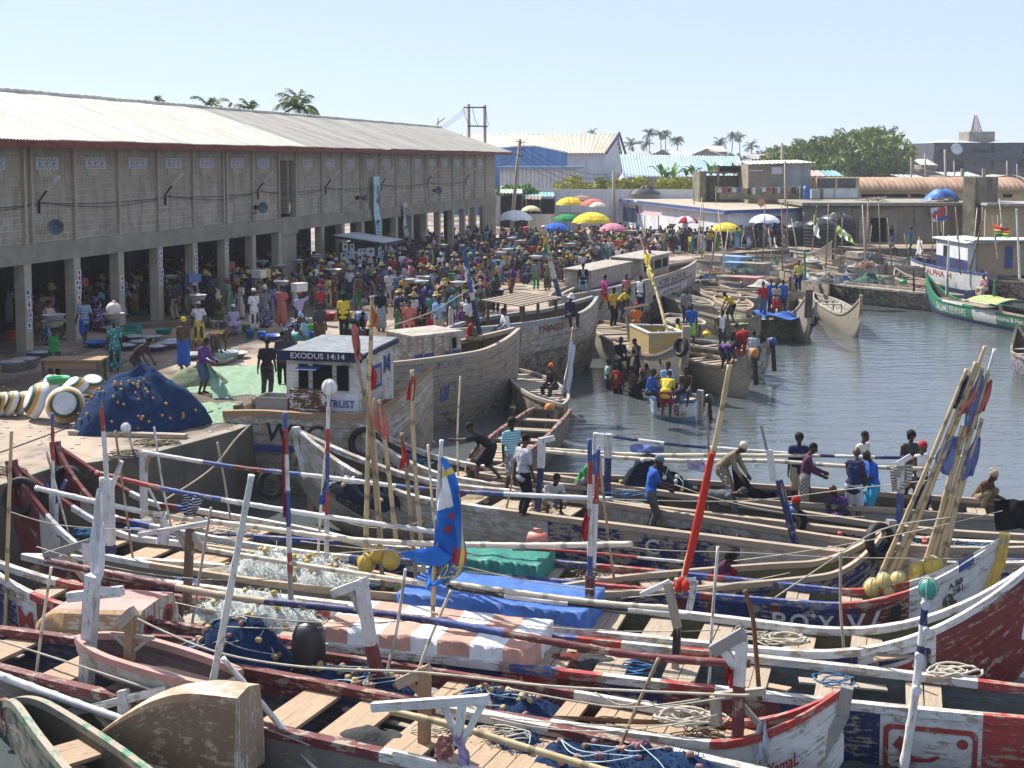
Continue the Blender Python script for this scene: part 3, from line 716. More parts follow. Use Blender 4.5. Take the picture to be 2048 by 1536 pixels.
bl=['leftmost banana plant behind the concrete box house','banana plant with one torn upright leaf','short banana plant in the gap of the row','banana plant with broad leaves beside the short one','banana plant left of the tallest of the row','tallest banana plant of the row before the pale blue roof','banana plant behind the water tower block corner','rightmost banana plant beside the shack','low banana plant with a drooping leaf over the wall']
for(x,yb,yt),lb in zip(ban_pos,bl):
 o_=V((gx(x,Y),Y,0));t=thing('banana_plant',lb,'banana plant',o_,'banana plants');mb=MB();zc=gz(yb,Y);hh=gz(yt,Y)-zc
 for i in range(8):
  a=RN.uniform(0,6.28);h=V((math.cos(a),math.sin(a)*.6,0));e=RN.uniform(.75,1.45);L=hh*RN.uniform(.75,1.15);pts=[V((o_.x,Y,zc))]
  for k in range(7):ang=e-.9*(k/6)**2*RN.uniform(.6,1.7);pts.append(pts[-1]+(h*math.cos(ang)+V((0,0,math.sin(ang))))*L/7)
  sd=h.cross(V((0,0,1)))
  wd=[.03,.18,.3,.36,.36,.3,.2,.03]
  for k in range(7):
   b=mb.add([pts[k]-sd*wd[k],pts[k]-V((0,0,.1)),pts[k]+sd*wd[k],pts[k+1]+sd*wd[k+1],pts[k+1]-V((0,0,.1)),pts[k+1]-sd*wd[k+1]])
   mb.face((b,b+1,b+4,b+5));mb.face((b+1,b+2,b+3,b+4))
 mb.build('leaf',leaf('banana'),t);mb=MB();mb.tube([(o_.x,Y,0),(o_.x,Y,zc+.3)],[.2,.1],7);mb.build('stem',leaf('hedge'),t)
zr=2.95
A_=V((gx(1197,154),150,0));Bc=PYY(1455,421,107.0);Cc=PYY(1612,411.5,114.0)
Bc.z=0;Cc.z=0;Dc=V((Cc.x+16,176,0));E_=A_+V((6,24,0))
t=thing('harbour_office','long low white building with blue roof edge and barred window','building',(A_+Bc)/2)
mb=MB()
for p,q in((A_,Bc),(Bc,Cc)):mb.quad(p,q,q+V((0,0,zr-.25)),p+V((0,0,zr-.25)))
mb.build('wall',concrete('white'),t)
mb=MB();up=V((0,0,zr))
def outw(p,q,d):
 n=(q-p).cross(V((0,0,1))).normalized();return n*d
o1=outw(A_,Bc,.45);o2=outw(Bc,Cc,.45)
mb.poly([A_+o1+up,Bc+o1+up+V((.2,-.2,0)),Cc+o2+up,Dc+up,E_+up]);mb.build('roof',concrete('pilaster'),t)
mb=MB();mb.board(A_+o1+V((0,0,zr-.17)),Bc+o1+V((.2,-.2,zr-.17)),.06,.3);mb.board(Bc+o1+V((.2,-.2,zr-.17)),Cc+o2+V((0,0,zr-.17)),.06,.3);mb.build('fascia',paint('blue',.25),t)
mb=MB();
for p,q,o in((A_,Bc,o1),(Bc,Cc,o2)):
 mb.quad(p+V((0,0,zr-.3)),q+V((0,0,zr-.3)),q+o+V((0,0,zr-.3)),p+o+V((0,0,zr-.3)))
mb.build('soffit',concrete('white'),t)
wdir=(Bc-A_).normalized();wn_=outw(A_,Bc,1)
def onwall(x):
 a=(x-PX)/F;lo,hi=0.,1.
 for _ in range(40):
  m=(lo+hi)/2;p=A_.lerp(Bc,m)
  if p.x/(p.y*cp+(HC-1.5)*sp)<a:lo=m
  else:hi=m
 return A_.lerp(Bc,lo)
p0,p1=onwall(1247),onwall(1276);mb=MB();mb.board(p0+wn_*.02+V((0,0,1.35)),p1+wn_*.02+V((0,0,1.35)),.05,1.45);wdw=mb.build('window',flat('dark_window',(.03,.05,.10),.4),t)
mb=MB();q0,q1=onwall(1240),onwall(1284)
for i in range(9):mb.board(q0.lerp(q1,i/8)+wn_*.12+V((0,0,.55)),q0.lerp(q1,i/8)+wn_*.12+V((0,0,2.25)),.03,.03)
for i in range(7):mb.board(q0+wn_*.12+V((0,0,.55+i*.283)),q1+wn_*.12+V((0,0,.55+i*.283)),.03,.03)
mb.build('bars',paint('navy',.3),wdw)
for xx,wd in((1517,1.0),(1552,1.0)):
 s=(xx-1455)/(1612-1455);p=Bc.lerp(Cc,s);d=(Cc-Bc).normalized();mb=MB();mb.board(p-d*wd/2+outw(Bc,Cc,.03)+V((0,0,1.25)),p+d*wd/2+outw(Bc,Cc,.03)+V((0,0,1.25)),.05,2.1);mb.build('door',paint('navy',.3),t)
for xx in(1469,1475):
 s=(xx-1455)/(1612-1455);p=Bc.lerp(Cc,s);mb=MB();mb.box(p+outw(Bc,Cc,.03)+V((.1,0,1.3)),(.16,.04,.7));mb.build('notice',dark_m(),t)
for lb,x,y,Yq,s,m in[('grey tarpaulin heap on the office roof',1290,384,140,1.5,'dark'),]:
 mb=MB();c=PYY(x,y+4,Yq);mb.grid(20,9,lambda u,v:c+V((1.7*math.cos(6.283*u)*(1-v),1.1*math.sin(6.283*u)*(1-v),.75*(1-(1-v)**2)*(1+.5*noise.noise(V((u*6,v*4,1)))))));simple('tarpaulin_heap',mb,flat('tarp_dark',(.05,.05,.055)),lb,'tarpaulin',c)
mb=MB();Yq=146.0;a=PYY(1212,391,Yq);b=PYY(1250,378,Yq);c=PYY(1285,392,Yq)
t=thing('gabled_hut','small grey gabled roof with blue gable behind the office roof','hut',V((b.x,Yq,0)))
mb.poly([a,c,b]);mb.build('gable',paint('lblue',.3),t);mb=MB();mb.quad(c,c+V((1,6,0)),b+V((1,6,0)),b);mb.quad(a,b,b+V((1,6,0)),a+V((1,6,0)));mb.build('roof',sheet('grey'),t)
mb=MB();c=PYY(1522,408,112);t=thing('satellite_dish','rusty orange satellite dish on the office roof edge','satellite dish',V((c.x,112,2.95)))
m3=Matrix.Rotation(1.25,3,'X');q=MB();q.lathe([(.0,0),(.2,.03),(.36,.1),(.36,.12),(.2,.05),(0,.02)],16);q.v=[tuple(m3@V(p)+c+V((0,0,.1)))for p in q.v];q.build('dish',flat('rusty_orange',(.45,.22,.12)),t)
mb.tube([V((c.x,112.1,2.95)),c+V((0,.1,.1))],.04,6);mb.build('bracket',metal_m(),t)
Y=128.0
t=thing('roof_house','unfinished concrete box house with dark open front and laundry wall','house',V((gx(1445,Y),Y,0)))
mb=MB();block(mb,1398,1410,344,0,Y,5,zb=0);block(mb,1432,1437,330,386,Y,.4);block(mb,1483,1489,333,386,Y,.4);block(mb,1398,1492,343,347,Y+.2,5);block(mb,1410,1492,352,0,Y+1.5,4,zb=0);mb.build('wall',concrete('mossy'),t)
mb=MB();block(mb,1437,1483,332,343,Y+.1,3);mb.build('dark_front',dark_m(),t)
mb=MB();mb.board((gx(1425,Y),Y-4,gz(386,Y)),(gx(1605,Y),Y-8,gz(384,Y)),.25,1.0);lw=mb.build('vent_parapet',concrete('mossy'),t)
t=thing('shack','grey plywood shack with white lean-to roof above the office','shack',V((gx(1555,124),124,0)))
Y=124.0;mb=MB();block(mb,1494,1570,330,0,Y,6,zb=0);mb.build('wall',concrete('plain'),t);mb=MB();block(mb,1570,1618,327,0,Y+.3,6,zb=0);mb.build('side_wall',sheet('zinc'),t)
mb=MB();corr(mb,(gx(1490,Y),Y-.7,gz(328,Y)),(gx(1624,Y),Y-.7,gz(325,Y)),(gx(1624,Y),Y+6.5,gz(320,Y+6.5)),(gx(1497,Y),Y+6.5,gz(322,Y+6.5)),.4,.04);mb.build('roof',sheet('white'),t)
mb=MB();mb.box((gx(1551,Y),Y-.04,gz(341,Y)),(1.0,.06,.7));mb.build('shutter',concrete('white'),t)
mb=MB();mb.box((gx(1509,Y),Y-.04,gz(341,Y)),(1.3,.06,.12));mb.build('slat',concrete('white'),t)
cols_l=[(.5,.5,.5),(.35,.05,.05),(.05,.06,.12),(.55,.50,.45),(.05,.12,.3),(.4,.2,.1),(.06,.06,.06),(.6,.6,.62),(.1,.25,.2)]
lt=thing('washing_line','washing line of small clothes in front of the unfinished house','washing line',V((gx(1490,119),119,2.95)))
Y=119.5;a,b=PYY(1432,374,Y),PYY(1600,372,Y);mb=MB();mb.tube(sag(a,b,.12,12),.012,4);mb.tube([V((a.x,Y,2.95)),a],.03,5);mb.tube([V((b.x,Y,2.95)),b],.03,5);mb.build('line',rope_m(),lt)
for i in range(16):
 p=a.lerp(b,(i+.7)/17)-V((0,0,.1));wv=RN.uniform(.2,.42);hv=RN.uniform(.35,.65);mb=MB()
 mb.grid(3,3,lambda u,v:p+V(((u-.5)*wv,.03*math.sin(u*5+i),-v*hv)));mb.build('garment',cloth(),lt,color=(*cols_l[i%9],1))
for lb,x0,x1,ya,yb,mt,c in[('blue plastic drum on the flat roof',1606,1620,372,398,'d',(.03,.12,.34)),]:
 Yq=117.0;c0=PYY((x0+x1)/2,yb,Yq);r=(x1-x0)/2/F*Yq;h=PYY(0,ya,Yq).z-c0.z;mb=MB()
 mb.lathe([(0,0),(r*.95,0),(r,.05),(r,h*.33),(r*1.04,h*.35),(r,h*.37),(r,h*.65),(r*1.04,h*.67),(r,h*.7),(r*.95,h),(0,h)],14,V((c0.x,Yq,c0.z)));simple('drum',mb,flat('drum_blue',c,.5),lb,'drum',V((c0.x,Yq,c0.z)))
mb=MB();Yq=117.0;block(mb,1621,1637,379,397,Yq,.8);simple('grey_bin',mb,flat('bin_grey',(.34,.36,.37)),'pale grey square bin beside the blue drum','bin',V((gx(1629,Yq),Yq,gz(397,Yq))))
Y=112.0
t=thing('concrete_store','low weathered concrete store with flat roof and dark open doorway','store',V((gx(1780,Y),Y,0)))
mb=MB();block(mb,1606,1739,413,0,Y,10,zb=0);block(mb,1773,1925,413,0,Y,10,zb=0);block(mb,1739.5,1772.5,413,436,Y+.02,10);mb.build('wall',concrete('stain'),t)
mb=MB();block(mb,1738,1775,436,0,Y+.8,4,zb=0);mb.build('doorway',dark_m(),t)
mb=MB();mb.board((gx(1598,Y),Y+5,gz(408,Y)),(gx(1926,Y),Y+5,gz(408,Y)),11.6,.28);mb.build('roof',concrete('stain'),t)
mb=MB();block(mb,1716,1738,434,0,Y-.2,.1,zb=.1);dr=mb.build('door',wood('grey'),t);mb=MB()
for z in(.3,1.2,2.0):mb.box((gx(1727,Y),Y-.25,z),(.9,.05,.12))
mb.build('door_batten',wood('warm'),dr)
for x in(1707,1800,1830):
 mb=MB();mb.box((gx(x,Y),Y-.05,1.5),(.35,.16,3.0));mb.build('pier',concrete('plain'),t)
mb=MB();mb.box((gx(1763,Y),Y-.06,gz(426,Y)),(2.2,.08,.75));mb.build('lintel',concrete('plain'),t)
for lb,x,w_,h_,seed in[('loose planks and scrap heaped on the flat roof',1745,44,10,3),('scrap timber on the roof near the blue tarpaulin',1890,34,12,5)]:
 Yq=112.5;c=V((gx(x,Yq),Yq,gz(404,Yq)));mb=MB();rr=random.Random(seed)
 for i in range(14):
  p=c+V((rr.uniform(-1,1)*w_/F*Yq/2,rr.uniform(-.5,1),rr.uniform(.05,.35)));d=V((rr.uniform(-1,1),rr.uniform(-.3,.3),rr.uniform(-.15,.2)))*.7;mb.board(p-d,p+d,.18,.05)
 simple('scrap_heap',mb,wood('grey'),lb,'scrap heap',c)
mb=MB();Yq=114.0;c=PYY(1884,401,Yq)
mb.grid(18,10,lambda u,v:c+V(((u-.5)*3.1,(v-.5)*2.2,1.05*max(0,math.sin(math.pi*u)**.7)*math.sin(math.pi*min(.98,v+.02))**.5+.08*math.sin(u*17+v*5))))
simple('tarpaulin',mb,flat('blue_tarp',(.05,.16,.46),.5,.3,.25),'bright blue tarpaulin humped over goods on the flat roof','tarpaulin',c)
Y=109.0
t=thing('concrete_tower','tall mossy concrete block tower beside the flat roofed store','tower',V((gx(1960,Y),Y,0)))
mb=MB();a,b=gx(1922,Y),gx(1945,Y-1.0);c_=gx(2002,Y);zt=gz(354,Y)
for p,q in((V((a,Y,0)),V((b,Y-1.2,0))),(V((b,Y-1.2,0)),V((c_,Y+1.2,0))),(V((c_,Y+1.2,0)),V((c_-.5,Y+5,0)))):mb.quad(p,q,q+V((0,0,zt)),p+V((0,0,zt)))
mb.poly([V((a,Y,zt)),V((b,Y-1.2,zt)),V((c_,Y+1.2,zt)),V((c_-.5,Y+5,zt)),V((a,Y+4,zt))]);mb.build('wall',concrete('mossy'),t)
mb=MB()
for x in(1932,1975):mb.box((gx(x,Y),Y+1.5,zt+.35),(.25,.25,.7))
mb.build('stub_column',concrete('stain'),t)
Y=107.0
t=thing('yellow_store','pale yellow walled store with dark lean-to roof at the right edge','store',V((gx(2010,Y),Y,0)))
mb=MB();block(mb,1968,2110,412,0,Y,8,zb=0);mb.build('wall',concrete('yellow'),t)
mb=MB();mb.board((gx(1962,Y),Y+3,gz(408,Y)),(gx(2120,Y),Y+3,gz(410,Y)),8,.2);mb.build('roof',sheet('grey'),t)
Y=138.0
t=thing('vaulted_market','long yellow building with orange ribbed barrel roof','building',V((gx(1850,Y),Y,0)))
mb=MB();xa,xb=gx(1616,Y),gx(2046,Y);z0,z1=gz(381,Y),gz(354.5,Y+4);n=int((xb-xa)/.1)
mb.grid(n,7,lambda u,v:V((xa+(xb-xa)*u,Y+4-4.6*math.cos(v*math.pi*.62),z0+(z1-z0)*math.sin(v*math.pi*.62)+.035*math.sin(u*(xb-xa)*2*math.pi/.55))),us=(xb-xa),vs=8);mb.build('roof',sheet('orange'),t)
mb=MB();mb.grid(1,10,lambda u,v:V((xb+u*.3,Y+4-4.9*math.cos(v*math.pi),z0+(z1-z0+.25)*math.sin(v*math.pi))));mb.build('arch_rim',concrete('stain'),t)
mb=MB();block(mb,1618,2046,381,0,Y,8,zb=0);mb.build('wall',concrete('yellow'),t)
for x0,x1 in((1720,1812),(1818,1845),(2002,2020)):
 mb=MB();block(mb,x0,x1,388,395,Y-.08,.06);mb.build('window',dark_m(),t)
Y=122.0
t=thing('container_box','cream rusty container box with two dark louvre panels on the roof','container',V((gx(1672,Y),Y,gz(397,Y))))
mb=MB();block(mb,1630,1715,355,397,Y,2.4);mb.build('body',concrete('yellow'),t)
for x0,x1 in((1632.5,1667),(1672.5,1708)):
 mb=MB();block(mb,x0,x1,357.5,375.5,Y-.05,.04);lv=mb.build('louvre',dark_m(),t);mb=MB()
 for k in range(8):mb.box((gx((x0+x1)/2,Y),Y-.07,gz(358.5+k*2.2,Y)),((x1-x0)/F*Y*.96,.03,.03))
 mb.build('slat',metal_m(),lv)
mb=MB();
for x0,x1 in((1631,1664),(1668,1711)):block(mb,x0,x1,377.5,396,Y-.03,.02)
mb.build('lower_panel',concrete('white'),t)
Y=150.0
for lb,x0,x1,yb,yt,kind in[('pink corrugated roof behind the shack',1616,1650,352,341,'pink'),('teal striped roof beside the pink roof',1648,1684,352,341,'teal')]:
 t=thing('roofed_shed',lb,'shed',V((gx(x0,Y),Y,0)),'small coloured roofs');mb=MB()
 corr(mb,(gx(x0,Y),Y,gz(yb,Y)),(gx(x1,Y),Y,gz(yb,Y)),(gx(x1,Y),Y+4,gz(yt,Y+4)),(gx(x0,Y),Y+4,gz(yt,Y+4)),.5,.05);mb.build('roof',sheet(kind),t)
 mb=MB();block(mb,x0+1,x1-1,yb,0,Y+.3,7,zb=0);mb.build('wall',concrete('plain'),t)
Y=255.0
t=thing('apartment_block','dark grey unfinished apartment block with roof tank tower','apartment block',V((gx(1960,Y),Y,0)))
mb=MB();block(mb,1862,2150,285.5,0,Y,18,zb=0);mb.build('wall',concrete('darkblue'),t)
for x0,x1,y0,y1 in[(1872,1880,298,305),(1900,1908,298,307),(1936,1945,298,305),(1948,1973,298,305.5),(1976,1982,293,306),(1991,1995,299,303),(2038,2050,299,307),(1905,1922,320,340),(1941,1947,324,332),(1976,1981,321,340),(1997,2001,320,324),(2030,2042,318,338),(1880,1890,320,340)]:
 mb=MB();block(mb,x0,x1,y0,y1,Y-.15,.1);mb.build('window',dark_m(),t)
mb=MB()
for yy in(286.5,315):block(mb,1860,2150,yy-1.2,yy+.8,Y-.25,.2)
mb.build('storey_band',concrete('darkblue'),t)
mb=MB();block(mb,1931,1982,263,286,Y+6,6);mb.build('tank_tower',concrete('stain'),t)
mb=MB()
for xl_,xc,xr_,yt in((1880,1918,1960,278),(1985,2022,2070,278)):
 a,b,c=V((gx(xl_,Y),Y+1,gz(285,Y))),V((gx(xc,Y),Y+7,gz(yt,Y))),V((gx(xr_,Y),Y+1,gz(285,Y)));mb.poly([a,c,b]);mb.quad(c,c+V((0,14,0)),b+V((0,6,0)),b);mb.quad(a,b,b+V((0,6,0)),a+V((0,14,0)))
mb.build('roof',sheet('zinc'),t)
mb=MB()
for dx,dy in((-1.1,-1.1),(1.1,-1.1),(0,1.2)):
 c=V((gx(1974,Y),Y+9,gz(263,Y)));top=V((c.x,c.y,gz(226,Y)));p0=c+V((dx,dy,0));p1=top+V((dx*.25,dy*.25,0));mb.tube([p0,p1],.11,4)
 for k in range(8):
  q0=p0.lerp(p1,k/8);ex,ey={(-1.1):(1.1,-1.1),1.1:(0,1.2),0:(-1.1,-1.1)}[dx];r0=c+V((ex,ey,0));r1=top+V((ex*.25,ey*.25,0));mb.tube([q0,r0.lerp(r1,(k+1)/8)],.06,3);mb.tube([q0,r0.lerp(r1,k/8)],.06,3)
simple('antenna_mast',mb,flat('mast_paint',(.5,.32,.3)),'slim lattice antenna mast above the tank tower','antenna',V((gx(1974,Y),Y+9,gz(263,Y))))
mb=MB();mb.lathe([(0,0),(.7,.1),(1.2,.4),(.7,.2),(0,.1)],12);m3=Matrix.Rotation(1.2,3,'X');c=V((gx(1904,Y),Y-.6,gz(300,Y)));mb.v=[tuple(m3@V(p)+c)for p in mb.v];simple('satellite_dish',mb,concrete('white'),'white satellite dish on the dark apartment block','satellite dish',c)
rr=random.Random(21);sh=[]
for i,(x0,x1,yb,yt,Yq,kind,lb)in enumerate([(1252,1300,309,303,290,'grey','long grey shanty roof right behind the pale blue roof'),(1300,1345,310,299,300,'rust','brown shanty roof with raised ridge left of centre skyline'),(1340,1385,311,302,285,'zinc','zinc shanty roof between the brown roofs'),(1378,1442,312,297,280,'rust','dark brown gabled shanty roof, widest on the skyline'),(1408,1452,303,292,320,'white','pale tent shaped roof behind the dark brown gable'),(1520,1556,305,294,310,'pink','red roof at the left foot of the thicket'),(1500,1560,318,308,265,'grey','grey roof below the red roof'),(1802,1830,318,308,240,'grey','grey gabled shed right of the thicket'),(1838,1870,330,318,230,'white','white tent roof before the dark apartment block'),(1806,1900,346,336,215,'rust','brown patched roofs right of the thicket'),(1890,1960,352,344,205,'zinc','low zinc roofs before the apartment block'),(1960,2060,358,350,190,'grey','low grey roof behind the concrete tower'),(1800,1850,356,349,185,'zinc','pale flat roof behind the orange barrel roof')]):
 t=thing('shanty_house',lb,'house',V((gx(x0,Yq),Yq,0)),'far shanty roofs');mb=MB();xm=(x0+x1)/2
 if i%2:
  a,b,c=V((gx(x0,Yq),Yq,gz(yb,Yq))),V((gx(xm,Yq),Yq,gz(yt,Yq))),V((gx(x1,Yq),Yq,gz(yb,Yq)));bk=V((3,14,0))
  mb.quad(a,b,b+bk,a+bk);mb.quad(b,c,c+bk,b+bk)
  m2=MB();m2.poly([V((a.x,Yq+.3,0)),V((c.x,Yq+.3,0)),c+V((0,.3,-.1)),b+V((0,.3,-.1)),a+V((0,.3,-.1))])
 else:
  corr(mb,(gx(x0,Yq),Yq,gz(yb,Yq)),(gx(x1,Yq),Yq,gz(yb,Yq)),(gx(x1,Yq),Yq+6,gz(yt,Yq+6)),(gx(x0,Yq),Yq+6,gz(yt,Yq+6)),.7,.06)
  m2=MB();block(m2,x0,x1,yb,0,Yq+.3,10,zb=0)
 mb.build('roof',sheet(kind),t);m2.build('wall',concrete('stain'),t)
def pole(label,pts,r,name='power_pole',extra=None,mat=None,cat='power pole',group='power poles'):
 t=thing(name,label,cat,V((pts[0].x,pts[0].y,pts[0].z)),group);mb=MB();mb.tube(pts,[r*1.15]+[r]*(len(pts)-1),8);mb.build('post',mat or wood('grey'),t)
 return t
Y=135.0
t=thing('power_pole','twin post power pole frame above the far end of the grey roof','power pole',V((gx(952,Y),Y,0)),'power poles')
for x,yt in((937,208),(969,210)):
 mb=MB();mb.tube([V((gx(x+3,Y),Y,0)),PYY(x,yt,Y)],.17,8);mb.build('post',wood('grey'),t)
mb=MB();mb.board(PYY(927,215,Y)+V((0,-.2,0)),PYY(973,215,Y)+V((0,-.2,0)),.12,.14);mb.board(PYY(935,252,Y)+V((0,-.2,0)),PYY(976,253,Y)+V((0,-.2,0)),.12,.14);mb.build('crossarm',wood('dark'),t)
mb=MB()
for p,q in(((927,217),(941,248)),((945,217),(958,252)),((972,217),(978,250))):mb.tube(sag(PYY(*p,Y)+V((0,-.3,0)),PYY(*q,Y)+V((0,-.3,0)),.4,8),.025,4)
mb.build('jumper_wire',black_rubber(),t)
Yp=116.0;base=P(1022,430,0);base=V((gx(1021,Yp),Yp,0));top=PYY(1040,278,Yp)
t=pole('leaning wooden power pole at the end of the market hall',[base,top],.15)
mb=MB();
for k,(f_,l)in enumerate(((.97,.8),(.9,.9),(.84,.7))):p=base.lerp(top,f_);mb.board(p-V((l/2,.2,-.1)),p+V((l/2,-.2,-.1)),.07,.08);mb.ell(p+V((l/2,-.2,.02)),.07,6,4)
mb.build('crossarm',wood('dark'),t)
wires=thing('power_lines','thin sagging power lines from the leaning pole to the small pole','power lines',top)
mb=MB();tp=PYY(1227,347,138.0)
for i in range(4):mb.tube(sag(top-V((0,0,.3+i*.42)),tp-V((0,0,i*.3)),1.0+.2*i,16),.022,4)
far=PYY(1500,322,190.)
for i in range(3):mb.tube(sag(tp-V((0,0,i*.4)),far+V((0,0,-i*1.2)),1.0,14),.022,4)
for i in range(2):mb.tube(sag(top-V((0,0,.3+i*.4)),PYY(1000,320+i*12,112.),.4,8),.02,4)
mb.build('wire',black_rubber(),wires)
w2=thing('power_lines','thin power lines crossing above the roof ridge to the twin post frame','power lines',PYY(930,216,135.));mb=MB()
for i in range(3):mb.tube(sag(PYY(928+i*6,217,135.),PYY(800,260+i*4,150.),1.2,12),.022,4)
mb.build('wire',black_rubber(),w2)
pole('short dark power pole by the marquee',[V((gx(1228,138.),138.,0)),PYY(1227,345,138.)],.16)
mb_=pole('small forked pole behind the roof ridge',[V((gx(877,140.),140.,4)),PYY(876,236,140.)],.07);mb=MB();mb.tube([PYY(876,246,140.),PYY(890,236,140.)],.05,5);mb.tube([PYY(876,244,140.),PYY(868,256,140.)],.03,5);mb.build('fork',wood('dark'),mb_)
for lb,x,yt,yb,Yq,r in[('dark wooden power pole at the left of the thicket',1564,286,0,170.,.17),('tall wooden power pole before the apartment block',1890,299,0,165.,.17),('thin pole right of the thicket near the brown roofs',1822,315,0,175.,.1),('thin pole second right of the thicket',1850,306,0,190.,.12),('thin grey pole before the apartment block, right of the tall one',1908,322,0,175.,.1),('pale post before the apartment block near the right edge',2014,322,0,160.,.1),('short post near the right edge of the rooftops',2034,328,0,160.,.09),('thin steel post on the roof beside the washing line',1570,322,0,116.,.09)]:
 pole(lb,[V((gx(x,Yq),Yq,0)),PYY(x,yt,Yq)],r)
w3=thing('power_lines','thin power lines crossing before the dark apartment block','power lines',PYY(1890,305,165.));mb=MB()
for i in range(5):mb.tube(sag(PYY(1890,303+i*3,165.),PYY(2080,325+i*4,150.),1.2,10),.022,4)
for i in range(4):mb.tube(sag(PYY(1890,303+i*3,165.),PYY(1690,345+i*5,150.),1.6,12),.02,4)
mb.build('wire',black_rubber(),w3)
tank=None
for lb,x,yb,r,h,Yq in[('low black water tank left of the pair, half behind a pole',1598,476,1.35,1.9,108.),('black water tank in front of the taller one',1640,478,1.35,2.25,106.),('tallest black ribbed water tank against the store wall',1672,470,1.55,2.6,109.)]:
 t=thing('water_tank',lb,'water tank',V((gx(x,Yq),Yq,0)),'black water tanks');mb=MB();pr=[(0,.0),(r,.0)]
 for k in range(6):z=h*.72*k/6;pr+=[(r,z+.02),(r*1.03,z+.06),(r*1.03,z+h*.09),(r*.985,z+h*.11)]
 pr+=[(r,h*.74),(r*.93,h*.84),(r*.7,h*.94),(r*.32,h*.98),(r*.3,h*1.03),(0,h*1.03)]
 mb.lathe(pr,24,V((gx(x,Yq),Yq,0)));mb.build('body',flat('tank_black',(.022,.024,.028),.42,.4),t)
 mb=MB()
 for k in range(8):a=k*math.pi/4;mb.tube([V((gx(x,Yq)+r*.95*math.cos(a),Yq+r*.95*math.sin(a),h*.82)),V((gx(x,Yq)+r*.34*math.cos(a),Yq+r*.34*math.sin(a),h*1.0))],.05,5)
 mb.build('rib',flat('tank_black',(.022,.024,.028),.42,.4),t)
Yq=111.4;t=thing('hanging_sheet','white printed sheet with red and blue picture hanging from the roof edge','banner',PYY(1878,440,Yq));mb=MB();a,b,c,d=PYY(1862,444,Yq),PYY(1892,442,Yq),PYY(1893,412,Yq),PYY(1860,416,Yq)
mb.grid(8,8,lambda u,v:a.lerp(b,u).lerp(d.lerp(c,u),v)+V((0,-.15-.06*math.sin(u*6+v*4),0)));mb.build('cloth',flat('sheet_white',(.66,.68,.70)),t)
for nm,cc,pts in(('print_red',(.5,.05,.06),[(1882,422,.35,.45),(1876,432,.5,.2),(1868,431,.25,.25)]),('print_blue',(.05,.12,.4),[(1884,434,.4,.2),(1880,438,.5,.14),(1870,424,.2,.1)])):
 mb=MB()
 for x,y,rx,rz in pts:mb.ell(PYY(x,y,Yq)+V((0,-.24,0)),(rx,.03,rz),10,5)
 mb.build(nm,flat(nm,cc),t)
for lb,x0,x1,y0,y1,Yq,kind in[('grey lean-to stall roof left of the leaning pole',1000,1045,386,378,134.,'zinc'),('teal sheet stall roof beside the perimeter wall',1044,1110,392,384,136.,'teal'),('rusty stall roof in the shade by the perimeter wall',1052,1082,398,392,132.,'rust')]:
 t=thing('market_stall',lb,'stall',V((gx(x0,Yq),Yq,0)),'roofed stalls by the wall');mb=MB()
 corr(mb,(gx(x0,Yq),Yq,gz(y0,Yq)),(gx(x1,Yq),Yq,gz(y0+1,Yq)),(gx(x1,Yq),Yq+3,gz(y1,Yq+3)),(gx(x0,Yq),Yq+3,gz(y1,Yq+3)),.35,.04);mb.build('roof',sheet(kind),t)
 for x in(x0+1,x1-1):
  mb=MB();mb.tube([V((gx(x,Yq),Yq+.1,0)),V((gx(x,Yq),Yq+.1,gz(y0,Yq)))],.06,6);mb.build('post',wood('dark'),t)
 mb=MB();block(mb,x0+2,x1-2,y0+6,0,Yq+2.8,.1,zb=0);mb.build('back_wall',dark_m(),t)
Yq=122.0;cx=gx(1084,Yq);t=thing('parked_car','red hatchback car half hidden behind the umbrellas','car',V((cx,Yq,0)))
mb=MB();prof=[(-1.9,.35),(-1.95,.75),(-1.3,.88),(-.75,1.38),(.75,1.42),(1.35,.95),(1.9,.85),(1.95,.4)]
for s in(-.8,.8):
 mb.poly([V((cx+x,Yq+s,z))for x,z in(prof if s<0 else prof[::-1])])
for(xa,za),(xb_,zb_)in zip(prof,prof[1:]+prof[:1]):mb.quad(V((cx+xa,Yq-.8,za)),V((cx+xa,Yq+.8,za)),V((cx+xb_,Yq+.8,zb_)),V((cx+xb_,Yq-.8,zb_)))
mb.build('body',flat('car_red',(.42,.03,.04),.35,.5),t)
mb=MB();mb.poly([V((cx+x,Yq-.81,z))for x,z in((-1.15,.92),(-.68,1.32),(.68,1.34),(1.15,.95))]);mb.build('window',flat('car_glass',(.03,.05,.06),.15,.5),t)
for x in(-1.2,1.2):
 for s in(-.82,.82):
  mb=MB();mb.tube([V((cx+x,Yq+s-.09,.32)),V((cx+x,Yq+s+.09,.32))],.32,14);mb.build('wheel',black_rubber(),t)
for lb,x0,x1,yt,Yq in[('white corrugated fence panel behind the green umbrella',1056,1110,428,121.),('blue grey fence panel behind the yellow umbrella',1108,1162,424,123.)]:
 mb=MB();a,b=gx(x0,Yq),gx(x1,Yq);corr(mb,(a,Yq,0),(b,Yq,0),(b,Yq,gz(yt,Yq)),(a,Yq,gz(yt,Yq)),.3,.03);mb.board((a,Yq+.06,.3),(b,Yq+.06,.3),.05,.08);simple('fence_panel',mb,sheet('white' if x0<1100 else 'skyblue'),lb,'fence',V((a,Yq,0)),'fence panels')
t=thing('kiosk','dark kiosk pasted all over with printed bills before the arcade','kiosk',wl(9.1*B,-2.4,0),None,WROT)
mb=MB();mb.box((0,0,1.15),(3.0,2.2,2.3));mb.build('body',flat('kiosk_dark',(.03,.035,.045)),t)
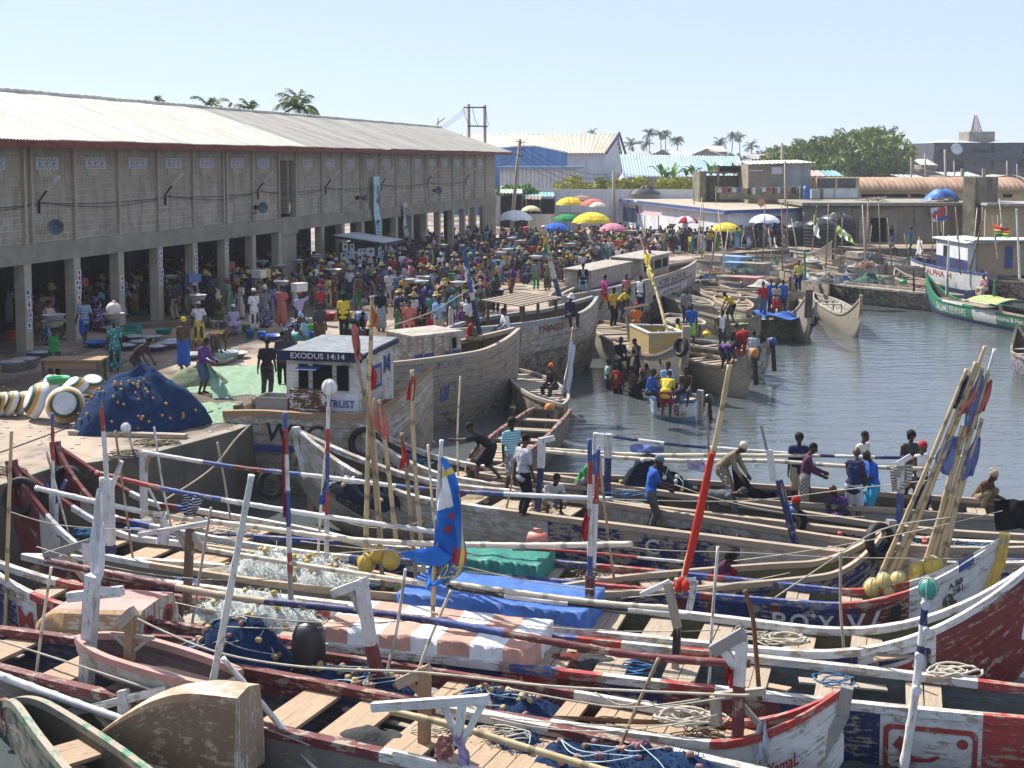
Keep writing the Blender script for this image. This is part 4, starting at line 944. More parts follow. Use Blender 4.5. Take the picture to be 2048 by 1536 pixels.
mb=MB();corr(mb,(-1.75,-1.7,2.35),(1.75,-1.7,2.35),(1.75,1.4,2.75),(-1.75,1.4,2.75),.2,.03);mb.build('roof',sheet('zinc'),t)
mb=MB();mb.board((-1.75,-1.72,2.3),(1.75,-1.72,2.3),.03,.14);mb.board((-1.77,-1.7,2.3),(-1.77,1.4,2.7),.03,.14);mb.build('roof_edge',flat('kiosk_dark',(.03,.035,.045)),t)
mb=MB();rr=random.Random(4);mt=[flat('bill_paper%d'%k,((.62,.64,.66),(.45,.55,.66),(.66,.62,.56))[k],.9,.1)for k in range(3)]+[flat('bill_ink0',(.05,.05,.08),.9,.1)]
for i in range(34):
 x,z=rr.uniform(-1.3,1.3),rr.uniform(.75,2.1);wv,hv=rr.uniform(.25,.5),rr.uniform(.3,.5);y=-1.103-i*.002
 mb.board((x-wv/2,y,z),(x+wv/2,y,z),.003,hv,rr.randrange(3));mb.ell((x,y-.003,z+.03),(wv*.2,.002,hv*.2),8,4,3);mb.board((x-wv*.35,y-.003,z-hv*.33),(x+wv*.35,y-.003,z-hv*.33),.002,.05,3)
 y2,x2=rr.uniform(-.95,.95),-1.503-i*.002;mb.board((x2,y2-wv/2,z),(x2,y2+wv/2,z),.003,hv,rr.randrange(3));mb.ell((x2-.003,y2,z+.03),(.002,wv*.2,hv*.2),8,4,3)
mb.build('pasted_bill',mt,t)
mb=MB();mb.box((0,-1.4,.35),(3.2,.5,.7));mb.build('counter',wood('dark'),t)
class Boat:pass
def boat(name,label,cat,A,Bp,Zg,beam,t0,t1,group=None,tw0=.0,tw1=.0,p=3.2,q=2.2,r0=.55,r1=.6,keel=-2.3,th=.05,bands=None,lower=None,col='white',low=None,inside='dwood',rail='pale',railbands=None,thwarts=(),tw=.32,decks=(),floor=True,stem0=None,stem1=None,stemw=.14,flare=.12,n=56,deep=.62,thz=.09,lowfrac=.5,flip=False,mid=0.0,plank='warm',railw=.10,railh=.06,wear=.4,stemtop=.1):
 """A, Bp: pixels on the near gunwale at height Zg; t0, t1: pixels of the two end tips (or world metres beyond A / B)"""
 b=Boat();a_,b_=P(*A,Zg),P(*Bp,Zg);d=(b_-a_);d.z=0;d.normalize();nrm=V((-d.y,d.x,0))
 if nrm.y<0:nrm=-nrm
 ax0=a_+nrm*beam/2
 def end(t,ref):
  if isinstance(t,(int,float)):return(d.dot(ref-ax0)+t,None)
  if len(t)==3:return(d.dot(ref-ax0)+t[0]*t[2],t[1])
  w_=ray_plane(t[0],t[1],ax0,nrm);return(d.dot(w_-ax0),w_.z)
 s0,z0=end(t0,a_)if not isinstance(t0,(int,float))else(-t0,Zg)
 s1,z1=end(t1,b_)if not isinstance(t1,(int,float))else(d.dot(b_-a_)+t1,Zg)
 b.d,b.n,b.s0,b.s1,b.Zg,b.beam=d,nrm,s0,s1,Zg,beam;L=s1-s0;b.L=L;b.ax0=ax0;b.keel=keel
 def tt(s):return 2*(s-s0)/L-1
 def half(s):
  t=tt(s);e=tw0 if t<0 else tw1
  return beam/2*max(e,(1-abs(t)**p*(1-e)))if abs(t)<=1 else .02
 def zg(s):
  t=tt(s);z,r=(z0,r0)if t<0 else(z1,r1);u=max(0,(abs(t)-(1-r))/r)
  return Zg+(z-Zg)*u**q-mid*(1-t*t)
 def zk(s):
  t=tt(s);e=tw0 if t<0 else tw1
  u=max(0,(abs(t)-.6)/.4);return keel+(zg(s)-keel)*u**3*(.55 if e<.3 else .12)
 def ctr(s):return ax0+d*(s)
 b.half,b.zg,b.zk,b.ctr=half,zg,zk,ctr
 PR=[(0,1.0),(.16,1.0-flare*.2),(.34,1-flare*.55),(.55,.95-flare),(.75,.78-flare),(.9,.5),(1,.03)]
 def lat(f):return interp([x for x,_ in PR],[y for _,y in PR],f)
 def hp(s,dn,side=-1,out=.006):
  Z=zg(s)-dn;f=dn/(zg(s)-zk(s));return V((ctr(s).x,ctr(s).y,Z))+nrm*side*(half(s)*lat(f)+out)
 b.hp=hp
 def sx(x,zz=None,off=-1):
  lo,hi=s0-.5*L,s1+.5*L
  inc=proj(V((ctr(hi).x,ctr(hi).y,Zg)))[0]>proj(V((ctr(lo).x,ctr(lo).y,Zg)))[0]
  for _ in range(50):
   m=(lo+hi)/2;c=ctr(m)+nrm*off*half(min(max(m,s0),s1));px=proj((c.x,c.y,Zg))[0]
   if(px<x)==inc:lo=m
   else:hi=m
  return lo
 b.sx=sx
 def at(s,o=0.0,z=None):c=ctr(s)+nrm*o;return V((c.x,c.y,zg(s)if z is None else z))
 b.at=at
 b.pp=lambda x,y,o=0.0:ray_plane(x,y,ax0+nrm*o,nrm)
 root=thing(name,label,cat,V((ctr((s0+s1)/2).x,ctr((s0+s1)/2).y,WATER)),group);b.root=root
 brk=set()
 for bl in(bands or[]),(lower or[]),(railbands or[]):
  for x0,x1,_ in bl:brk.add(sx(x0));brk.add(sx(x1))
 ss=sorted([s0+L*(.5-.5*math.cos(math.pi*i/n))*1.0 for i in range(n+1)]+[x for x in brk if s0<x<s1])
 mats=[];mi={}
 def M(c):
  if c not in mi:mi[c]=len(mats);mats.append(c if not isinstance(c,str)else(paint(c,wear)if c in C else wood(c)))
  return mi[c]
 def pick(bl,s,default):
  for x0,x1,c in(bl or[]):
   if min(sx(x0),sx(x1))<=s<=max(sx(x0),sx(x1)):return c
  return default
 mb=MB();rings=[]
 for s in ss:
  c=ctr(s);h=half(s);g,k=zg(s),zk(s)
  rings.append(mb.add([V((c.x,c.y,g+(k-g)*f))+nrm*(-h*l)for f,l in PR]+[V((c.x,c.y,g+(k-g)*f))+nrm*(h*l)for f,l in PR[::-1]]))
 m_=len(PR)*2
 bandc=[(sx(x0),sx(x1),c)for x0,x1,c in(bands or[])];lowc=[(sx(x0),sx(x1),c)for x0,x1,c in(lower or[])]
 def pk(bl,s,dflt):
  for x0,x1,c in bl:
   if min(x0,x1)<=s<=max(x0,x1):return c
  return dflt
 for i in range(len(ss)-1):
  sm=(ss[i]+ss[i+1])/2;up=M(pk(bandc,sm,col));lo_=M(pk(lowc,sm,low or pk(bandc,sm,col)))
  for j in range(m_-1):
   jj=j if j<len(PR)else m_-2-j;f=(PR[min(jj,len(PR)-1)][0]+PR[min(jj+1,len(PR)-1)][0])/2
   mb.face((rings[i]+j,rings[i+1]+j,rings[i+1]+j+1,rings[i]+j+1),up if f<lowfrac else lo_,True,[(ss[i]-s0,jj*.2),(ss[i+1]-s0,jj*.2),(ss[i+1]-s0,jj*.2+.2),(ss[i]-s0,jj*.2+.2)])
 if tw0>.3:mb.face([rings[0]+j for j in range(m_)],M(pk(bandc,s0,col)))
 if tw1>.3:mb.face([rings[-1]+j for j in range(m_)][::-1],M(pk(bandc,s1,col)))
 im=len(mats);mats.append(bilge(inside));ri=[]
 for s in ss:
  c=ctr(s);h=max(.004,half(s)-th);g,k=zg(s)-.001,zk(s);fl=g+(k-g)*deep
  ri.append(mb.add([V((c.x,c.y,g))+nrm*-h,V((c.x,c.y,g+(fl-g)*.5))+nrm*-h*.97,V((c.x,c.y,fl))+nrm*-h*.74,V((c.x,c.y,fl))+nrm*h*.74,V((c.x,c.y,g+(fl-g)*.5))+nrm*h*.97,V((c.x,c.y,g))+nrm*h]))
 for i in range(len(ss)-1):
  for j in range(5):mb.face((ri[i]+j+1,ri[i+1]+j+1,ri[i+1]+j,ri[i]+j),im,False,[(ss[i]-s0,j*.3),(ss[i+1]-s0,j*.3),(ss[i+1]-s0,j*.3+.3),(ss[i]-s0,j*.3+.3)])
 hull=mb.build('hull',mats,root);b.hull=hull
 rb=[(sx(x0),sx(x1),c)for x0,x1,c in(railbands or[])]
 for side in(-1,1):
  mb=MB();mats2=[];m2={}
  def M2(c):
   if c not in m2:m2[c]=len(mats2);mats2.append(paint(c,wear+.1)if c in C else wood(c))
   return m2[c]
  rg=[]
  for s in ss:
   c=ctr(s);h=half(s);g=zg(s);w0,w1=h+.035,max(.0,h-railw+.035)
   rg.append(mb.add([V((c.x,c.y,g-.05))+nrm*side*w0,V((c.x,c.y,g+railh))+nrm*side*w0,V((c.x,c.y,g+railh))+nrm*side*w1,V((c.x,c.y,g-.05))+nrm*side*w1]))
  for i in range(len(ss)-1):
   k=M2(pk(rb,(ss[i]+ss[i+1])/2,rail))
   for j in range(4):
    j2=(j+1)%4;q_=(rg[i]+j,rg[i+1]+j,rg[i+1]+j2,rg[i]+j2);mb.face(q_ if side>0 else q_[::-1],k,False,[(ss[i],j*.1),(ss[i+1],j*.1),(ss[i+1],j*.1+.1),(ss[i],j*.1+.1)][::1 if side>0 else-1])
  for e in(0,-1):mb.face([rg[e]+j for j in range(4)],M2(pk(rb,ss[e],rail)))
  mb.build('gunwale',mats2,root)
 for s in thwarts:
  if s0<s<s1:
   h=half(s)-.03;z=zg(s)-thz;mb=MB();wv=tw*RN.uniform(.85,1.15);yaw=RN.uniform(-.02,.02);k=2 if wv>.25 else 1
   for j in range(k):o=(j-(k-1)/2)*wv/k;zj=RN.uniform(-.006,.006);mb.board(at(s+o-yaw,-h,z+zj),at(s+o+yaw,h,z+zj),wv/k-.012,.055)
   mb.build('thwart',wood(plank),root)
 for da,db in decks:
  mb=MB();s=da
  while s<db-.05:
   wv=RN.uniform(.16,.24);h=half(s+wv/2)-.05;z=zg(s)-thz-.02+RN.uniform(-.008,.008)
   if h>.03:mb.board(at(s+wv/2,-h,z),at(s+wv/2,h,z),wv-.012,.04)
   s+=wv
  if mb.v:mb.build('deck',wood(plank),root)
 for e,st,sg in((s0,stem0,-1),(s1,stem1,1)):
  if st:
   mb=MB();pts=[at(e+sg*.03,0,zg(e)+stemtop),at(e-sg*.02,0,zg(e)-.35),at(e-sg*.10*L/15,0,zk(e)*.5+zg(e)*.5),at(e-sg*.28,0,zk(e)+.1)]
   for p0,p1 in zip(pts,pts[1:]):mb.board(p0,p1,stemw,.16,up=d)
   mb.build('stem',paint(st,wear)if st in C else wood(st),root)
 return b
def hull_text(b,body,x0,x1,d0,d1,color,side=-1,slant=0.0):
 """lettering brushed on the near side between pixel columns x0..x1, d0 / d1 metres below the gunwale (top / bottom)"""
 s0,s1=b.sx(x0),b.sx(x1);vs,fs,_=text_tris(body);mb=MB()
 k=mb.add([b.hp(lerp(s0,s1,u)+slant*v,lerp(d1,d0,v),side,.012)for u,v in vs])
 for f in fs:mb.face([k+i for i in f])
 return mb.build('lettering',paint(color,.12),b.root)
def hull_shape(b,x0,x1,d0,d1,polys,color,name='painted_mark',wear=.5):
 """flat painted figures on the near side, polys in 0..1 coordinates of the pixel-column / depth box"""
 s0,s1=b.sx(x0),b.sx(x1);mb=MB()
 for pl in polys:
  bm=bmesh.new();bm.faces.new([bm.verts.new((u,v,0))for u,v in pl]);bmesh.ops.triangulate(bm,faces=bm.faces[:]);bmesh.ops.subdivide_edges(bm,edges=bm.edges[:],cuts=3,use_grid_fill=True);bm.verts.index_update()
  k=mb.add([b.hp(lerp(s0,s1,q.co.x),lerp(d1,d0,q.co.y),-1,.009)for q in bm.verts])
  for f in bm.faces:mb.face([k+q.index for q in f.verts])
  bm.free()
 return mb.build(name,paint(color,wear),b.root)
def ring_polys(outer,inner):
 n=len(outer);return[[outer[i],outer[(i+1)%n],inner[(i+1)%n],inner[i]]for i in range(n)]
def rrect(x0,y0,x1,y1,r,ry=None,k=4):
 ry=ry or r;o=[]
 for cx,cy,a0 in((x1-r,y1-ry,0),(x0+r,y1-ry,90),(x0+r,y0+ry,180),(x1-r,y0+ry,270)):
  for i in range(k+1):a=rad(a0+90*i/k);o.append((cx+r*math.cos(a),cy+ry*math.sin(a)))
 return o
def circ(cx,cy,rx,ry,n=14):return[(cx+rx*math.cos(2*math.pi*i/n),cy+ry*math.sin(2*math.pi*i/n))for i in range(n)]
def part(b,name,mb,mat):return mb.build(name,mat,b.root if isinstance(b,Boat)else b)
def seq(a,b,st):
 o=[];
 while a<b:o.append(a);a+=st
 return o
GF='long painted fishing canoes moored in the foreground'
bC=boat('fishing_canoe','nearest canoe with broad plank thwarts and red then white far rail, blue net inside','fishing boat',(60,1364),(752,1512),-1.0,1.75,4.5,8.5,GF,p=4,col='dirt',inside='navy',rail='maroon',railbands=[(-400,760,'maroon'),(760,1000,'offwhite'),(1000,1250,'maroon'),(1250,1700,'offwhite')],thz=.1,tw=.62,thwarts=(),wear=.5,railw=.16,railh=.08)
s_=bC.sx
for x in(-70,80,215,330,470,585,700,835):pass
def thw(b,xs,w,mat='warm',h=.055,thz=.1,k=2):
 for x in xs:
  s=b.sx(x);hh=b.half(s)-.03;z=b.zg(s)-thz;mb=MB()
  for j in range(k):o=(j-(k-1)/2)*w/k;mb.board(b.at(s+o,-hh,z+RN.uniform(-.006,.006)),b.at(s+o+RN.uniform(-.01,.01),hh,z+RN.uniform(-.006,.006)),w/k-.012,h)
  mb.build('thwart',wood(mat),b.root)
thw(bC,(-70,75,205,520,640,775),.62)
mb=MB();s=s_(880)
while s<bC.s1-.4:mb.board(bC.at(s,-bC.half(s)+.06,bC.zg(s)-.1),bC.at(s,bC.half(s)-.06,bC.zg(s)-.1+RN.uniform(-.01,.01)),.27,.05);s+=.285
part(bC,'deck',mb,wood('warm'))
bA=boat('fishing_canoe','green canoe with its bow in the bottom left corner under white pole frames','fishing boat',(48,1474),(118,1540),-1.0,.9,(6,1412),7.0,GF,p=2.0,r0=.3,col='dgreen',inside='dwood',rail='green',thz=.12,stem0='maroon',wear=.85)
thw(bA,(90,150,200),.7,k=3,thz=.2)
bY=boat('fishing_canoe','slim red and white canoe with short upswept grey bow and fishing net floats','fishing boat',(512,1352),(1174,1462),-1.0,1.15,3.2,(1690,1380),GF,p=3.4,r1=.3,q=1.8,col='white',bands=[(-300,1290,'maroon')],rail='maroon',railbands=[(1100,1420,'offwhite'),(1420,1700,'red')],inside='maroon',thz=.1,stem1='grey',lowfrac=.34,wear=.45,stemw=.12,stemtop=.05,lower=[(-300,1180,'maroon'),(1180,1800,'white')])
mb=MB();s=bY.sx(1180)
while s<bY.sx(1500):mb.board(bY.at(s,-bY.half(s)+.06,bY.zg(s)-.1),bY.at(s,bY.half(s)-.06,bY.zg(s)-.1),.25,.045);s+=.27
part(bY,'deck',mb,wood('warm'));thw(bY,(230,360,585,730,860,1010,1110),.36)
hull_text(bY,'YamaL',1535,1598,.42,.62,'red');
bS=boat('fishing_canoe','long red white and blue canoe with framed swoosh emblem on its near side','fishing boat',(645,1287),(1494,1384),-.92,1.5,(-75,1098),7.5,GF,p=4.5,r0=.3,r1=.42,mid=.06,col='maroon',inside='slate',rail='offwhite',thz=.1,wear=.55,lowfrac=.9,bands=[(-100,32,'navy'),(32,72,'white'),(72,100,'darkred'),(100,350,'chalk'),(350,640,'purple'),(640,1004,'navy'),(1004,1113,'red'),(1113,1204,'darkred'),(1204,1325,'navy'),(1325,1560,'darkred'),(1560,1661,'navy'),(1661,1761,'navy'),(1761,1966,'white'),(1966,2300,'red')],railbands=[(-100,62,'white'),(62,110,'red'),(110,560,'maroon'),(560,590,'red'),(590,1000,'white'),(1000,1110,'blue'),(1110,1205,'red'),(1205,1320,'offwhite'),(1320,1430,'red'),(1430,1750,'offwhite'),(1750,1966,'white'),(1966,2300,'red')],railh=.07,railw=.13)
hull_text(bS,'M',34,64,.3,.7,'red');thw(bS,(60,150,250,350,450,560,1085,1205,1345,1490,1660,1850),.52,'pale')
out_=rrect(0,0,1,1,.08,.14);inn=rrect(.055,.1,.945,.9,.06,.1)
hull_shape(bS,1768,1958,.2,1.0,ring_polys(out_,inn),'red');hull_shape(bS,1768,1958,.2,1.0,[circ(.84,.72,.06,.1)],'red')
hull_shape(bS,1768,1958,.2,1.0,[[(.10,.18),(.22,.22),(.24,.34),(.36,.24),(.52,.28),(.62,.40),(.58,.44),(.48,.36),(.36,.34),(.26,.46),(.24,.7),(.18,.78),(.17,.55),(.1,.58),(.12,.54),(.18,.44),(.18,.28)]],'red')
hull_text(bS,'OWUSLIGA',1778,1940,1.06,1.2,'navy')
for i,x in enumerate((1212,1300)):hull_shape(bS,x,x+14,.25,.95,[[(0,0),(.55,0),(1,1),(.45,1)]],'white')
hull_shape(bS,1225,1300,.2,.36,[[(0,.2),(1,.0),(1,.6),(0,.8)]],'white');hull_shape(bS,1240,1290,.4,.8,[[(.0,.0),(.5,1),(1,.4),(.6,.0)]],'white')
hull_shape(bS,1378,1392,.2,.7,[[(0,0),(.5,.1),(1,.9),(.4,1)]],'white');hull_shape(bS,1408,1426,.25,.6,[[(0,0),(1,.1),(.8,.9),(.2,1)]],'white')
bF=boat('fishing_canoe','red canoe with tall white edged bow sweeping up at the right edge','fishing boat',(700,1215),(1560,1312),-.9,1.45,7.5,(2088,1112),GF,p=3.6,r1=.42,q=2.4,col='maroon',inside='olive',rail='offwhite',thz=.1,wear=.5,lowfrac=.95,bands=[(300,1640,'navy'),(1640,1716,'navy'),(1716,1871,'white'),(1871,2200,'darkred')],railbands=[(1480,2200,'white')],stem1='white',stemw=.12,railh=.07,railw=.13)
thw(bF,(1190,1300,1415,1590,1730),.5,'pale')
out_=rrect(0,0,1,1,.1,.14);inn=rrect(.07,.1,.93,.9,.06,.1)
hull_shape(bF,1728,1862,.2,1.0,ring_polys(out_,inn),'navy');hull_shape(bF,1737,1853,.3,.9,[[(.06,.2),(.1,.85),(.9,.95),(.94,.3)]],'red');hull_shape(bF,1737,1853,.3,.9,[circ(.84,.8,.09,.11)],'white',wear=.2);hull_shape(bF,1780,1810,.42,.62,[[(0,.1),(.3,0),(1,.8),(.8,1)]],'white')
bG=boat('fishing_canoe','blue and red banded canoe with big white letters and yellow red striped bow post','fishing boat',(667,1122),(1536,1206),-.88,1.15,(250,1060),(2006,1078),GF,p=3.4,r1=.34,q=2.0,r0=.3,col='navy',inside='olive',rail='blue',thz=.09,wear=.5,lowfrac=.95,bands=[(300,1000,'maroon'),(1024,1170,'navy'),(1170,1200,'red'),(1200,1370,'darkred'),(1370,1410,'navy'),(1410,1430,'darkred'),(1430,1540,'navy'),(1540,1560,'darkred'),(1560,1676,'navy'),(1676,1698,'darkred'),(1698,1716,'navy'),(1716,1818,'maroon'),(1818,2100,'white')],railbands=[(500,660,'blue'),(660,1024,'offwhite'),(1024,1170,'blue'),(1170,1290,'red'),(1290,1400,'blue'),(1400,1430,'red'),(1430,1677,'blue'),(1677,1818,'red'),(1818,1915,'white'),(1915,1945,'blue'),(1945,2100,'white')],stem1='yellow',stemw=.2)
thw(bG,(1080,1195,1310,1440,1590,1700),.42,'pale');hull_text(bG,'P',1545,1572,.18,.5,'white');hull_text(bG,'O',1580,1618,.18,.5,'white');hull_text(bG,'X',1635,1670,.18,.5,'white');hull_text(bG,'V',1694,1732,.16,.5,'white');hull_text(bG,'/',1738,1762,.16,.5,'white');hull_text(bG,'1',1782,1802,.14,.5,'black')
st5=[(.5+.5*math.cos(rad(90+36*i))*(1 if i%2==0 else .4),.5+.5*math.sin(rad(90+36*i))*(1 if i%2==0 else .4))for i in range(10)]
hull_shape(bG,1620,1634,.12,.27,[[st5[i],st5[i+1],(.5,.5)]for i in range(9)]+[[st5[9],st5[0],(.5,.5)]],'white',wear=.15)
hull_text(bG,'A.BB',1896,1924,.16,.27,'black');hull_text(bG,'281.',1904,1930,.3,.41,'black')
for cc,x,y in(('dgreen',1895,.46),('darkred',1903,.6),('lblue',1895,.78),('yellow',1882,.62)):hull_shape(bG,x-11,x+11,y-.13,y+.13,[circ(.5,.5,.5,.5,10)],cc)
bI=boat('fishing_canoe','small dark blue canoe with black tyre hung on its raised bow','fishing boat',(1290,1210-22),(1600,1162),-.85,1.0,2.0,(1780,1050),GF,p=3,r1=.45,q=2,col='navy',inside='olive',rail='tan',thz=.09,wear=.7,stem1='lblue')
thw(bI,(1330,1450),.4,'pale')
bL=boat('fishing_canoe','long pale canoe with a blue lozenge lettered C and lion lettering near its left bow','fishing boat',(822,1003),(1536,1092),-.7,1.75,(594,862),(2500,1062),GF,p=4,r0=.42,q=1.9,col='chalk',inside='dwood',rail='offwhite',thz=.14,wear=.75,lowfrac=.6,low='dirt',bands=[(1095,1480,'navy'),(1990,2200,'white')],railbands=[(1000,1800,'pale'),(600,1000,'white')],stem0='white',stemw=.16,railw=.16,railh=.07)
hull_text(bL,'LION OF JUDAH',668,800,.2,.44,'navy');hull_text(bL,'C',1290,1318,.16,.5,'offwhite');hull_text(bL,'20',2004,2046,.12,.45,'navy')
hull_shape(bL,652,740,.5,.95,[[(.05,.0),(0,.8),(.12,1),(.2,.5),(.32,.9),(.5,.95),(.52,.4),(.7,.8),(.9,.7),(1,.2),(.8,.0)]],'black')
hull_shape(bL,1995,2100,.55,.75,[[(0,.3),(.2,.7),(.4,.3),(.6,.8),(.8,.4),(1,.9),(1,.6),(.8,.1),(.6,.5),(.4,0),(.2,.4),(0,0)]],'white')
thw(bL,(905,1000,1660,1730,1860),.42,'pale',thz=.14)
mb=MB();s=bL.sx(960)
while s<bL.sx(1110):mb.board(bL.at(s,-bL.half(s)+.1,bL.zg(s)-.16),bL.at(s,bL.half(s)-.1,bL.zg(s)-.16),.23,.05);s+=.245
part(bL,'deck',mb,wood('pale'))
bM=boat('fishing_canoe','second lion lettered canoe, moored behind the one with the C lozenge','fishing boat',(912,962),(1276,1019),-.7,1.6,(700,840),(2300,1080),GF,p=4,r0=.4,q=1.9,col='chalk',low='dirt',inside='dwood',rail='offwhite',thz=.16,wear=.75,stem0='white',stemw=.16,railw=.14,railh=.07,railbands=[(1000,2300,'pale')])
hull_text(bM,'LION OF JUD',766,860,.2,.45,'navy');hull_text(bM,'Road',1000,1022,.2,.36,'navy');thw(bM,(880,960,1060,1150),.4,'pale',thz=.16)
bN=boat('fishing_canoe','farthest net boat of the row, bare grey wood, against the open water','fishing boat',(1124,976),(1640,1012),-.75,1.45,2.4,9.0,GF,p=4,col='grey',inside='dwood',rail='pale',thz=.16,wear=.6)
thw(bN,(1160,1240,1850,1960),.4,'pale',thz=.16)
bH=boat('fishing_canoe','dark blue canoe with red bow post and tyre pointing at the quay, left side','fishing boat',(277,1050),(500,1092),-.75,1.5,(112,892),3.5,GF,p=2.8,r0=.52,q=1.5,bands=[(60,160,'darkred'),(160,215,'chalk')],col='navy',inside='dwood',rail='blue',thz=.12,wear=.4,stem0='darkred',stemw=.2,railbands=[(100,190,'darkred'),(190,235,'offwhite'),(235,262,'darkred'),(262,300,'blue'),(300,700,'offwhite')])
thw(bH,(300,360,430),.7,'warm',k=3,thz=.14);hull_text(bH,'Q',184,190,.25,.5,'white')
bK=boat('fishing_canoe','red bowed canoe with wound tyre and white rail, leftmost beside the quay wall','fishing boat',(212,1118),(420,1150),-.8,1.45,(25,930),5.2,GF,p=2.8,r0=.5,q=1.5,bands=[(-60,80,'darkred'),(80,120,'chalk')],col='dirt',inside='dwood',rail='offwhite',thz=.12,wear=.4,stem0='darkred',stemw=.2,railbands=[(10,95,'darkred'),(95,300,'white'),(300,900,'tan')])
thw(bK,(160,235,300,350,480,590),.6,'warm',k=2,thz=.14)
def cab(b,x0,x1,yt,yb,o0,depth,name='cabin',mats=None,roof=None,rover=.15,tilt=.0,slope=0.0):
 """box cabin on a boat: near face between two pixels, depth along the beam; returns a local frame function"""
 p0,p1=b.pp(x0,yb,o0),b.pp(x1,yt,o0);z0,z1=min(p0.z,b.pp(x1,yb,o0).z),p1.z;w_=b.d.dot(p1-p0);o=V((p0.x,p0.y,z0));H=z1-z0
 def fr(u,v,z):return o+b.d*(u*w_)+b.n*(v*depth)+V((0,0,z*H))
 mb=MB()
 for a,c in(((0,0),(1,0)),((1,0),(1,1)),((1,1),(0,1)),((0,1),(0,0))):
  mb.quad(fr(*a,-.5),fr(*c,-.5),fr(*c,1),fr(*a,1))
 root=mb.build(name,mats or paint('offwhite',.6),b.root)
 if roof is not None:
  mb=MB();r=rover;cs=[fr(-r,-r*1.6,1.0-slope),fr(1+r,-r*1.6,1.0-slope),fr(1+r*.6,1+r,1.04+slope),fr(-r*.6,1+r,1.04+slope)]
  n=mb.add(cs+[c+V((0,0,.09))for c in cs])
  for f in((0,1,2,3),(4,5,6,7),(0,1,5,4),(1,2,6,5),(2,3,7,6),(3,0,4,7)):mb.face([n+i for i in f])
  mb.build('cabin_roof',roof,root)
 return root,fr
def face_panel(root,fr,name,u0,u1,z0,z1,mat,v=-.012,th=.0):
 mb=MB();mb.quad(fr(u0,v,z0),fr(u1,v,z0),fr(u1,v,z1),fr(u0,v,z1));return mb.build(name,mat,root)
def side_panel(root,fr,name,v0,v1,z0,z1,mat,u=1.012):
 mb=MB();mb.quad(fr(u,v0,z0),fr(u,v1,z0),fr(u,v1,z1),fr(u,v0,z1));return mb.build(name,mat,root)
def frib(b,n=7,col='grey',s0=None,s1=None):
 mb=MB();N=30
 for k in range(1,n):
  pts=[b.hp(lerp(b.s0+.3,b.s1-.3,i/N),(b.zg(lerp(b.s0+.3,b.s1-.3,i/N))-b.zk(lerp(b.s0+.3,b.s1-.3,i/N)))*k/n*.75,-1,.004)for i in range(N+1)]
  mb.tube(pts,.009,3,caps=False)
 mb.build('plank_seam',wood('dark'),b.root)
GB='big planked boats tied along the quay'
bW=boat('planked_boat','weathered white planked boat with square cabin under a dark blue lettered roof edge','fishing boat',(500,828),(700,838),.32,2.6,(478,816),(866,736),GB,tw0=.75,p=2.3,r1=.6,q=1.6,keel=-2.6,flare=.2,col='chalk',low='dirt',inside='dwood',rail='brown',lowfrac=.44,deep=.3,wear=.85,railw=.2,railh=.1,stem0='dark',stemw=.3)
frib(bW,8);hull_text(bW,'WBC',524,640,.22,.75,'black',slant=.12);hull_text(bW,'S10',552,615,1.15,1.4,'dwood',slant=.1)
hull_shape(bW,482,640,.84,1.04,[[(i/8,.0),((i+1)/8,.0),((i+1)/8,1),(i/8,1)]for i in range(8)],'blue','painted_stripe',.4)
cr,fr=cab(bW,574,722,713,826,-.7,2.6,mats=paint('offwhite',.55),roof=flat('roof_felt',(.20,.22,.235),.7,.2,.4),rover=.06)
mb=MB();mb.board(fr(-.07,-.1,1.0),fr(1.06,-.1,1.0),.03,.26);mb.board(fr(1.062,-.1,1.0),fr(1.05,1.06,1.03),.03,.1);rf=mb.build('roof_edge',flat('roof_edge_navy',(.018,.022,.06),.6),cr)
mb=MB();flat_text(mb,'EXODUS 14:14',fr(.12,-.115,.96),b_:=bW.d*(.72*(fr(1,0,0)-fr(0,0,0)).length),V((0,0,.15)));mb.build('lettering',paint('offwhite',.05),rf)
for u0,u1 in((.17,.3),(.36,.62),(.68,.84)):face_panel(cr,fr,'window',u0,u1,.42,.84,dark_m())
face_panel(cr,fr,'fascia_panel',.03,.97,.08,.38,concrete('white'),-.008)
mb=MB();flat_text(mb,'IN GOD TRUST',fr(.1,-.022,.14),bW.d*(.82*(fr(1,0,0)-fr(0,0,0)).length),V((0,0,.2)));mb.build('lettering',paint('blue',.25),cr)
mb=MB();a,c,d_,e=fr(.22,-.03,.82),fr(.52,-.03,.82),fr(.5,-.22,.8),fr(.2,-.22,.8);mb.quad(a,c,d_,e);mb.build('window_flap',paint('blue',.2),cr)
side_panel(cr,fr,'window',.22,.6,.36,.76,paint('blue',.2));side_panel(cr,fr,'pane',.28,.54,.42,.7,flat('pane_grey',(.25,.28,.3),.3),1.02)
mb=MB();flat_text(mb,'M',fr(1.015,.68,.55),bW.n*.5,V((0,0,.5)));mb.build('lettering',paint('blue',.3),cr)
def at_px(b,x,y,o):return b.pp(x,y,o)
p=bW.pp(543,826,-.9);mb=MB();L_,H_=.9,.42
for u0,v0,u1,v1 in((0,0,1,0),(1,0,1,1),(1,1,0,1),(0,1,0,0)):
 a=p+bW.d*((u0-.5)*L_)+bW.n*(v0*.7);c=p+bW.d*((u1-.5)*L_)+bW.n*(v1*.7);mb.board(a+V((0,0,H_/2)),c+V((0,0,H_/2)),.03,H_)
simple('fish_box',mb,paint('grey',.4),'open grey box on the deck of the white boat, left of the rusty chest','box',p)
p=bW.pp(615,828,-1.0);t=thing('chest_freezer','rusted white chest with its lid propped open below the cabin windows','freezer',p)
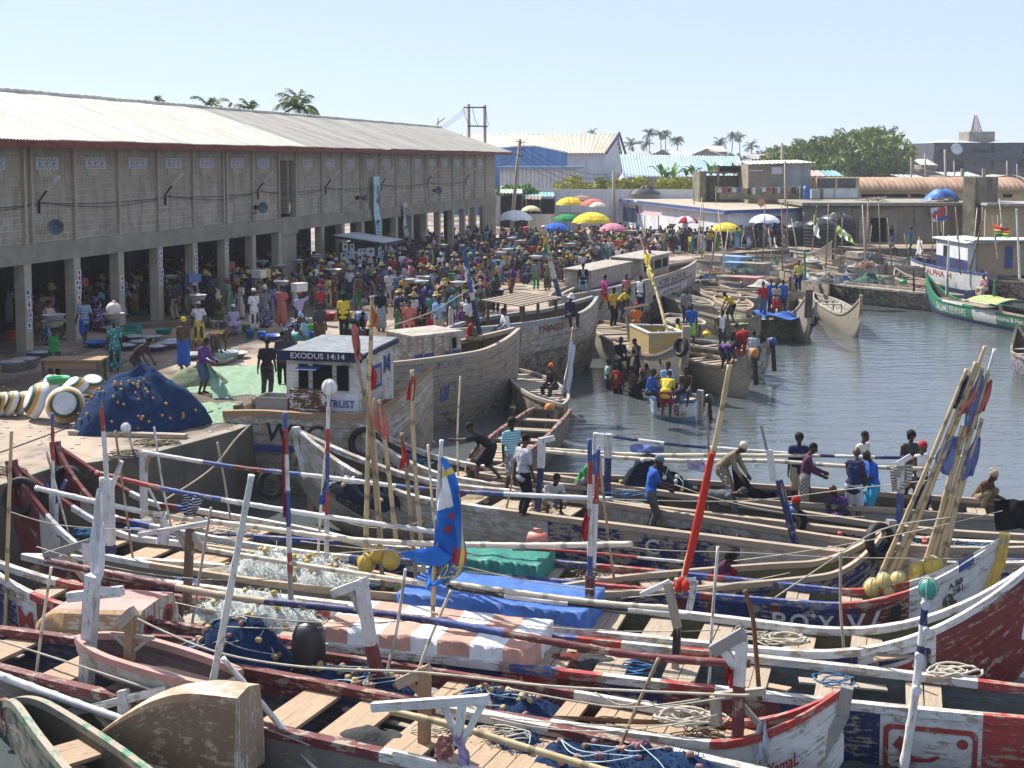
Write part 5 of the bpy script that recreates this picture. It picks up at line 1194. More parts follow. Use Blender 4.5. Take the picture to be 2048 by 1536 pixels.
mb=MB();mb.board(p+bW.d*-.5+bW.n*.3+V((0,0,.32)),p+bW.d*.5+bW.n*.3+V((0,0,.32)),.6,.64);mb.build('body',paint('white',.95,(.10,.045,.02)),t)
mb=MB();mb.board(p+bW.d*-.5+bW.n*.6+V((0,0,.72)),p+bW.d*.48+bW.n*.55+V((0,0,1.02)),.6,.06,up=V((0,-.6,.8)));mb.build('lid',paint('tan',.9,(.08,.03,.01)),t)
bR=boat('planked_boat','grey bare planked boat with low cabin, beached behind the white boat','fishing boat',(790,731),(935,712),.45,2.7,3.2,(1034,660),GB,p=2.2,r1=.6,q=1.6,tw1=.12,keel=-2.9,flare=.22,col='dirt',low='dwood',inside='dwood',rail='tan',lowfrac=.5,deep=.25,wear=.95,railw=.18,railh=.1,stem1='dark',stemw=.25)
frib(bR,9);hull_shape(bR,885,905,.9,1.5,[[(.2,0),(1,.1),(.9,1),(0,.9)]],'blue',wear=.6);hull_shape(bR,780,900,.12,.22,[[(0,0),(1,0),(1,1),(0,1)]],'blue',wear=.95);hull_text(bR,'OD4',826,842,.2,.34,'lblue')
cr,fr=cab(bR,826,922,666,716,-.2,1.5,mats=paint('offwhite',.9),roof=paint('chalk',.9),rover=.03)
for u0,u1,c in((.02,.42,'blue'),(.62,.78,'blue'),(.8,.98,'blue')):face_panel(cr,fr,'blue_panel',u0,u1,.0,.36,paint(c,.5))
face_panel(cr,fr,'window',.8,.9,.42,.86,dark_m());mb=MB();
for u in(.2,.42,.62,.78):mb.board(fr(u,-.02,0),fr(u,-.02,1),.04,.03,up=bR.d)
mb.build('batten',wood('grey'),cr)
bT=boat('planked_boat','white planked boat with red lettering and plank shelter roof','fishing boat',(1024,655),(1150,634),.65,2.5,2.6,(1190,596),GB,p=2.3,r1=.55,q=1.6,tw1=.12,keel=-2.7,flare=.22,col='chalk',low='dwood',inside='dwood',rail='lblue',lowfrac=.42,deep=.28,wear=.8,railw=.18,railh=.1,stem1='dark',stemw=.22)
frib(bT,8);hull_text(bT,'2',1028,1045,.25,.62,'darkred');hull_text(bT,'THINGS',1076,1127,.14,.42,'darkred',slant=.05)
mb=MB();q=[bT.pp(1042,612,-.9),bT.pp(1118,596,-.9)];n=9
for i in range(n):a=q[0].lerp(q[1],i/(n-1));mb.board(a+bT.n*-.1,a+bT.n*1.9+V((0,0,.12)),.2,.05)
part(bT,'shelter_roof',mb,wood('pale'));mb=MB()
for x,y in((1044,645),(1078,640),(1114,633)):
 for o in(-.85,.8):a=bT.pp(x,y,-.9)+bT.n*(o+.9);mb.board(V((a.x,a.y,.3)),V((a.x,a.y,q[0].z if x<1100 else q[1].z)),.09,.09,up=bT.d)
part(bT,'shelter_post',mb,wood('dark'))
bX=boat('planked_boat','pale planked boat with navy lettering over a white name band, far along the quay','fishing boat',(1200,590),(1330,553),.65,2.6,2.5,(1388,524),GB,p=2.2,r1=.5,q=1.6,tw1=.12,keel=-2.5,flare=.22,col='chalk',low='maroon',inside='dwood',rail='grey',lowfrac=.6,deep=.25,wear=.8,railw=.18,railh=.1,stem1='dark')
hull_text(bX,'CR LOUS',1320,1372,.12,.42,'navy');hull_shape(bX,1318,1376,.72,1.1,[[(0,0),(.5,0),(.5,1),(0,1)],[(.5,0),(1,0),(1,1),(.5,1)]],'white');hull_text(bX,'ADOM NYESI',1330,1366,.8,1.02,'black');hull_shape(bX,1310,1384,.5,.6,[[(i/4,0),((i+1)/4,0),((i+1)/4,1),(i/4,1)]for i in range(4)],'navy')
cr,fr=cab(bX,1282,1338,507,556,-.3,1.6,mats=paint('chalk',.9),roof=paint('chalk',.9),rover=.06);face_panel(cr,fr,'pink_panel',.03,.97,.02,.4,paint('pink',.4))
for u0,u1 in((.1,.38),(.46,.7),(.76,.94)):face_panel(cr,fr,'window',u0,u1,.52,.86,dark_m())
bU=boat('planked_boat','small white boat with blue banded cabin between the quay crowd and the lettered hulls','fishing boat',(1165,592),(1262,566),.7,2.2,1.5,(1275,555),GB,p=2.4,tw1=.2,keel=-2.3,col='grey',inside='dwood',rail='grey',deep=.25,wear=.9)
cr,fr=cab(bU,1182,1262,526,572,-.2,1.4,mats=paint('chalk',.95),roof=paint('chalk',.95),rover=.03);face_panel(cr,fr,'blue_band',.0,1.0,.05,.34,paint('blue',.3))
GM='plank canoes lying off the quay'
def cplanks(b,x0,x1,st=.32,w_=.24,mat='pale',drop=.1,skip=None):
 mb=MB();s,e=sorted((b.sx(x0),b.sx(x1)));i=0
 while s<e:
  h=b.half(s)-.05
  if h>.12 and not(skip and i%skip==0):mb.board(b.at(s,-h,b.zg(s)-drop+RN.uniform(-.02,.02)),b.at(s+RN.uniform(-.03,.03),h,b.zg(s)-drop),w_*RN.uniform(.7,1.1),.05)
  s+=st;i+=1
 b.root and mb.v and mb.build('deck',wood(mat),b.root)
b1=boat('plank_canoe','broad plank canoe with yellow tank and tyre on its grey bow post','fishing boat',(1186,664),(1282,716),-.55,2.5,4.0,(1372,676),GM,p=2.6,r1=.4,col='grey',inside='dwood',rail='pale',wear=.9,stem1='wood',stemw=.3,stemtop=.45);cplanks(b1,1140,1318,.42,.3,skip=5)
b2=boat('plank_canoe','tan canoe with pale rail whose stern carries an outboard, right of the tyre bow','fishing boat',(1380,724),(1440,737),-.8,1.7,2.6,(1502,704),GM,p=2.6,r1=.45,col='tan',inside='dwood',rail='pale',wear=.9,stem1='grey',stemw=.2);cplanks(b2,1350,1420,.5,.26)
b3=boat('plank_canoe','green grey canoe with white striped rail and red hull letters, behind the tan one','fishing boat',(1400,694),(1480,707),-.85,1.6,2.6,(1538,682),GM,p=2.6,r1=.45,col='olive',inside='dwood',rail='offwhite',wear=.8,stem1='grey',bands=[(1495,1540,'offwhite')]);hull_text(b3,'S12',1500,1520,.25,.5,'darkred');cplanks(b3,1385,1450,.6,.26)
b4=boat('plank_canoe','mossy dark canoe with tyre on its upright bow post at the edge of open water','fishing boat',(1500,642),(1590,641),-.95,1.7,1.6,(1630,611),GM,p=2.6,r1=.4,col='olive',inside='dwood',rail='maroon',wear=.7,stem1='grey',stemw=.24,stemtop=.2);cplanks(b4,1500,1570,.5,.26)
b5=boat('plank_canoe','dull green canoe heaped with pale green net and yellow cans','fishing boat',(1400,626),(1480,646),-.9,1.9,3.5,(1522,630),GM,p=2.6,r1=.4,col='olive',inside='dwood',rail='grey',wear=.9);cplanks(b5,1370,1500,.45,.3)
b6=boat('plank_canoe','small white and blue canoe marked with a red 8 beside its stern post','fishing boat',(1296,798),(1350,804),-1.2,1.6,.3,(1398,800),GM,tw1=.45,p=2.6,r1=.3,keel=-2.2,col='white',low='lblue',inside='lblue',rail='blue',lowfrac=.62,wear=.5);hull_text(b6,'8',1347,1357,.12,.5,'darkred');hull_text(b6,'DAVIS',1296,1318,.12,.4,'lblue')
hull_shape(b6,1333,1344,.25,.55,[[(0,0),(.5,0),(.5,.5),(0,.5)]],'yellow');hull_shape(b6,1360,1370,.2,.55,[[(0,0),(1,0),(1,.5),(0,.5)]],'yellow');cplanks(b6,1300,1370,.7,.25)
e=b6.s1;mb=MB();mb.board(b6.at(e+.05,0,b6.zg(e)+.35),b6.at(e+.0,0,-1.9),.16,.2,up=b6.d);part(b6,'stern_post',mb,wood('grey'))
mb=MB();flat_text(mb,'8',b6.at(e+.02,.2,b6.zg(e)-.5),b6.n*.22,V((0,0,.36)));part(b6,'lettering',mb,paint('darkred',.1))
b7=boat('plank_canoe','red railed canoe with three pale thwarts and an outboard on its square stern','fishing boat',(1060,905),(1149,824),-.85,1.55,(935,938),.15,GM,tw1=.8,p=2.4,r0=.4,col='dwood',inside='dwood',rail='maroon',wear=.6);thw(b7,(1092,1112,1130),.3,'pale');cplanks(b7,1040,1080,.3,.24)
b8=boat('plank_canoe','slatted canoe in the shade between the grey boat and the red lettered boat','fishing boat',(1032,772),(1068,803),-.8,1.5,3.5,.9,GM,p=2.6,col='dwood',inside='dwood',rail='grey',wear=.8);cplanks(b8,990,1080,.4,.26,'grey')
R1=boat('plank_canoe','grey canoe pointing at the camera, left of the small empty boat','fishing boat',(1569,574),(1596,597),-.85,2.0,5.0,(1618,583),GM,p=2.6,r1=.4,col='grey',inside='dwood',rail='pale',wear=.9,stem1='dark',stemw=.35);cplanks(R1,1540,1598,.5,.36)
R2=boat('plank_canoe','small empty pale dinghy afloat before the long dark green canoe','fishing boat',(1660,590),(1688,606),-.95,1.5,1.0,(1722,596),GM,p=2.4,r1=.5,col='grey',inside='offwhite',rail='offwhite',wear=.9,stem1='wood',stemtop=.15);thw(R2,(1668,1685),.3,'grey')
R3=boat('plank_canoe','long dark green and white banded canoe with yellow hatch box, moored on the far side','fishing boat',(1720,575),(1850,588),-.85,1.9,(1646,532),2.0,GM,p=3,r0=.35,col='dwood',low='dwood',inside='dwood',rail='offwhite',wear=.7,bands=[(1690,1720,'dgreen'),(1735,1760,'dgreen')]);cplanks(R3,1660,1820,.4,.34)
R4=boat('plank_canoe','bright green canoe with lettering and striped awning at the right edge','fishing boat',(1930,611),(2048,633),-.97,1.8,(1852,546),7.0,GM,p=3.2,r0=.3,q=2,col='green',low='navy',inside='dwood',rail='green',lowfrac=.62,wear=.2,railbands=[(1885,1925,'white'),(1975,2100,'pale')],bands=[(1943,1990,'white'),(1952,1966,'green'),(1975,1985,'dgreen')]);cplanks(R4,1872,1940,.3,.28)
hull_text(R4,'SALAMU BENYARE',1872,1930,.22,.62,'white');hull_text(R4,'Nyame & Hen',1990,2046,.2,.55,'white')
mb=MB();a,c=R4.at(R4.sx(1940),-1.15,-.6),R4.at(R4.sx(2000),-1.15,-.6)
mb.grid(14,5,lambda u,v:a.lerp(c,u)+R4.n*(v*2.2)+V((0,0,.25*math.sin(v*math.pi)+.03*math.sin(u*9))),0,True,lambda u,v:int(u*14)%2);simple('striped_awning',mb,[flat('awning_yellow',(.58,.44,.12)),flat('awning_green',(.12,.30,.16))],'yellow and green striped cloth spread over the bright green canoe','cloth',a)
R5=boat('plank_canoe','white boat with red name and blue trimmed wheelhouse on the far right shore','fishing boat',(1832,524),(1905,541),-.1,2.2,(1822,514),3.0,GM,p=2.6,r0=.4,col='white',low='navy',inside='dwood',rail='blue',lowfrac=.5,wear=.3);hull_text(R5,'ALPHA H',1852,1902,.22,.62,'red')
cr,fr=cab(R5,1872,1936,487,530,-.2,2.0,mats=concrete('white'),roof=concrete('white'),rover=.06);face_panel(cr,fr,'blue_band',0,1,-.1,.4,paint('navy',.2));face_panel(cr,fr,'window',.24,.42,.4,.8,dark_m());side_panel(cr,fr,'window',.2,.8,.5,.85,dark_m(),-.012)
R6=boat('plank_canoe','pale canvas covered canoe with high curved bow before the black tanks','fishing boat',(1585,503),(1622,508),-.1,1.8,(1548,474),(1664,482),GM,p=2.4,col='cream',inside='dwood',rail='offwhite',wear=.5)
fb=[((1706,549),(1742,552),-.8,1.6,(1692,536),(1756,537),'white','lblue','white and blue canoe end-on, left of the net covered boat'),((1756,552),(1786,560),-.8,1.7,(1752,530),(1800,548),'grey','offwhite','grey canoe with pale net spilling over its bow'),((1800,560),(1850,573),-.8,1.7,(1790,536),(1880,570),'maroon','pale','maroon railed canoe with slatted floor before the red named boat'),((1392,520),(1480,528),.15,2.0,1.5,(1500,520),'grey','grey','grey boat with faded hull letters nearest the umbrellas'),((1440,537),(1520,541),-.1,2.0,1.0,(1540,532),'lblue','grey','light blue sided boat with flat hatch boxes'),((1432,566),(1500,570),-.5,2.0,1.5,(1522,560),'dgreen','offwhite','dark green boat with washing spread over its rail'),((1375,570),(1440,612),-.6,2.2,3.0,(1470,610),'grey','pale','slatted canoe coming toward the camera beside the navy lettered boat'),((1520,530),(1570,540),-.4,1.8,(1508,520),(1590,528),'dwood','grey','dark bare boat behind the standing yellow shirted man'),((1600,520),(1660,526),-.4,1.8,(1590,512),(1690,512),'tan','pale','tan open boat full of loose planks before the flag pole'),((1680,512),(1740,520),-.4,1.8,(1668,504),(1760,504),'grey','pale','grey slatted boat before the dark doorway'),((1905,550),(1965,558),-.6,1.9,(1895,540),3.0,'maroon','pale','maroon boat with slumped black heap behind the green canoe'),((1960,548),(2040,560),-.5,2.0,(1950,536),3.0,'dwood','grey','dark boat under the plywood hut at the right edge'),((1760,516),(1820,524),-.3,1.7,(1748,506),(1838,508),'white','blue','white small boat with blue rail left of the wheelhouse'),((2030,680),(2080,700),-.9,1.5,(2034,650),4.0,'blue','dwood','blue bow just entering at the right edge of open water'),((1480,590),(1560,600),-.7,1.9,1.5,(1578,588),'dwood','pale','brown slatted boat behind the blue tarpaulin and red shirted boy')]
for i,(A,Bq,zg_,bm,t0,t1,c,rl,lb)in enumerate(fb):
 b=boat('plank_canoe',lb,'fishing boat',A,Bq,zg_,bm,t0,t1,GM,p=2.5,col=c,inside='dwood',rail=rl,wear=.8,n=26,stem1='dark' if i%2 else None);cplanks(b,A[0]-12,Bq[0]+8,.45+.1*(i%3),.3,('pale','grey','warm')[i%3],skip=6 if i%2 else 4)
 if i in(3,4,5,9,11):
  for k in range(2 if i<6 else 1):
   xx=lerp(A[0],Bq[0],.3+.45*k);s=b.sx(xx);mb=MB();mb.board(b.at(s-.9,0,b.zg(s)+.15),b.at(s+.9,0,b.zg(s)+.15),1.3,.5);part(b,'hatch_box',mb,(paint('lblue',.5),concrete('stain'),paint('pink',.5),wood('grey'))[(i+k)%4])
p=P(2010,548,-.3);t=thing('plywood_hut','tan plywood deck hut with pale flat roof at the right edge','hut',p);mb=MB();mb.box(p+V((.3,1,1.0)),(4.2,2,2.2));mb.build('wall',wood('warm'),t);mb=MB();mb.box(p+V((.2,.9,2.2)),(4.8,2.6,.1));mb.build('roof',concrete('white'),t);mb=MB();mb.box(p+V((.2,-.02,1.1)),(.5,.06,1.4));mb.build('door',paint('blue',.3),t)
def remesh(mb,name,vox,sm=3,dec=.4):
 o=mb.build(name,[],None,V((0,0,0)));m=o.modifiers.new('r','REMESH');m.mode='VOXEL';m.voxel_size=vox;m.use_smooth_shade=True
 if sm:m=o.modifiers.new('s','SMOOTH');m.factor=.5;m.iterations=sm
 m=o.modifiers.new('d','DECIMATE');m.ratio=dec
 dg=bpy.context.evaluated_depsgraph_get();me=bpy.data.meshes.new_from_object(o.evaluated_get(dg),depsgraph=dg)
 old=o.data;bpy.data.objects.remove(o);bpy.data.meshes.remove(old);me.name=name
 me.polygons.foreach_set('use_smooth',[True]*len(me.polygons));return me
def cap(mb,p0,p1,r0,r1,n=10):
 p0,p1=V(p0),V(p1);d=(p1-p0)
 if d.length<1e-4:d=V((0,0,.001));p1=p0+d
 d.normalize();mb.tube([p0-d*r0*.97,p0-d*r0*.7,p0,p1,p1+d*r1*.7,p1+d*r1*.97],[r0*.2,r0*.71,r0,r1,r1*.71,r1*.2],n)
def ik(a,b,l0,l1,hint):
 a,b=V(a),V(b);d=b-a;L=min(d.length,(l0+l1)*.995);d.normalize();b=a+d*L
 x=(l0*l0-l1*l1+L*L)/(2*L);h=math.sqrt(max(0,l0*l0-x*x));hv=V(hint);hv=(hv-d*hv.dot(d));hv.normalize();return a+d*x+hv*h,b
class Pose:pass
def pose(lean=.03,hip=.93,px=0,py=0,hands=((.24,-.05,.80),(-.24,-.05,.80)),feet=((.10,0,.07),(-.10,.03,.07)),pitch=.1,seat=False,eh=(0,1,-.35),twist=0):
 s=Pose();pv=V((px,py,hip));t=V((0,-math.sin(lean),math.cos(lean)));s.pv=pv;s.t=t;N=pv+t*.50;s.N=N
 hl=lean*.55+pitch;hd=V((0,-math.sin(hl),math.cos(hl)));s.H=N+hd*.19+V((0,-.02,0));s.hd=hd;s.mid=pv+t*.2;s.ch=pv+t*.36;s.arms=[];s.legs=[]
 for sg,h in zip((1,-1),hands):
  S=N-t*.055+V((sg*.17*math.cos(twist),sg*.17*math.sin(twist),0));E,W=ik(S,h,.29,.26,V((eh[0]+sg*.25,eh[1],eh[2])));s.arms.append((S,E,W))
 for sg,f in zip((1,-1),feet):
  Hp=pv+V((sg*.09,0,-.03));K,A=ik(Hp,f,.44,.43,V((sg*(.25 if seat else .05),-1,.25 if seat else 0)));s.legs.append((Hp,K,A))
 s.seat=seat;s.top=s.H+hd*.13;return s
POSES=dict(stand=pose(),stand2=pose(hands=((.26,.05,.82),(-.22,-.12,.84)),feet=((.13,-.03,.07),(-.09,.06,.07)),pitch=.2),work=pose(lean=.16,hands=((.13,-.42,1.02),(-.13,-.40,.98)),pitch=.35),hips=pose(hands=((.20,-.08,.98),(-.20,-.08,.98)),eh=(0,.6,0),feet=((.14,0,.07),(-.12,.02,.07))),carry=pose(lean=0,hands=((.20,-.05,1.74),(-.24,-.05,.82)),pitch=-.05,eh=(.6,.1,0)),carry2=pose(lean=0,hands=((.19,-.05,1.74),(-.19,-.05,1.74)),pitch=-.05,eh=(.0,-.2,0)),walk=pose(lean=.08,hip=.91,hands=((.24,-.22,.86),(-.24,.18,.84)),feet=((.09,.24,.10),(-.09,-.26,.07))),bend=pose(lean=1.45,hip=.88,py=.16,hands=((.12,-.42,.42),(-.12,-.46,.38)),feet=((.13,.10,.07),(-.13,.0,.07)),pitch=.5,eh=(0,0,1)),stoop=pose(lean=.75,hip=.90,py=.1,hands=((.14,-.56,.62),(-.14,-.5,.58)),feet=((.13,.06,.07),(-.12,-.08,.07)),pitch=.4),sit=pose(lean=.18,hip=.50,hands=((.16,-.40,.55),(-.16,-.38,.56)),feet=((.14,-.48,.07),(-.13,-.42,.07)),pitch=.2,seat=True),squat=pose(lean=.55,hip=.26,py=.1,hands=((.14,-.45,.32),(-.12,-.42,.28)),feet=((.16,-.12,.07),(-.16,-.10,.07)),pitch=.25,seat=True),reach=pose(lean=.95,hip=.84,py=.15,hands=((.12,-.95,.98),(-.16,-.35,.62)),feet=((.14,-.22,.07),(-.14,.32,.07)),pitch=.05,eh=(0,0,-1)),fold=pose(hands=((-.08,-.24,1.13),(.08,-.26,1.10)),eh=(0,-.1,-1),pitch=.12))
GM_={}
def body_mesh(pn):
 k=('body',pn)
 if k in GM_:return GM_[k]
 s=POSES[pn];mb=MB()
 cap(mb,s.pv+V((.06,0,-.01)),s.pv+V((-.06,0,-.01)),.105,.105);cap(mb,s.pv,s.mid,.115,.10)
 for x in(.055,-.055):cap(mb,s.mid+V((x*.8,0,0)),s.ch+V((x,0,0)),.095,.105)
 cap(mb,s.arms[0][0],s.arms[1][0],.062,.062);cap(mb,s.ch,s.N,.10,.06);cap(mb,s.N,s.H-s.hd*.06,.052,.05)
 f=V((0,-math.cos(0),0));f=(f-s.hd*f.dot(s.hd)).normalized();rx=V((1,0,0));M=Matrix((rx,-f,s.hd)).transposed()
 mb.ell(s.H+s.hd*.015,(.076,.095,.108),12,8,0,M);cap(mb,s.H-s.hd*.07+f*.04,s.H-s.hd*.085+f*.055,.045,.035)
 cap(mb,s.H+f*.09+s.hd*.02,s.H+f*.112-s.hd*.022,.011,.017,6);cap(mb,s.H+f*.085+s.hd*.035+rx*.04,s.H+f*.085+s.hd*.035-rx*.04,.014,.014,6);cap(mb,s.H+f*.098-s.hd*.056+rx*.018,s.H+f*.098-s.hd*.056-rx*.018,.012,.012,6)
 for sg in(1,-1):cap(mb,s.H+rx*sg*.078-s.hd*.01,s.H+rx*sg*.082+s.hd*.02,.014,.018,6)
 for(S,E,W),sg in zip(s.arms,(1,-1)):
  cap(mb,S,E,.052,.040);cap(mb,E,W,.041,.027);d=(W-E).normalized();inw=V((-sg,-.3,0));inw=(inw-d*inw.dot(d)).normalized();sd=d.cross(inw).normalized();k0=W+d*.085
  cap(mb,W+sd*.018,k0+sd*.026,.023,.016,8);cap(mb,W-sd*.018,k0-sd*.026,.023,.016,8);cap(mb,W,k0,.024,.018,8)
  for j,l in enumerate((.062,.072,.068,.05)):
   b0=k0+sd*(.033-.022*j);m_=b0+d*l*.55+inw*.012;cap(mb,b0,m_,.0105,.0095,6);cap(mb,m_,m_+d*l*.3+inw*.03,.0095,.008,6)
  b0=W+d*.03+sd*.036;m_=b0+sd*.026+d*.036+inw*.015;cap(mb,b0,m_,.013,.011,6);cap(mb,m_,m_+d*.034+inw*.012,.011,.009,6)
 for Hp,K,A in s.legs:
  cap(mb,Hp,K,.092,.056);cap(mb,K,K.lerp(A,.35),.055,.056);cap(mb,K.lerp(A,.3),A,.055,.034);tv=V((Hp.x*.3,-1,0)).normalized();h=A-tv*.03;h.z=A.z-.035;to=A+tv*.15;to.z=A.z-.042;cap(mb,h,to,.034,.026);cap(mb,A,to-tv*.05,.034,.03)
 me=remesh(mb,'person',.0095,2,.30);nb=len(me.vertices)
 me.materials.append(skin());GM_[k]=me;return me
def garment(pn,kind):
 k=(kind,pn)
 if k in GM_:return GM_[k]
 s=POSES[pn];mb=MB();e=.017
 if kind in('shirt','longshirt','vest','dress'):
  dn=s.t*-.02
  cap(mb,s.pv+V((.07,0,.02)),s.pv+V((-.07,0,.02)),.118,.118);cap(mb,s.pv+s.t*.02,s.mid,.135,.122)
  for x in(.06,-.06):cap(mb,s.mid+V((x*.8,0,0)),s.ch+V((x,0,0)),.115,.118)
  for S,E,W in s.arms:cap(mb,s.ch.lerp(s.N,.55),S.lerp(s.N,.25 if kind=='vest' else 0),.09,.078)
  for S,E,W in s.arms:
   if kind in('shirt','dress'):cap(mb,S,S.lerp(E,.72),.075,.068)
   if kind=='longshirt':cap(mb,S,E,.073,.06);cap(mb,E,E.lerp(W,.88),.06,.046)
  if not s.seat and abs(s.t.z)>.6:cap(mb,s.pv+V((.06,0,-.10)),s.pv+V((-.06,0,-.10)),.125,.125)
 if kind in('trousers','shorts'):
  cap(mb,s.pv+V((.07,0,.0)),s.pv+V((-.07,0,.0)),.12,.12)
  for Hp,K,A in s.legs:
   cap(mb,Hp,K,.115,.084 if kind=='trousers' else .10)
   if kind=='trousers':cap(mb,K,A.lerp(K,.08),.082,.066)
 if kind in('skirt','dress'):
  if s.seat:
   for Hp,K,A in s.legs:cap(mb,Hp,K,.13,.12);cap(mb,K,A.lerp(K,.25),.12,.13)
   k0,k1=s.legs[0][1],s.legs[1][1];cap(mb,k0,k1,.12,.12);cap(mb,k0.lerp(k1,.5),s.pv,.12,.14);cap(mb,s.legs[0][2].lerp(k0,.25),s.legs[1][2].lerp(k1,.25),.13,.13)
  else:
   a0,a1=s.legs[0][2],s.legs[1][2];c=(a0+a1)/2;q=s.pv.lerp(c,.86)
   for w_ in(.5,-.5):cap(mb,s.pv+V((w_*.16,0,0)),q+V((w_*.24,0,0)),.128,.125)
   for A in(a0,a1):cap(mb,s.pv,s.pv.lerp(A,.84),.13,.12)
 me=remesh(mb,kind,.021,3,.55)
 n=len(me.vertices)
 for v in me.vertices:
  c=noise.noise(v.co*11)*.008+noise.noise(v.co*V((23,23,9)).length*.5)*.004;v.co+=v.normal*c
 me.materials.append(cloth());GM_[k]=me;return me
def headgear(pn,kind):
 k=(kind,pn)
 if k in GM_:return GM_[k]
 s=POSES[pn];f=V((0,-1,0));f=(f-s.hd*f.dot(s.hd)).normalized();M=Matrix((V((1,0,0)),-f,s.hd)).transposed();mb=MB()
 if kind=='hair':mb.ell(s.H+s.hd*.04-f*.015,(.084,.10,.095),12,7,0,M)
 elif kind=='afro':mb.ell(s.H+s.hd*.045-f*.02,(.11,.12,.11),12,7,0,M);mb.ell(s.H-f*.06-s.hd*.03,(.085,.07,.09),10,6,0,M)
 elif kind=='headscarf':mb.ell(s.H+s.hd*.05-f*.02,(.096,.115,.10),12,7,0,M);mb.ell(s.H+s.hd*.08-f*.10,(.07,.06,.06),9,6,0,M)
 elif kind=='beanie':mb.ell(s.H+s.hd*.06-f*.015,(.094,.108,.10),12,7,0,M)
 elif kind=='cap':
  mb.ell(s.H+s.hd*.055-f*.005,(.092,.108,.085),12,7,0,M);c=s.H+s.hd*.055+f*.13;mb.ell(c,(.07,.075,.012),10,5,0,M)
 elif kind in('straw_hat','sun_hat'):
  w_=.25 if kind=='straw_hat' else .18;q=MB();q.lathe([(.0,.15),(.06,.145),(.095,.09),(.10,.03),(w_*.7,.0),(w_,-.03),(w_*.7,-.012),(.09,.0)],16,wob=.03);q.v=[tuple(M@V(p)+s.H+s.hd*.06)for p in q.v];mb=q
 me_o=mb.build(kind,cloth()if kind not in('hair','afro')else flat('black_hair',(.010,.009,.008),.8,.2),None,V((0,0,0)));me=me_o.data;bpy.data.objects.remove(me_o)
 me.polygons.foreach_set('use_smooth',[True]*len(me.polygons));GM_[k]=me;return me
CC=dict(red=(.42,.03,.03),crimson=(.28,.02,.04),orange=(.60,.16,.03),coral=(.52,.16,.13),yellow=(.66,.50,.05),gold=(.55,.33,.05),green=(.04,.25,.08),lime=(.25,.55,.10),teal=(.03,.25,.24),turquoise=(.06,.34,.42),blue=(.03,.11,.42),navy=(.015,.02,.08),skyblue=(.24,.42,.62),purple=(.12,.05,.20),lilac=(.42,.34,.52),plum=(.09,.03,.07),pink=(.58,.22,.28),magenta=(.42,.05,.22),white=(.72,.72,.72),cream=(.58,.52,.40),beige=(.40,.32,.22),brown=(.12,.065,.04),khaki=(.24,.20,.12),grey=(.22,.22,.23),charcoal=(.05,.05,.055),black=(.014,.014,.016),denim=(.07,.12,.22),straw=(.52,.38,.18),olive=(.11,.12,.05))
def col(c):return CC[c]if isinstance(c,str)else c
NP=[0]
def person(pn,loc,rz,label,top,bottom,head=('hair','black'),sc=1.0,group=None,name='person'):
 """top / bottom / head: (garment kind, colour, pattern)"""
 o=bpy.data.objects.new(name,body_mesh(pn));o.location=loc;o.rotation_euler=(0,0,rad(rz));sc*=RN.uniform(.97,1.03);o.scale=(sc,sc,sc);link(o);tag(o,label,'person',group);NP[0]+=1
 for g,h in((top,garment),(bottom,garment),(head,headgear)):
  if not g:continue
  c=bpy.data.objects.new(g[0],h(pn,g[0]));link(c,o);c.color=(*col(g[1]),1)
  if h is garment or g[0]=='headscarf':
   c.material_slots[0].link='OBJECT';c.material_slots[0].material=cloth(g[2]if len(g)>2 else 'plain')
 return o
def headpoint(pn,loc,sc=1.0):q=POSES[pn].top;return V((loc[0],loc[1],loc[2]+q.z*sc))
FISH='fishermen sorting nets on the moored canoes';BOATMEN='people on the boats off the quay';QUAY='people of the fish market crowd'
S='shirt';LS='longshirt';T='trousers';SH='shorts';SK='skirt';D='dress';VE='vest'
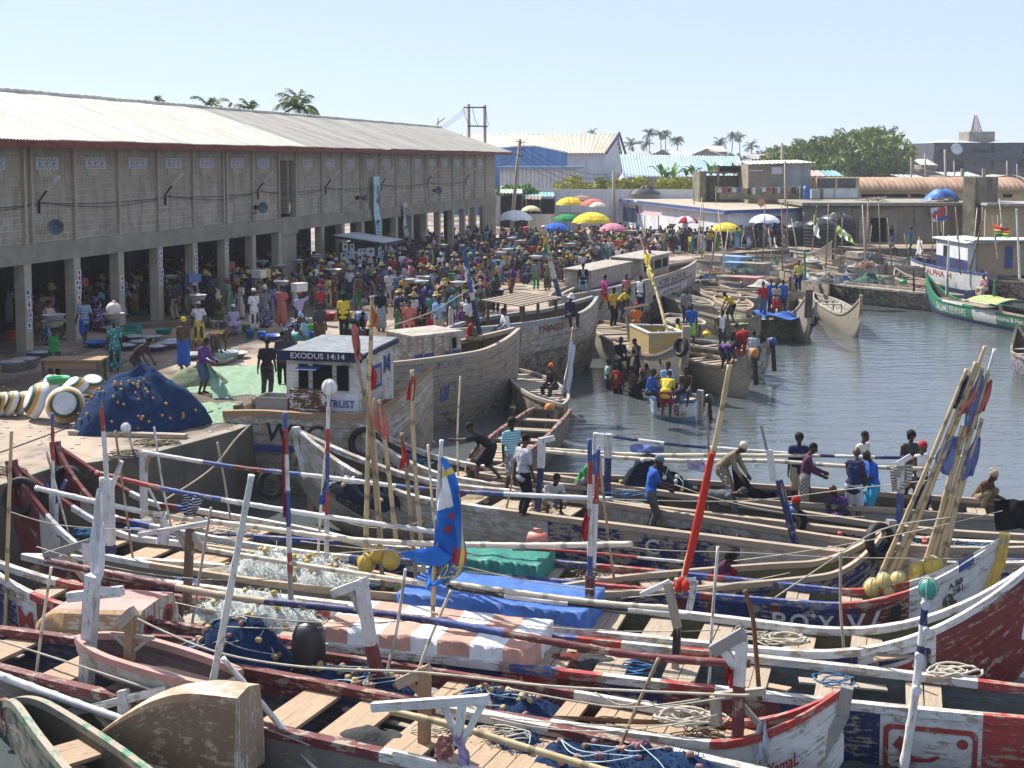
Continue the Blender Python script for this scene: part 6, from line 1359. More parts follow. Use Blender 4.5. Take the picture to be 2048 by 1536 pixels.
fig=[('stand2',1046,1030,-.62,125,'man in grey checked shirt and black trousers standing on the canoe deck, back half turned',(S,(.36,.36,.44),'check'),(T,'black'),('hair','black'),FISH),('stand',1022,982,-.75,30,'man in turquoise striped shirt behind the man in the checked shirt',(S,'turquoise','stripe'),(SH,'grey','print'),('afro','black'),FISH),('reach',972,962,-.72,-95,'man in black leaning far forward to grip a post at the canoe end',(S,'black'),(SH,'black'),('hair','black'),FISH),('squat',1104,1026,-.8,20,'man in pale shirt crouching on the deck beside the post',(LS,(.5,.5,.48)),(SH,'grey'),('hair','black'),FISH),('squat',1168,988,-.95,60,'person in bright green shirt bent low behind the striped poles',(S,'green'),(SH,'grey'),('hair','black'),FISH),('work',1300,1066,-1.15,95,'man in blue polo shirt and grey cap pulling the dark net',(S,'blue'),(T,(.10,.09,.08)),('cap',(.14,.2,.26)),FISH),('bend',1432,1070,-1.2,75,'man in grey top bent double over the net behind the red wrapped pole',(LS,(.09,.10,.11)),(T,'charcoal'),('beanie','charcoal'),FISH),('stoop',1450,1012,-.95,60,'man in khaki jacket and pale hood handling net beside the bamboo pole',(LS,'khaki'),(T,'khaki','print'),('beanie','cream'),FISH),('stand',1596,1012,-1.0,-10,'man in navy football shirt with white letters facing the camera',(S,'navy'),(SH,'beige'),('afro','black'),FISH),('work',1608,1032,-1.1,80,'man in plum long sleeves and plaid wrap holding the net up',(LS,'plum'),(SK,(.16,.15,.12),'check'),('hair','black'),FISH),('stand2',1722,1006,-1.0,40,'man in cream white T-shirt standing behind the net menders',(S,(.62,.60,.52)),(SH,'charcoal'),('hair','black'),FISH),('work',1706,1052,-1.15,150,'bald man in navy vest and white shorts seen from behind',(VE,(.025,.03,.09)),(SH,(.55,.58,.62)),None,FISH),('work',1746,1048,-1.15,-80,'bald man in bright blue shirt and turquoise shorts mending net',(S,(.03,.12,.5)),(SH,(.04,.3,.48)),None,FISH),('stand',1818,1012,-1.0,0,'bare armed dark haired person behind the man in the white vest',(VE,'charcoal'),(SH,'brown'),('afro','black'),FISH),('stand2',1838,1034,-1.05,25,'man in white vest and red cap turned backwards looking down',(VE,'white'),(T,'navy'),('beanie','red'),FISH),('squat',1684,1052,-1.2,-60,'bald man in purple crouching low at the feet of the net menders',(LS,'purple'),(SH,'charcoal'),None,FISH),('sit',1604,1112,-1.35,-70,'man in black with red woollen cap sitting low in the canoe',(LS,'black'),(T,'black'),('beanie','red'),FISH),('squat',1434,1192,-1.35,60,'person in dark maroon shirt crouched over in the canoe by the red pole',(S,'plum'),(SH,'crimson'),('afro','black'),FISH),('squat',1962,1020,-1.0,40,'person under a brown cloth crouching on the canoe deck, far right',(LS,'brown'),(T,'khaki'),('headscarf','beige'),FISH),('sit',686,846,-.05,75,'man in black shirt and straw hat sitting on the white boat rail',(S,'black'),(T,(.03,.03,.05)),('straw_hat','straw','print'),BOATMEN),('sit',938,704,.25,80,'man in red bib vest sitting against the grey boat cabin',(VE,'red'),(SH,'khaki'),('hair','khaki'),BOATMEN),('sit',1014,684,.25,-60,'man in white shirt and jeans sitting on the grey boat bow',(S,'white'),(T,'denim'),('hair','black'),BOATMEN),('sit',1138,652,.35,25,'man in dark navy shirt and white bucket hat sitting on the lettered boat rail',(LS,(.03,.03,.06)),(T,'charcoal'),('sun_hat','white'),BOATMEN),('sit',1108,800,-1.1,-40,'man in brown jersey and flowered cap sitting in the slatted canoe',(LS,(.06,.035,.035)),(T,'charcoal'),('beanie','orange','print'),BOATMEN),('stand2',1166,598,.35,175,'man in black shirt with white letters on the back and pale blue shorts',(S,'black'),(SH,'skyblue'),('hair','black'),BOATMEN),('walk',1208,620,-.1,140,'man in magenta shirt and orange shorts stepping onto the plank canoe',(S,'magenta'),(SH,'orange'),('hair','black'),BOATMEN),('stand',1226,652,-.5,40,'man in gold jersey standing at the end of the yellow tank',(S,'gold'),(T,'black'),('hair','black'),BOATMEN),('stoop',1242,640,-.5,60,'man in yellow shirt stooping beside the man in the gold jersey',(S,'yellow'),(SH,'charcoal'),('hair','black'),BOATMEN),('stand',1280,625,-.3,150,'man in white and navy sleeveless top behind the yellow tank',(VE,'white'),(T,'navy'),('hair','black'),BOATMEN),('stand',1253,618,-.2,-30,'man in rust patterned shirt beside the navy lettered hull',(S,'coral','print'),(T,'charcoal'),('hair','black'),BOATMEN),('sit',1272,668,-.5,170,'person in orange red shirt seated inside the yellow tank',(S,'orange'),(SH,'charcoal'),('beanie','red'),BOATMEN),('stand',1310,668,-.6,200,'dark shirtless looking man in charcoal beside the yellow tank end',(VE,'charcoal'),(SH,'black'),('hair','black'),BOATMEN),('stand',1372,652,-.6,0,'man in tight grey top facing the camera beyond the tyre bow',(S,'grey'),(SH,'charcoal'),('hair','black'),BOATMEN),('sit',1362,698,-.7,-70,'man in yellow shirt sitting on the bow with the tyre',(S,'yellow'),(T,'denim'),('hair','black'),BOATMEN),('stand',1383,690,-.7,-20,'boy in blue top and lime shorts standing by the tyre bow',(S,'blue'),(SH,'lime'),('hair','black'),BOATMEN),('stand2',1442,700,-.9,30,'man in white vest and dark shorts standing amid the small canoes',(VE,'white'),(SH,'charcoal'),('hair','black'),BOATMEN),('stoop',1462,646,-.9,-60,'man in yellow shirt bending on the net heaped canoe',(S,'yellow'),(SH,'black'),('hair','black'),BOATMEN),('bend',1482,712,-.9,160,'person in red top bent right over in the green grey canoe',(LS,'red'),(T,'red'),('hair','black'),BOATMEN),('sit',1506,726,-1.0,160,'person in white striped shirt sitting at the canoe stern',(S,'grey','stripe'),(SH,'charcoal'),('hair','black'),BOATMEN),('bend',1450,742,-.9,20,'man in purple shirt with orange collar reaching down over the tan canoe',(S,'purple'),(SH,'black'),('hair','black'),BOATMEN),('sit',1474,712,-.9,180,'man in dark grey hooded top hunched beside the bending red figure',(LS,'charcoal'),(T,'charcoal'),('beanie','charcoal'),BOATMEN),('stand',1526,634,-.8,-20,'boy in red shirt and jeans standing by the blue tarpaulin',(S,'red'),(T,'denim'),('hair','black'),BOATMEN),('stand',1541,628,-.8,10,'man in blue shirt close behind the boy in red',(S,'blue'),(T,'navy'),('hair','black'),BOATMEN),('fold',1552,634,-.8,0,'man in grey printed T-shirt and red shorts with folded arms',(S,'beige','print'),(SH,'red'),('hair','black'),BOATMEN),('stand2',1566,626,-.8,180,'man in blue shirt with his back turned, right of the man with folded arms',(S,'blue'),(T,'charcoal'),('hair','black'),BOATMEN),('stand',1597,582,-.6,-30,'man in yellow shirt and jeans standing on the end-on grey canoe',(S,(.6,.52,.12)),(T,'navy'),('hair','black'),BOATMEN),('sit',1298,812,-1.25,60,'man in blue long sleeves seated on the small canoe marked 8',(LS,'blue'),(T,'charcoal'),('hair','black'),BOATMEN),('stoop',1332,838,-1.55,160,'man in yellow shirt and maroon shorts leaning over the small marked canoe',(S,'yellow'),(SH,'crimson'),('hair','black'),BOATMEN),('sit',1372,808,-1.25,-20,'shirtless man sitting between the yellow cloths in the marked canoe',None,(SH,'charcoal'),('hair','black'),BOATMEN),('sit',1330,798,-1.2,30,'boy in pale blue shirt seated in the middle of the marked canoe',(S,'skyblue'),(SH,'charcoal'),('hair','black'),BOATMEN),('stand',1214,806,-2.45,90,'man in pale green shirt standing thigh deep in the water',(S,(.3,.42,.36)),(SH,'charcoal'),('hair','grey'),BOATMEN),('stand2',1234,815,-2.45,150,'man in red shirt with yellow number one standing in the water',(S,'crimson'),(SH,'black'),('hair','black'),BOATMEN),('stand',1262,825,-2.5,120,'man in dark brown vest standing in the water left of the marked canoe',(VE,'brown'),(SH,'black'),('hair','black'),BOATMEN),('work',1276,835,-2.6,120,'man in black pushing the marked canoe from the water',(S,'black'),(T,'black'),('hair','black'),BOATMEN),('stoop',1290,800,-2.4,0,'person in pink leaning over in the water behind the marked canoe',(S,'pink'),(SH,'charcoal'),('hair','black'),BOATMEN),('work',1330,806,-2.3,-60,'man in yellow and grey standing in the water behind the seated boy',(S,'gold'),(SH,'charcoal'),('hair','black'),BOATMEN),('sit',1238,742,-1.0,20,'dark figure in black sitting on the water side of the plank canoe',(S,'black'),(T,'black'),('hair','black'),BOATMEN),('work',1276,762,-1.7,-60,'dark figure in charcoal climbing beside the blue paddle',(S,'charcoal'),(SH,'black'),('hair','black'),BOATMEN),('sit',1970,594,-.6,-60,'person in pink print sitting on the bright green canoe',(S,'pink','print'),(SK,'beige','print'),('headscarf','brown'),BOATMEN),('sit',1780,511,.1,30,'person in grey with purple cap sitting before the dark doorway',(S,'grey'),(SH,'charcoal'),('beanie','purple'),BOATMEN),('stand',1820,498,.0,60,'person in blue jersey walking along the far shore',(S,'blue'),(SH,'green'),('hair','black'),BOATMEN),('sit',1876,498,.4,30,'man in white shirt seated above the blue trimmed wheelhouse',(S,'white'),(T,'charcoal'),('hair','black'),BOATMEN),('stand',1782,492,.0,10,'man in black by the store doorway on the far shore',(VE,'black'),(SH,'denim'),('hair','black'),BOATMEN),('stoop',1598,492,.0,-60,'man in red shirt leaning over before the black tanks',(S,'red'),(SH,'cream'),('hair','black'),BOATMEN),('stand',1618,494,.0,30,'dark figure in plum between the black tanks and the flag pole',(S,'plum'),(SH,'blue'),('hair','black'),BOATMEN),('stand',2014,500,.0,0,'person in yellow shirt under the red gold green flag',(S,'yellow'),(T,'brown'),('hair','black'),BOATMEN),('stand2',535,796,0,178,'man in black shirt and dark trousers standing alone with his back to us',(S,'black'),(T,'charcoal'),('hair','black'),QUAY),('stand',566,772,0,190,'dark clothed man half hidden by the square cabin',(S,'charcoal'),(T,'black'),('hair','black'),QUAY),('work',404,787,0,70,'boy in purple long sleeves and denim shorts holding up green net',(LS,'purple'),(SH,'denim'),('hair','black'),QUAY),('stoop',276,772,0,75,'boy in dark brown shirt stooping behind the blue net heap',(S,(.06,.035,.04)),(T,'charcoal'),('hair','black'),QUAY),('stand',368,737,0,170,'girl in blue skirt with orange hem and yellow headscarf',(S,'brown'),(SK,'blue'),('headscarf','yellow'),QUAY),('bend',428,722,0,60,'woman in brown bending down among the basins in the sun',(S,'brown'),(SK,'grey'),('headscarf','brown'),QUAY),('stand',230,742,0,20,'woman in green and blue print carrying a bag in a basin on her head',(D,'teal','print'),(SK,'green','print'),('headscarf','teal','print'),QUAY),('carry2',110,762,0,10,'woman in bright green vest lifting two stacked basins onto her head',(VE,'green'),(T,'charcoal'),('hair','black'),QUAY),('hips',398,690,0,10,'woman in white print blouse and yellow skirt with a wide basin on her head',(S,'white','print'),(SK,'yellow','print'),('headscarf','white'),QUAY),('walk',418,650,0,60,'woman in blue and white striped dress at the shade edge',(D,'skyblue','stripe'),None,('headscarf','navy'),QUAY),('sit',467,672,0,190,'woman in lilac dress and white cap sitting with her back to us',(D,'lilac'),None,('cap','white'),QUAY),('stand',508,662,0,40,'woman in white and blue print dress beside the blue buckets',(D,'white','print'),None,('headscarf','white'),QUAY),('stand2',530,656,0,170,'woman in grey blue print wrap left of the coral two piece',(S,'grey'),(SK,'denim','print'),('headscarf','cream'),QUAY),('stand2',564,652,0,175,'woman in coral two piece with a fish basin on her head',(S,'coral'),(SK,'coral'),('hair','black'),QUAY),('carry',600,668,0,20,'woman in lilac carrying a big white cool box on her head',(S,'lilac'),(SK,'charcoal'),('headscarf','orange'),QUAY),('stand',640,650,0,60,'person in red football shirt left of the yellow T-shirt',(S,'red'),(SK,'black'),('headscarf','red'),QUAY),('stand',687,675,0,175,'person in yellow T-shirt and black trousers standing in the sun',(S,'yellow'),(T,'black'),('afro','brown'),QUAY),('bend',720,672,0,20,'person in blue striped shirt bent over washing at a bucket',(S,'blue','stripe'),(SH,'black'),('hair','black'),QUAY),('stand',762,662,0,165,'woman in black top and grey striped skirt left of the grey boat',(S,'black'),(SK,'grey','stripe'),('hair','black'),QUAY),('sit',612,700,0,-80,'woman in pale blue shirt sitting low near the cabin roof',(S,'skyblue'),(SK,'teal'),('hair','black'),QUAY),('stoop',580,715,0,120,'woman in dark flowered blouse crouching beside the cabin',(S,'navy','print'),(SK,'charcoal'),('headscarf','skyblue'),QUAY),('stand',640,700,0,30,'woman with head in hand just above the cabin roof',(S,'charcoal'),(SK,'brown'),('hair','black'),QUAY),('walk',1072,580,0,175,'person in grey hooded top and green trousers carrying a white basin load',(LS,'grey'),(T,'green'),('hair','black'),QUAY),('stand',1240,516,0,0,'person in bright lime shirt facing the camera in the dense crowd',(S,(.16,.62,.12)),(T,'charcoal'),('hair','black'),QUAY),('stand',846,562,0,178,'man in red and black striped shirt seen from behind near the arcade',(S,'red'),(T,'charcoal'),('hair','black'),QUAY),('stand2',1368,500,0,40,'man in blue shirt and trousers standing on the pale lettered boat',(S,'blue'),(T,'navy'),('hair','black'),QUAY),('stand',1370,478,0,0,'man in lilac shirt under the red and white umbrella',(S,'lilac'),(T,'charcoal'),('hair','black'),QUAY),('walk',706,582,0,170,'man in pale grey shirt and black trousers before the kiosk',(S,(.5,.52,.55)),(T,'black'),('hair','black'),QUAY),]
LOADS=[]
for pn,x,y,Z,rz,lb,top,bot,hd,grp in fig:
 if top and top[0]==D:bot=None
 sc=1.0
 L=P(x,y,Z);o=person(pn,L,rz,lb,top,bot,hd,sc,grp)
 if 'football' in lb and 'navy' in lb:
  s=POSES[pn];m=MB();flat_text(m,'QATAR',s.ch+V((-.13,-.152,-.06)),V((.26,0,0)),V((0,0,.055)));q=m.build('lettering',paint('white',.05),None,V((0,0,0)));q.parent=o
 if 'letters on the back' in lb:
  s=POSES[pn];m=MB();flat_text(m,'EAT',s.ch+V((.08,.15,.14)),V((0,0,-.36)),V((-.16,0,0)));q=m.build('lettering',paint('white',.05),None,V((0,0,0)));q.parent=o
 if 'number one' in lb:
  s=POSES[pn];m=MB();flat_text(m,'1',s.ch+V((.05,.14,-.15)),V((-.1,0,0)),V((0,0,.22)));q=m.build('lettering',paint('yellow',.05),None,V((0,0,0)));q.parent=o
 for key,kind in(('bag in a basin','bag'),('two stacked basins','two'),('wide basin on','basin'),('fish basin','basin'),('cool box','box'),('white basin load','bowl')):
  if key in lb:LOADS.append((kind,headpoint(pn,L),lb))
used=set()
def crowd(n,polys,zone,seed,shade=False,wm=.72,load=.22,spacing=.52,grp=QUAY,kinds=None,ang=None):
 rr=random.Random(seed);placed=crowd.placed;k=tries=0;tot=sum(p[4]for p in polys)
 tops=['red','orange','coral','yellow','gold','green','teal','turquoise','blue','skyblue','lilac','pink','magenta','cream','beige','crimson','olive','plum','denim']+['navy','charcoal','black','brown','white','grey','purple','khaki']*3
 while k<n and tries<4000:
  tries+=1;r=rr.uniform(0,tot)
  for x0,x1,y0,y1,w_ in polys:
   if r<=w_:break
   r-=w_
  x,y=rr.uniform(x0,x1),rr.uniform(y0,y1)
  if isinstance(zone,tuple):pass
  L=P(x,y,0)
  if any((L-q).length<spacing for q in placed)or not inland(L):continue
  rel=L-WO;u,v=rel.dot(WE),rel.dot(WL)
  if-.5<v<.7 and abs((u/B+.5)%1-.5)<.12:continue
  if-1.7<u-9.1*B<1.7 and-3.9<v<-1.2:continue
  if 6.9*B<u<7.7*B and v>-.4:continue
  woman=rr.random()<wm;tc,bc=rr.choice(tops),rr.choice(['navy','brown','charcoal','denim','black','khaki','crimson','olive','teal','plum','beige','orange','blue','grey'])
  pat=rr.choice(['plain','print','print','stripe','check'])if woman else rr.choice(['plain','plain','plain','stripe','check'])
  pn=rr.choice(['stand','stand','stand2','walk','work','hips','stoop','sit','carry'])if woman else rr.choice(['stand','stand2','walk','work','hips','fold','stoop'])
  ld=None
  if woman and pn in('stand','stand2','walk','carry','hips')and(rr.random()<load or pn=='carry'):ld=rr.choice(['basin','basin','bowl','box','bucket'])
  hd=rr.choice([('headscarf',rr.choice(tops)),('headscarf',rr.choice(tops),'print'),('hair','black'),('straw_hat','straw')]if not ld else[('headscarf',rr.choice(tops)),('hair','black')])if woman else rr.choice([('hair','black'),('hair','black'),('cap',rr.choice(tops)),('hair','black')])
  if woman:top,bot=(((D,tc,pat),None)if rr.random()<.35 else((S,tc,pat),(SK,bc,'print' if rr.random()<.5 else 'plain')))
  else:top,bot=(S if rr.random()<.8 else VE,tc,pat),(rr.choice([T,SH]),bc)
  pt={'plain':'','print':'printed ','stripe':'striped ','check':'checked '}[pat];hw={'headscarf':hd[1]+' headscarf','hair':'bare head','straw_hat':'straw hat','cap':hd[1]+' cap'}[hd[0]]
  pw={'sit':'sitting','stoop':'stooping','walk':'walking','carry':'carrying'}.get(pn,'standing')
  if top[0]==D:cl=f'{tc} {pt}dress'
  else:cl=f"{tc} {pt}{'top' if woman else 'shirt'} and {bc} {bot[0] if bot[0] != SK else 'wrap'}"
  lb=f'person in {cl}, {hw}, {pw} {zone}'
  if len(lb.split())>16:lb=f'person in {cl}, {hw}, {zone}'
  if lb in used or len(lb.split())>16:continue
  used.add(lb);placed.append(L);k+=1
  person(pn,L,rr.uniform(0,360),lb,top,bot,hd,.97 if woman else 1.02,grp)
  if ld:LOADS.append((ld,headpoint(pn,L,.97),f'{tc} {pt}'.strip()+f' clad carrier {zone}'))
crowd.placed=[P(f[1],f[2],f[3])for f in fig if f[9]==QUAY]
def inland(L):
 for a,b in zip(edge,edge[1:]):
  if a.x<=L.x<=b.x and L.y<lerp(a.y,b.y,(L.x-a.x)/(b.x-a.x))+.6:return False
 return not(L.x>edge[0].x and L.y<edge[0].y)
crowd(34,[(-5,250,590,690,1),(30,240,570,600,.5)],'in shade under the nearest arches',31,load=.1)
crowd(40,[(240,560,545,640,2),(300,480,600,655,1)],'before the middle arches',32)
crowd(26,[(470,700,560,640,1)],'on the wet quay left of the kiosk',33)
crowd(12,[(690,790,520,600,1)],'beside the printed kiosk',34)
crowd(22,[(780,1010,500,590,1.4)],'along the far arcade',35,load=.3)
crowd(36,[(790,960,600,690,1.5),(860,1010,570,640,.6)],'in the huddle behind the grey boat',36)
crowd(28,[(1000,1180,500,580,1.6),(960,1080,520,600,.6)],'in the dense middle crowd',37,load=.25)
crowd(20,[(1180,1320,490,548,1)],'behind the lettered hulls',38)
crowd(8,[(1300,1450,492,510,1)],'before the white office',39)
crowd(8,[(1440,1580,488,500,1)],'by the yellow umbrella',40)
LOW={}
def lowpoly(me,ratio):
 if me.name in LOW:return LOW[me.name]
 o=bpy.data.objects.new('low',me);COL.objects.link(o);m=o.modifiers.new('d','DECIMATE');m.ratio=ratio;dg=bpy.context.evaluated_depsgraph_get();e=o.evaluated_get(dg);d=e.to_mesh()
 r=([v.co.copy()for v in d.vertices],[tuple(p.vertices)for p in d.polygons]);e.to_mesh_clear();bpy.data.objects.remove(o);LOW[me.name]=r;return r
cn=list(CC)+['navy','charcoal','black','brown','white','plum','khaki','denim']*3;cm=[flat('crowd_'+c,tuple(.72*q+.28*e for q,e in zip(CC[c],(.11,.09,.08))),.9,.1,.35)for c in cn]+[skin()];mb=MB();rr=random.Random(99)
def put(me,ratio,M,mi):
 vs,fs=lowpoly(me,ratio);k=mb.add([M@v for v in vs])
 for f in fs:mb.face([k+i for i in f],mi,True,[(0,0)]*len(f))
for x0,x1,y0,y1,n,gap in[(770,1010,490,585,110,.4),(1000,1190,488,570,130,.4),(1180,1320,488,540,80,.4),(1300,1450,490,510,44,.42),(1440,1590,488,500,22,.42),(200,560,540,630,105,.42),(0,240,570,670,46,.45),(560,780,530,620,50,.42),(800,980,580,680,36,.4)]:
 k=t_=0
 while k<n and t_<3000:
  t_+=1;L=P(rr.uniform(x0,x1),rr.uniform(y0,y1));rel=L-WO;u,v=rel.dot(WE),rel.dot(WL)
  if not inland(L)or any((L-q).length<gap for q in crowd.placed)or(-.5<v<.7 and abs((u/B+.5)%1-.5)<.12)or(-1.7<u-9.1*B<1.7 and-3.9<v<-1.2)or(6.9*B<u<7.7*B and v>-.4):continue
  pn=rr.choice(['stand','stand2','work','walk','stoop','sit','hips']);s=rr.uniform(.93,1.05);M=Matrix.Translation(L)@Matrix.Rotation(rr.uniform(0,6.28),4,'Z')@Matrix.Scale(s,4);crowd.placed.append(L);k+=1
  put(body_mesh(pn),.1,M,len(cn));c1,c2,c3=(rr.randrange(len(cn))for _ in range(3));put(garment(pn,'shirt'),.35,M,c1);put(garment(pn,rr.choice(['skirt','skirt','trousers'])),.35,M,c2);hk=rr.choice(['headscarf','headscarf','hair','straw_hat']);put(headgear(pn,hk),.8,M,{'hair':cn.index('black'),'straw_hat':cn.index('straw')}.get(hk,c3))
tag(mb.build('crowd',cm),kind='stuff')
BM=['bamboo']
def bandmat(keys):return[bamboo('natural')if k=='bamboo' else bamboo('pale')if k=='pale' else bamboo('old')if k=='old' else wood(k[2:])if k.startswith('w_')else paint(k,.45)for k in keys]
def rod(root,name,pts,r,bands=None,sides=8,r1=None):
 """pole along world points; bands = [(upto fraction, material key)]"""
 bands=bands or[(1,'bamboo')];keys=[]
 for _,k in bands:
  if k not in keys:keys.append(k)
 sp_=smooth_path(pts,10)if len(pts)>2 else[V(pts[0]).lerp(V(pts[1]),i/16)for i in range(17)]
 L=sum((b-a).length for a,b in zip(sp_,sp_[1:]));r1=r if r1 is None else r1;fine=[];n=max(24,int(L/.09))
 acc=[0]
 for a,b in zip(sp_,sp_[1:]):acc.append(acc[-1]+(b-a).length)
 for i in range(n+1):
  d=L*i/n;k=0
  while k<len(acc)-2 and acc[k+1]<d:k+=1
  fine.append(sp_[k].lerp(sp_[k+1],(d-acc[k])/max(1e-6,acc[k+1]-acc[k])))
 rr=[lerp(r,r1,i/n)*(1.16 if(i%5==0)else 1.0)for i in range(n+1)]
 mb=MB();mb.tube(fine,rr,sides,mfun=lambda f:keys.index(next((k for u,k in bands if f<=u),bands[-1][1])))
 return mb.build(name,bandmat(keys),root)
def spar(label,b,o,pts,r=.05,bands=None,group='long spars laid on the boat frames',cat='spar',name='spar'):
 w_=[b.pp(x,y,o)for x,y in pts];r*=.82;t=thing(name,label,cat,w_[0],group);rod(t,'pole',w_,r,bands);return t
def eq(*ks):return[((i+1)/len(ks),k)for i,k in enumerate(ks)]
spar('upper spar banded white blue and maroon, running from the quay posts to midships',bG,.2,[(286,904),(470,934),(640,953),(830,976),(1024,989),(1226,998)],.055,[(.14,'white'),(.21,'blue'),(.28,'maroon'),(.36,'blue'),(.57,'white'),(.63,'blue'),(.71,'maroon'),(.79,'blue'),(1,'white')])
spar('red then blue then white spar below the upper one, left half of the boats',bF,.2,[(192,945),(330,978),(460,1002),(652,1033),(900,1068)],.06,[(.2,'red'),(.38,'blue'),(1,'white')])
spar('long bamboo spar, painted white at its left end',bF,0,[(72,976),(300,1026),(512,1054),(725,1081),(1024,1091),(1264,1088)],.065,[(.2,'white'),(1,'pale')])
spar('pale bamboo spar crossing the white nets',bS,.4,[(400,1096),(512,1115),(725,1149),(860,1169)],.055,eq('pale'))
spar('pale bamboo spar ending at the red wrapped pole',bS,.4,[(895,1166),(1024,1184),(1211,1207),(1352,1217)],.06,eq('pale'))
spar('black and white peeling spar just under the pale bamboo one',bS,.35,[(895,1174),(1024,1194),(1200,1214),(1380,1230)],.045,eq('black','white','black','white'))
spar('crooked spar worn from red brown through blue to red, across the whole near row',bY,.2,[(92,1121),(262,1156),(417,1186),(520,1201),(687,1218),(860,1241),(1024,1269),(1244,1307),(1394,1322),(1500,1327)],.075,[(.22,'maroon'),(.36,'tan'),(.6,'navy'),(.7,'blue'),(1,'maroon')])
spar('white pipe spar in the bottom left corner',bC,-1.0,[(-30,1340),(175,1415),(322,1462)],.075,eq('white'))
spar('white pole slanting down from the left bracket to the bottom edge',bC,-1.1,[(232,1460),(350,1502),(480,1552)],.07,eq('white'))
spar('yellow bamboo spar running off the bottom edge, nearest of all',bC,-.6,[(782,1422),(925,1456),(1024,1487),(1230,1548)],.06,eq('bamboo'))
spar('blue and white banded spar nearest the open water',bN,.3,[(1189,868),(1351,889),(1536,904),(1640,911),(1783,915),(1941,914)],.05,[(.05,'white'),(.12,'navy'),(.2,'white'),(.32,'navy'),(.56,'white'),(.66,'navy'),(.76,'white'),(.88,'navy'),(1,'white')])
spar('upper of two bare bamboo spars under the blue banded spar',bN,0,[(1076,897),(1274,909),(1440,910),(1640,912)],.05,eq('pale'))
spar('lower of two bare bamboo spars before the net menders',bN,-.3,[(1076,901),(1196,912),(1349,921),(1536,922),(1686,932),(1863,938)],.055,eq('pale'))
spar('thin red spar with white tip above the green cover',bG,.3,[(1024,1095),(1174,1105),(1296,1117),(1371,1124)],.035,[(.72,'red'),(1,'white')])
spar('white spar stub with blue tip before the crouching man in pale shirt',bL,0,[(960,985),(1100,992),(1226,998)],.045,[(.8,'white'),(1,'lblue')])
def post(b,o,segs,mats,name='support_post'):
 mb=MB()
 for(x0,y0,x1,y1,w_,k)in segs:mb.board(b.pp(x0,y0,o),b.pp(x1,y1,o),w_,w_*.8,k,up=b.n)
 return mb.build(name,bandmat(mats),b.root)
post(bH,.1,[(287,905,288,1036,.14,0),(287,958,300,905,.06,1)],['white','old']);post(bK,.1,[(108,985,107,1158,.15,0),(108,1012,92,968,.07,1),(108,1012,132,960,.07,1)],['white','blue'])
post(bS,.5,[(217,958,220,1090,.16,0),(220,1090,222,1106,.16,1),(220,985,243,922,.07,0)],['white','navy']);post(bS,0,[(176,1085,182,1180,.17,0),(90,1112,180,1084,.13,1),(128,1105,172,1160,.1,2)],['white','grey','w_grey'])
post(bC,-.2,[(186,1150,165,1487,.2,0),(138,1194,244,1182,.15,0)],['white']);post(bC,.6,[(180,1160,172,1300,.16,0)],['maroon'])
post(bS,.3,[(380,1058,373,1236,.13,0),(277,1070,424,1044,.08,1),(352,1062,385,1110,.1,2),(378,1062,410,1100,.1,2)],['w_dark','white','w_grey']);post(bY,0,[(722,1160,742,1290,.17,0),(742,1290,768,1406,.17,1),(665,1188,735,1161,.13,0),(702,1180,735,1250,.1,2)],['white','darkred','w_grey'])
post(bC,-.1,[(850,1335,848,1545,.15,0),(796,1368,860,1338,.14,1),(825,1365,848,1390,.1,0)],['w_brown','w_pale']);post(bC,-.7,[(745,1414,978,1398,.12,0),(888,1408,915,1478,.08,0),(925,1405,915,1490,.1,0),(970,1400,922,1490,.08,0)],['white'])
post(bF,.2,[(878,1172,872,1240,.14,0),(872,1240,866,1352,.14,1)],['black','grey']);post(bF,0,[(1180,1150,1180,1190,.15,1),(1180,1190,1178,1352,.15,0)],['w_grey','maroon'])
post(bS,.2,[(1335,1165,1355,1255,.13,0),(1355,1255,1352,1310,.12,1),(1352,1310,1345,1434,.11,0),(1282,1190,1340,1163,.08,2),(1350,1163,1392,1162,.1,2),(1390,1162,1378,1220,.1,2)],['w_grey','black','white'])
post(bY,-.2,[(1484,1280,1478,1370,.15,0),(1478,1370,1474,1530,.15,1),(1425,1302,1488,1266,.16,2),(1448,1300,1480,1345,.12,0)],['white','maroon','grey']);post(bY,-.1,[(1430,1392,1434,1448,.14,0),(1430,1392,1530,1382,.1,0),(1470,1395,1520,1450,.08,0)],['w_grey'])
post(bL,-.2,[(1084,876,1082,935,.14,0),(1082,935,1075,1022,.12,1),(1080,882,1108,876,.12,0)],['white','navy']);post(bM,.2,[(1217,868,1216,915,.15,0),(1216,915,1214,1000,.13,1)],['white','navy'])
post(bL,0,[(1538,900,1548,962,.12,1),(1522,850,1548,962,.05,0)],['grey','white']);post(bL,-.3,[(1558,960,1606,1148,.13,0)],['navy']);post(bL,-.2,[(1803,925,1801,985,.14,0),(1801,985,1797,1076,.12,1),(1795,928,1822,912,.1,0)],['white','blue'])
post(bL,.3,[(618,910,622,1020,.13,0),(588,910,655,892,.1,0)],['w_brown']);post(bC,-.9,[(245,1380,262,1440,.15,0),(250,1410,248,1560,.17,0),(20,1455,335,1378,.11,0),(332,1378,292,1450,.07,0),(195,1425,240,1475,.1,0)],['white'])
post(bC,-.4,[(262,1235,258,1345,.14,0),(222,1268,308,1276,.05,1),(232,1272,260,1300,.06,1),(300,1276,270,1300,.06,1),(240,1250,268,1222,.16,1)],['w_brown','w_grey'])
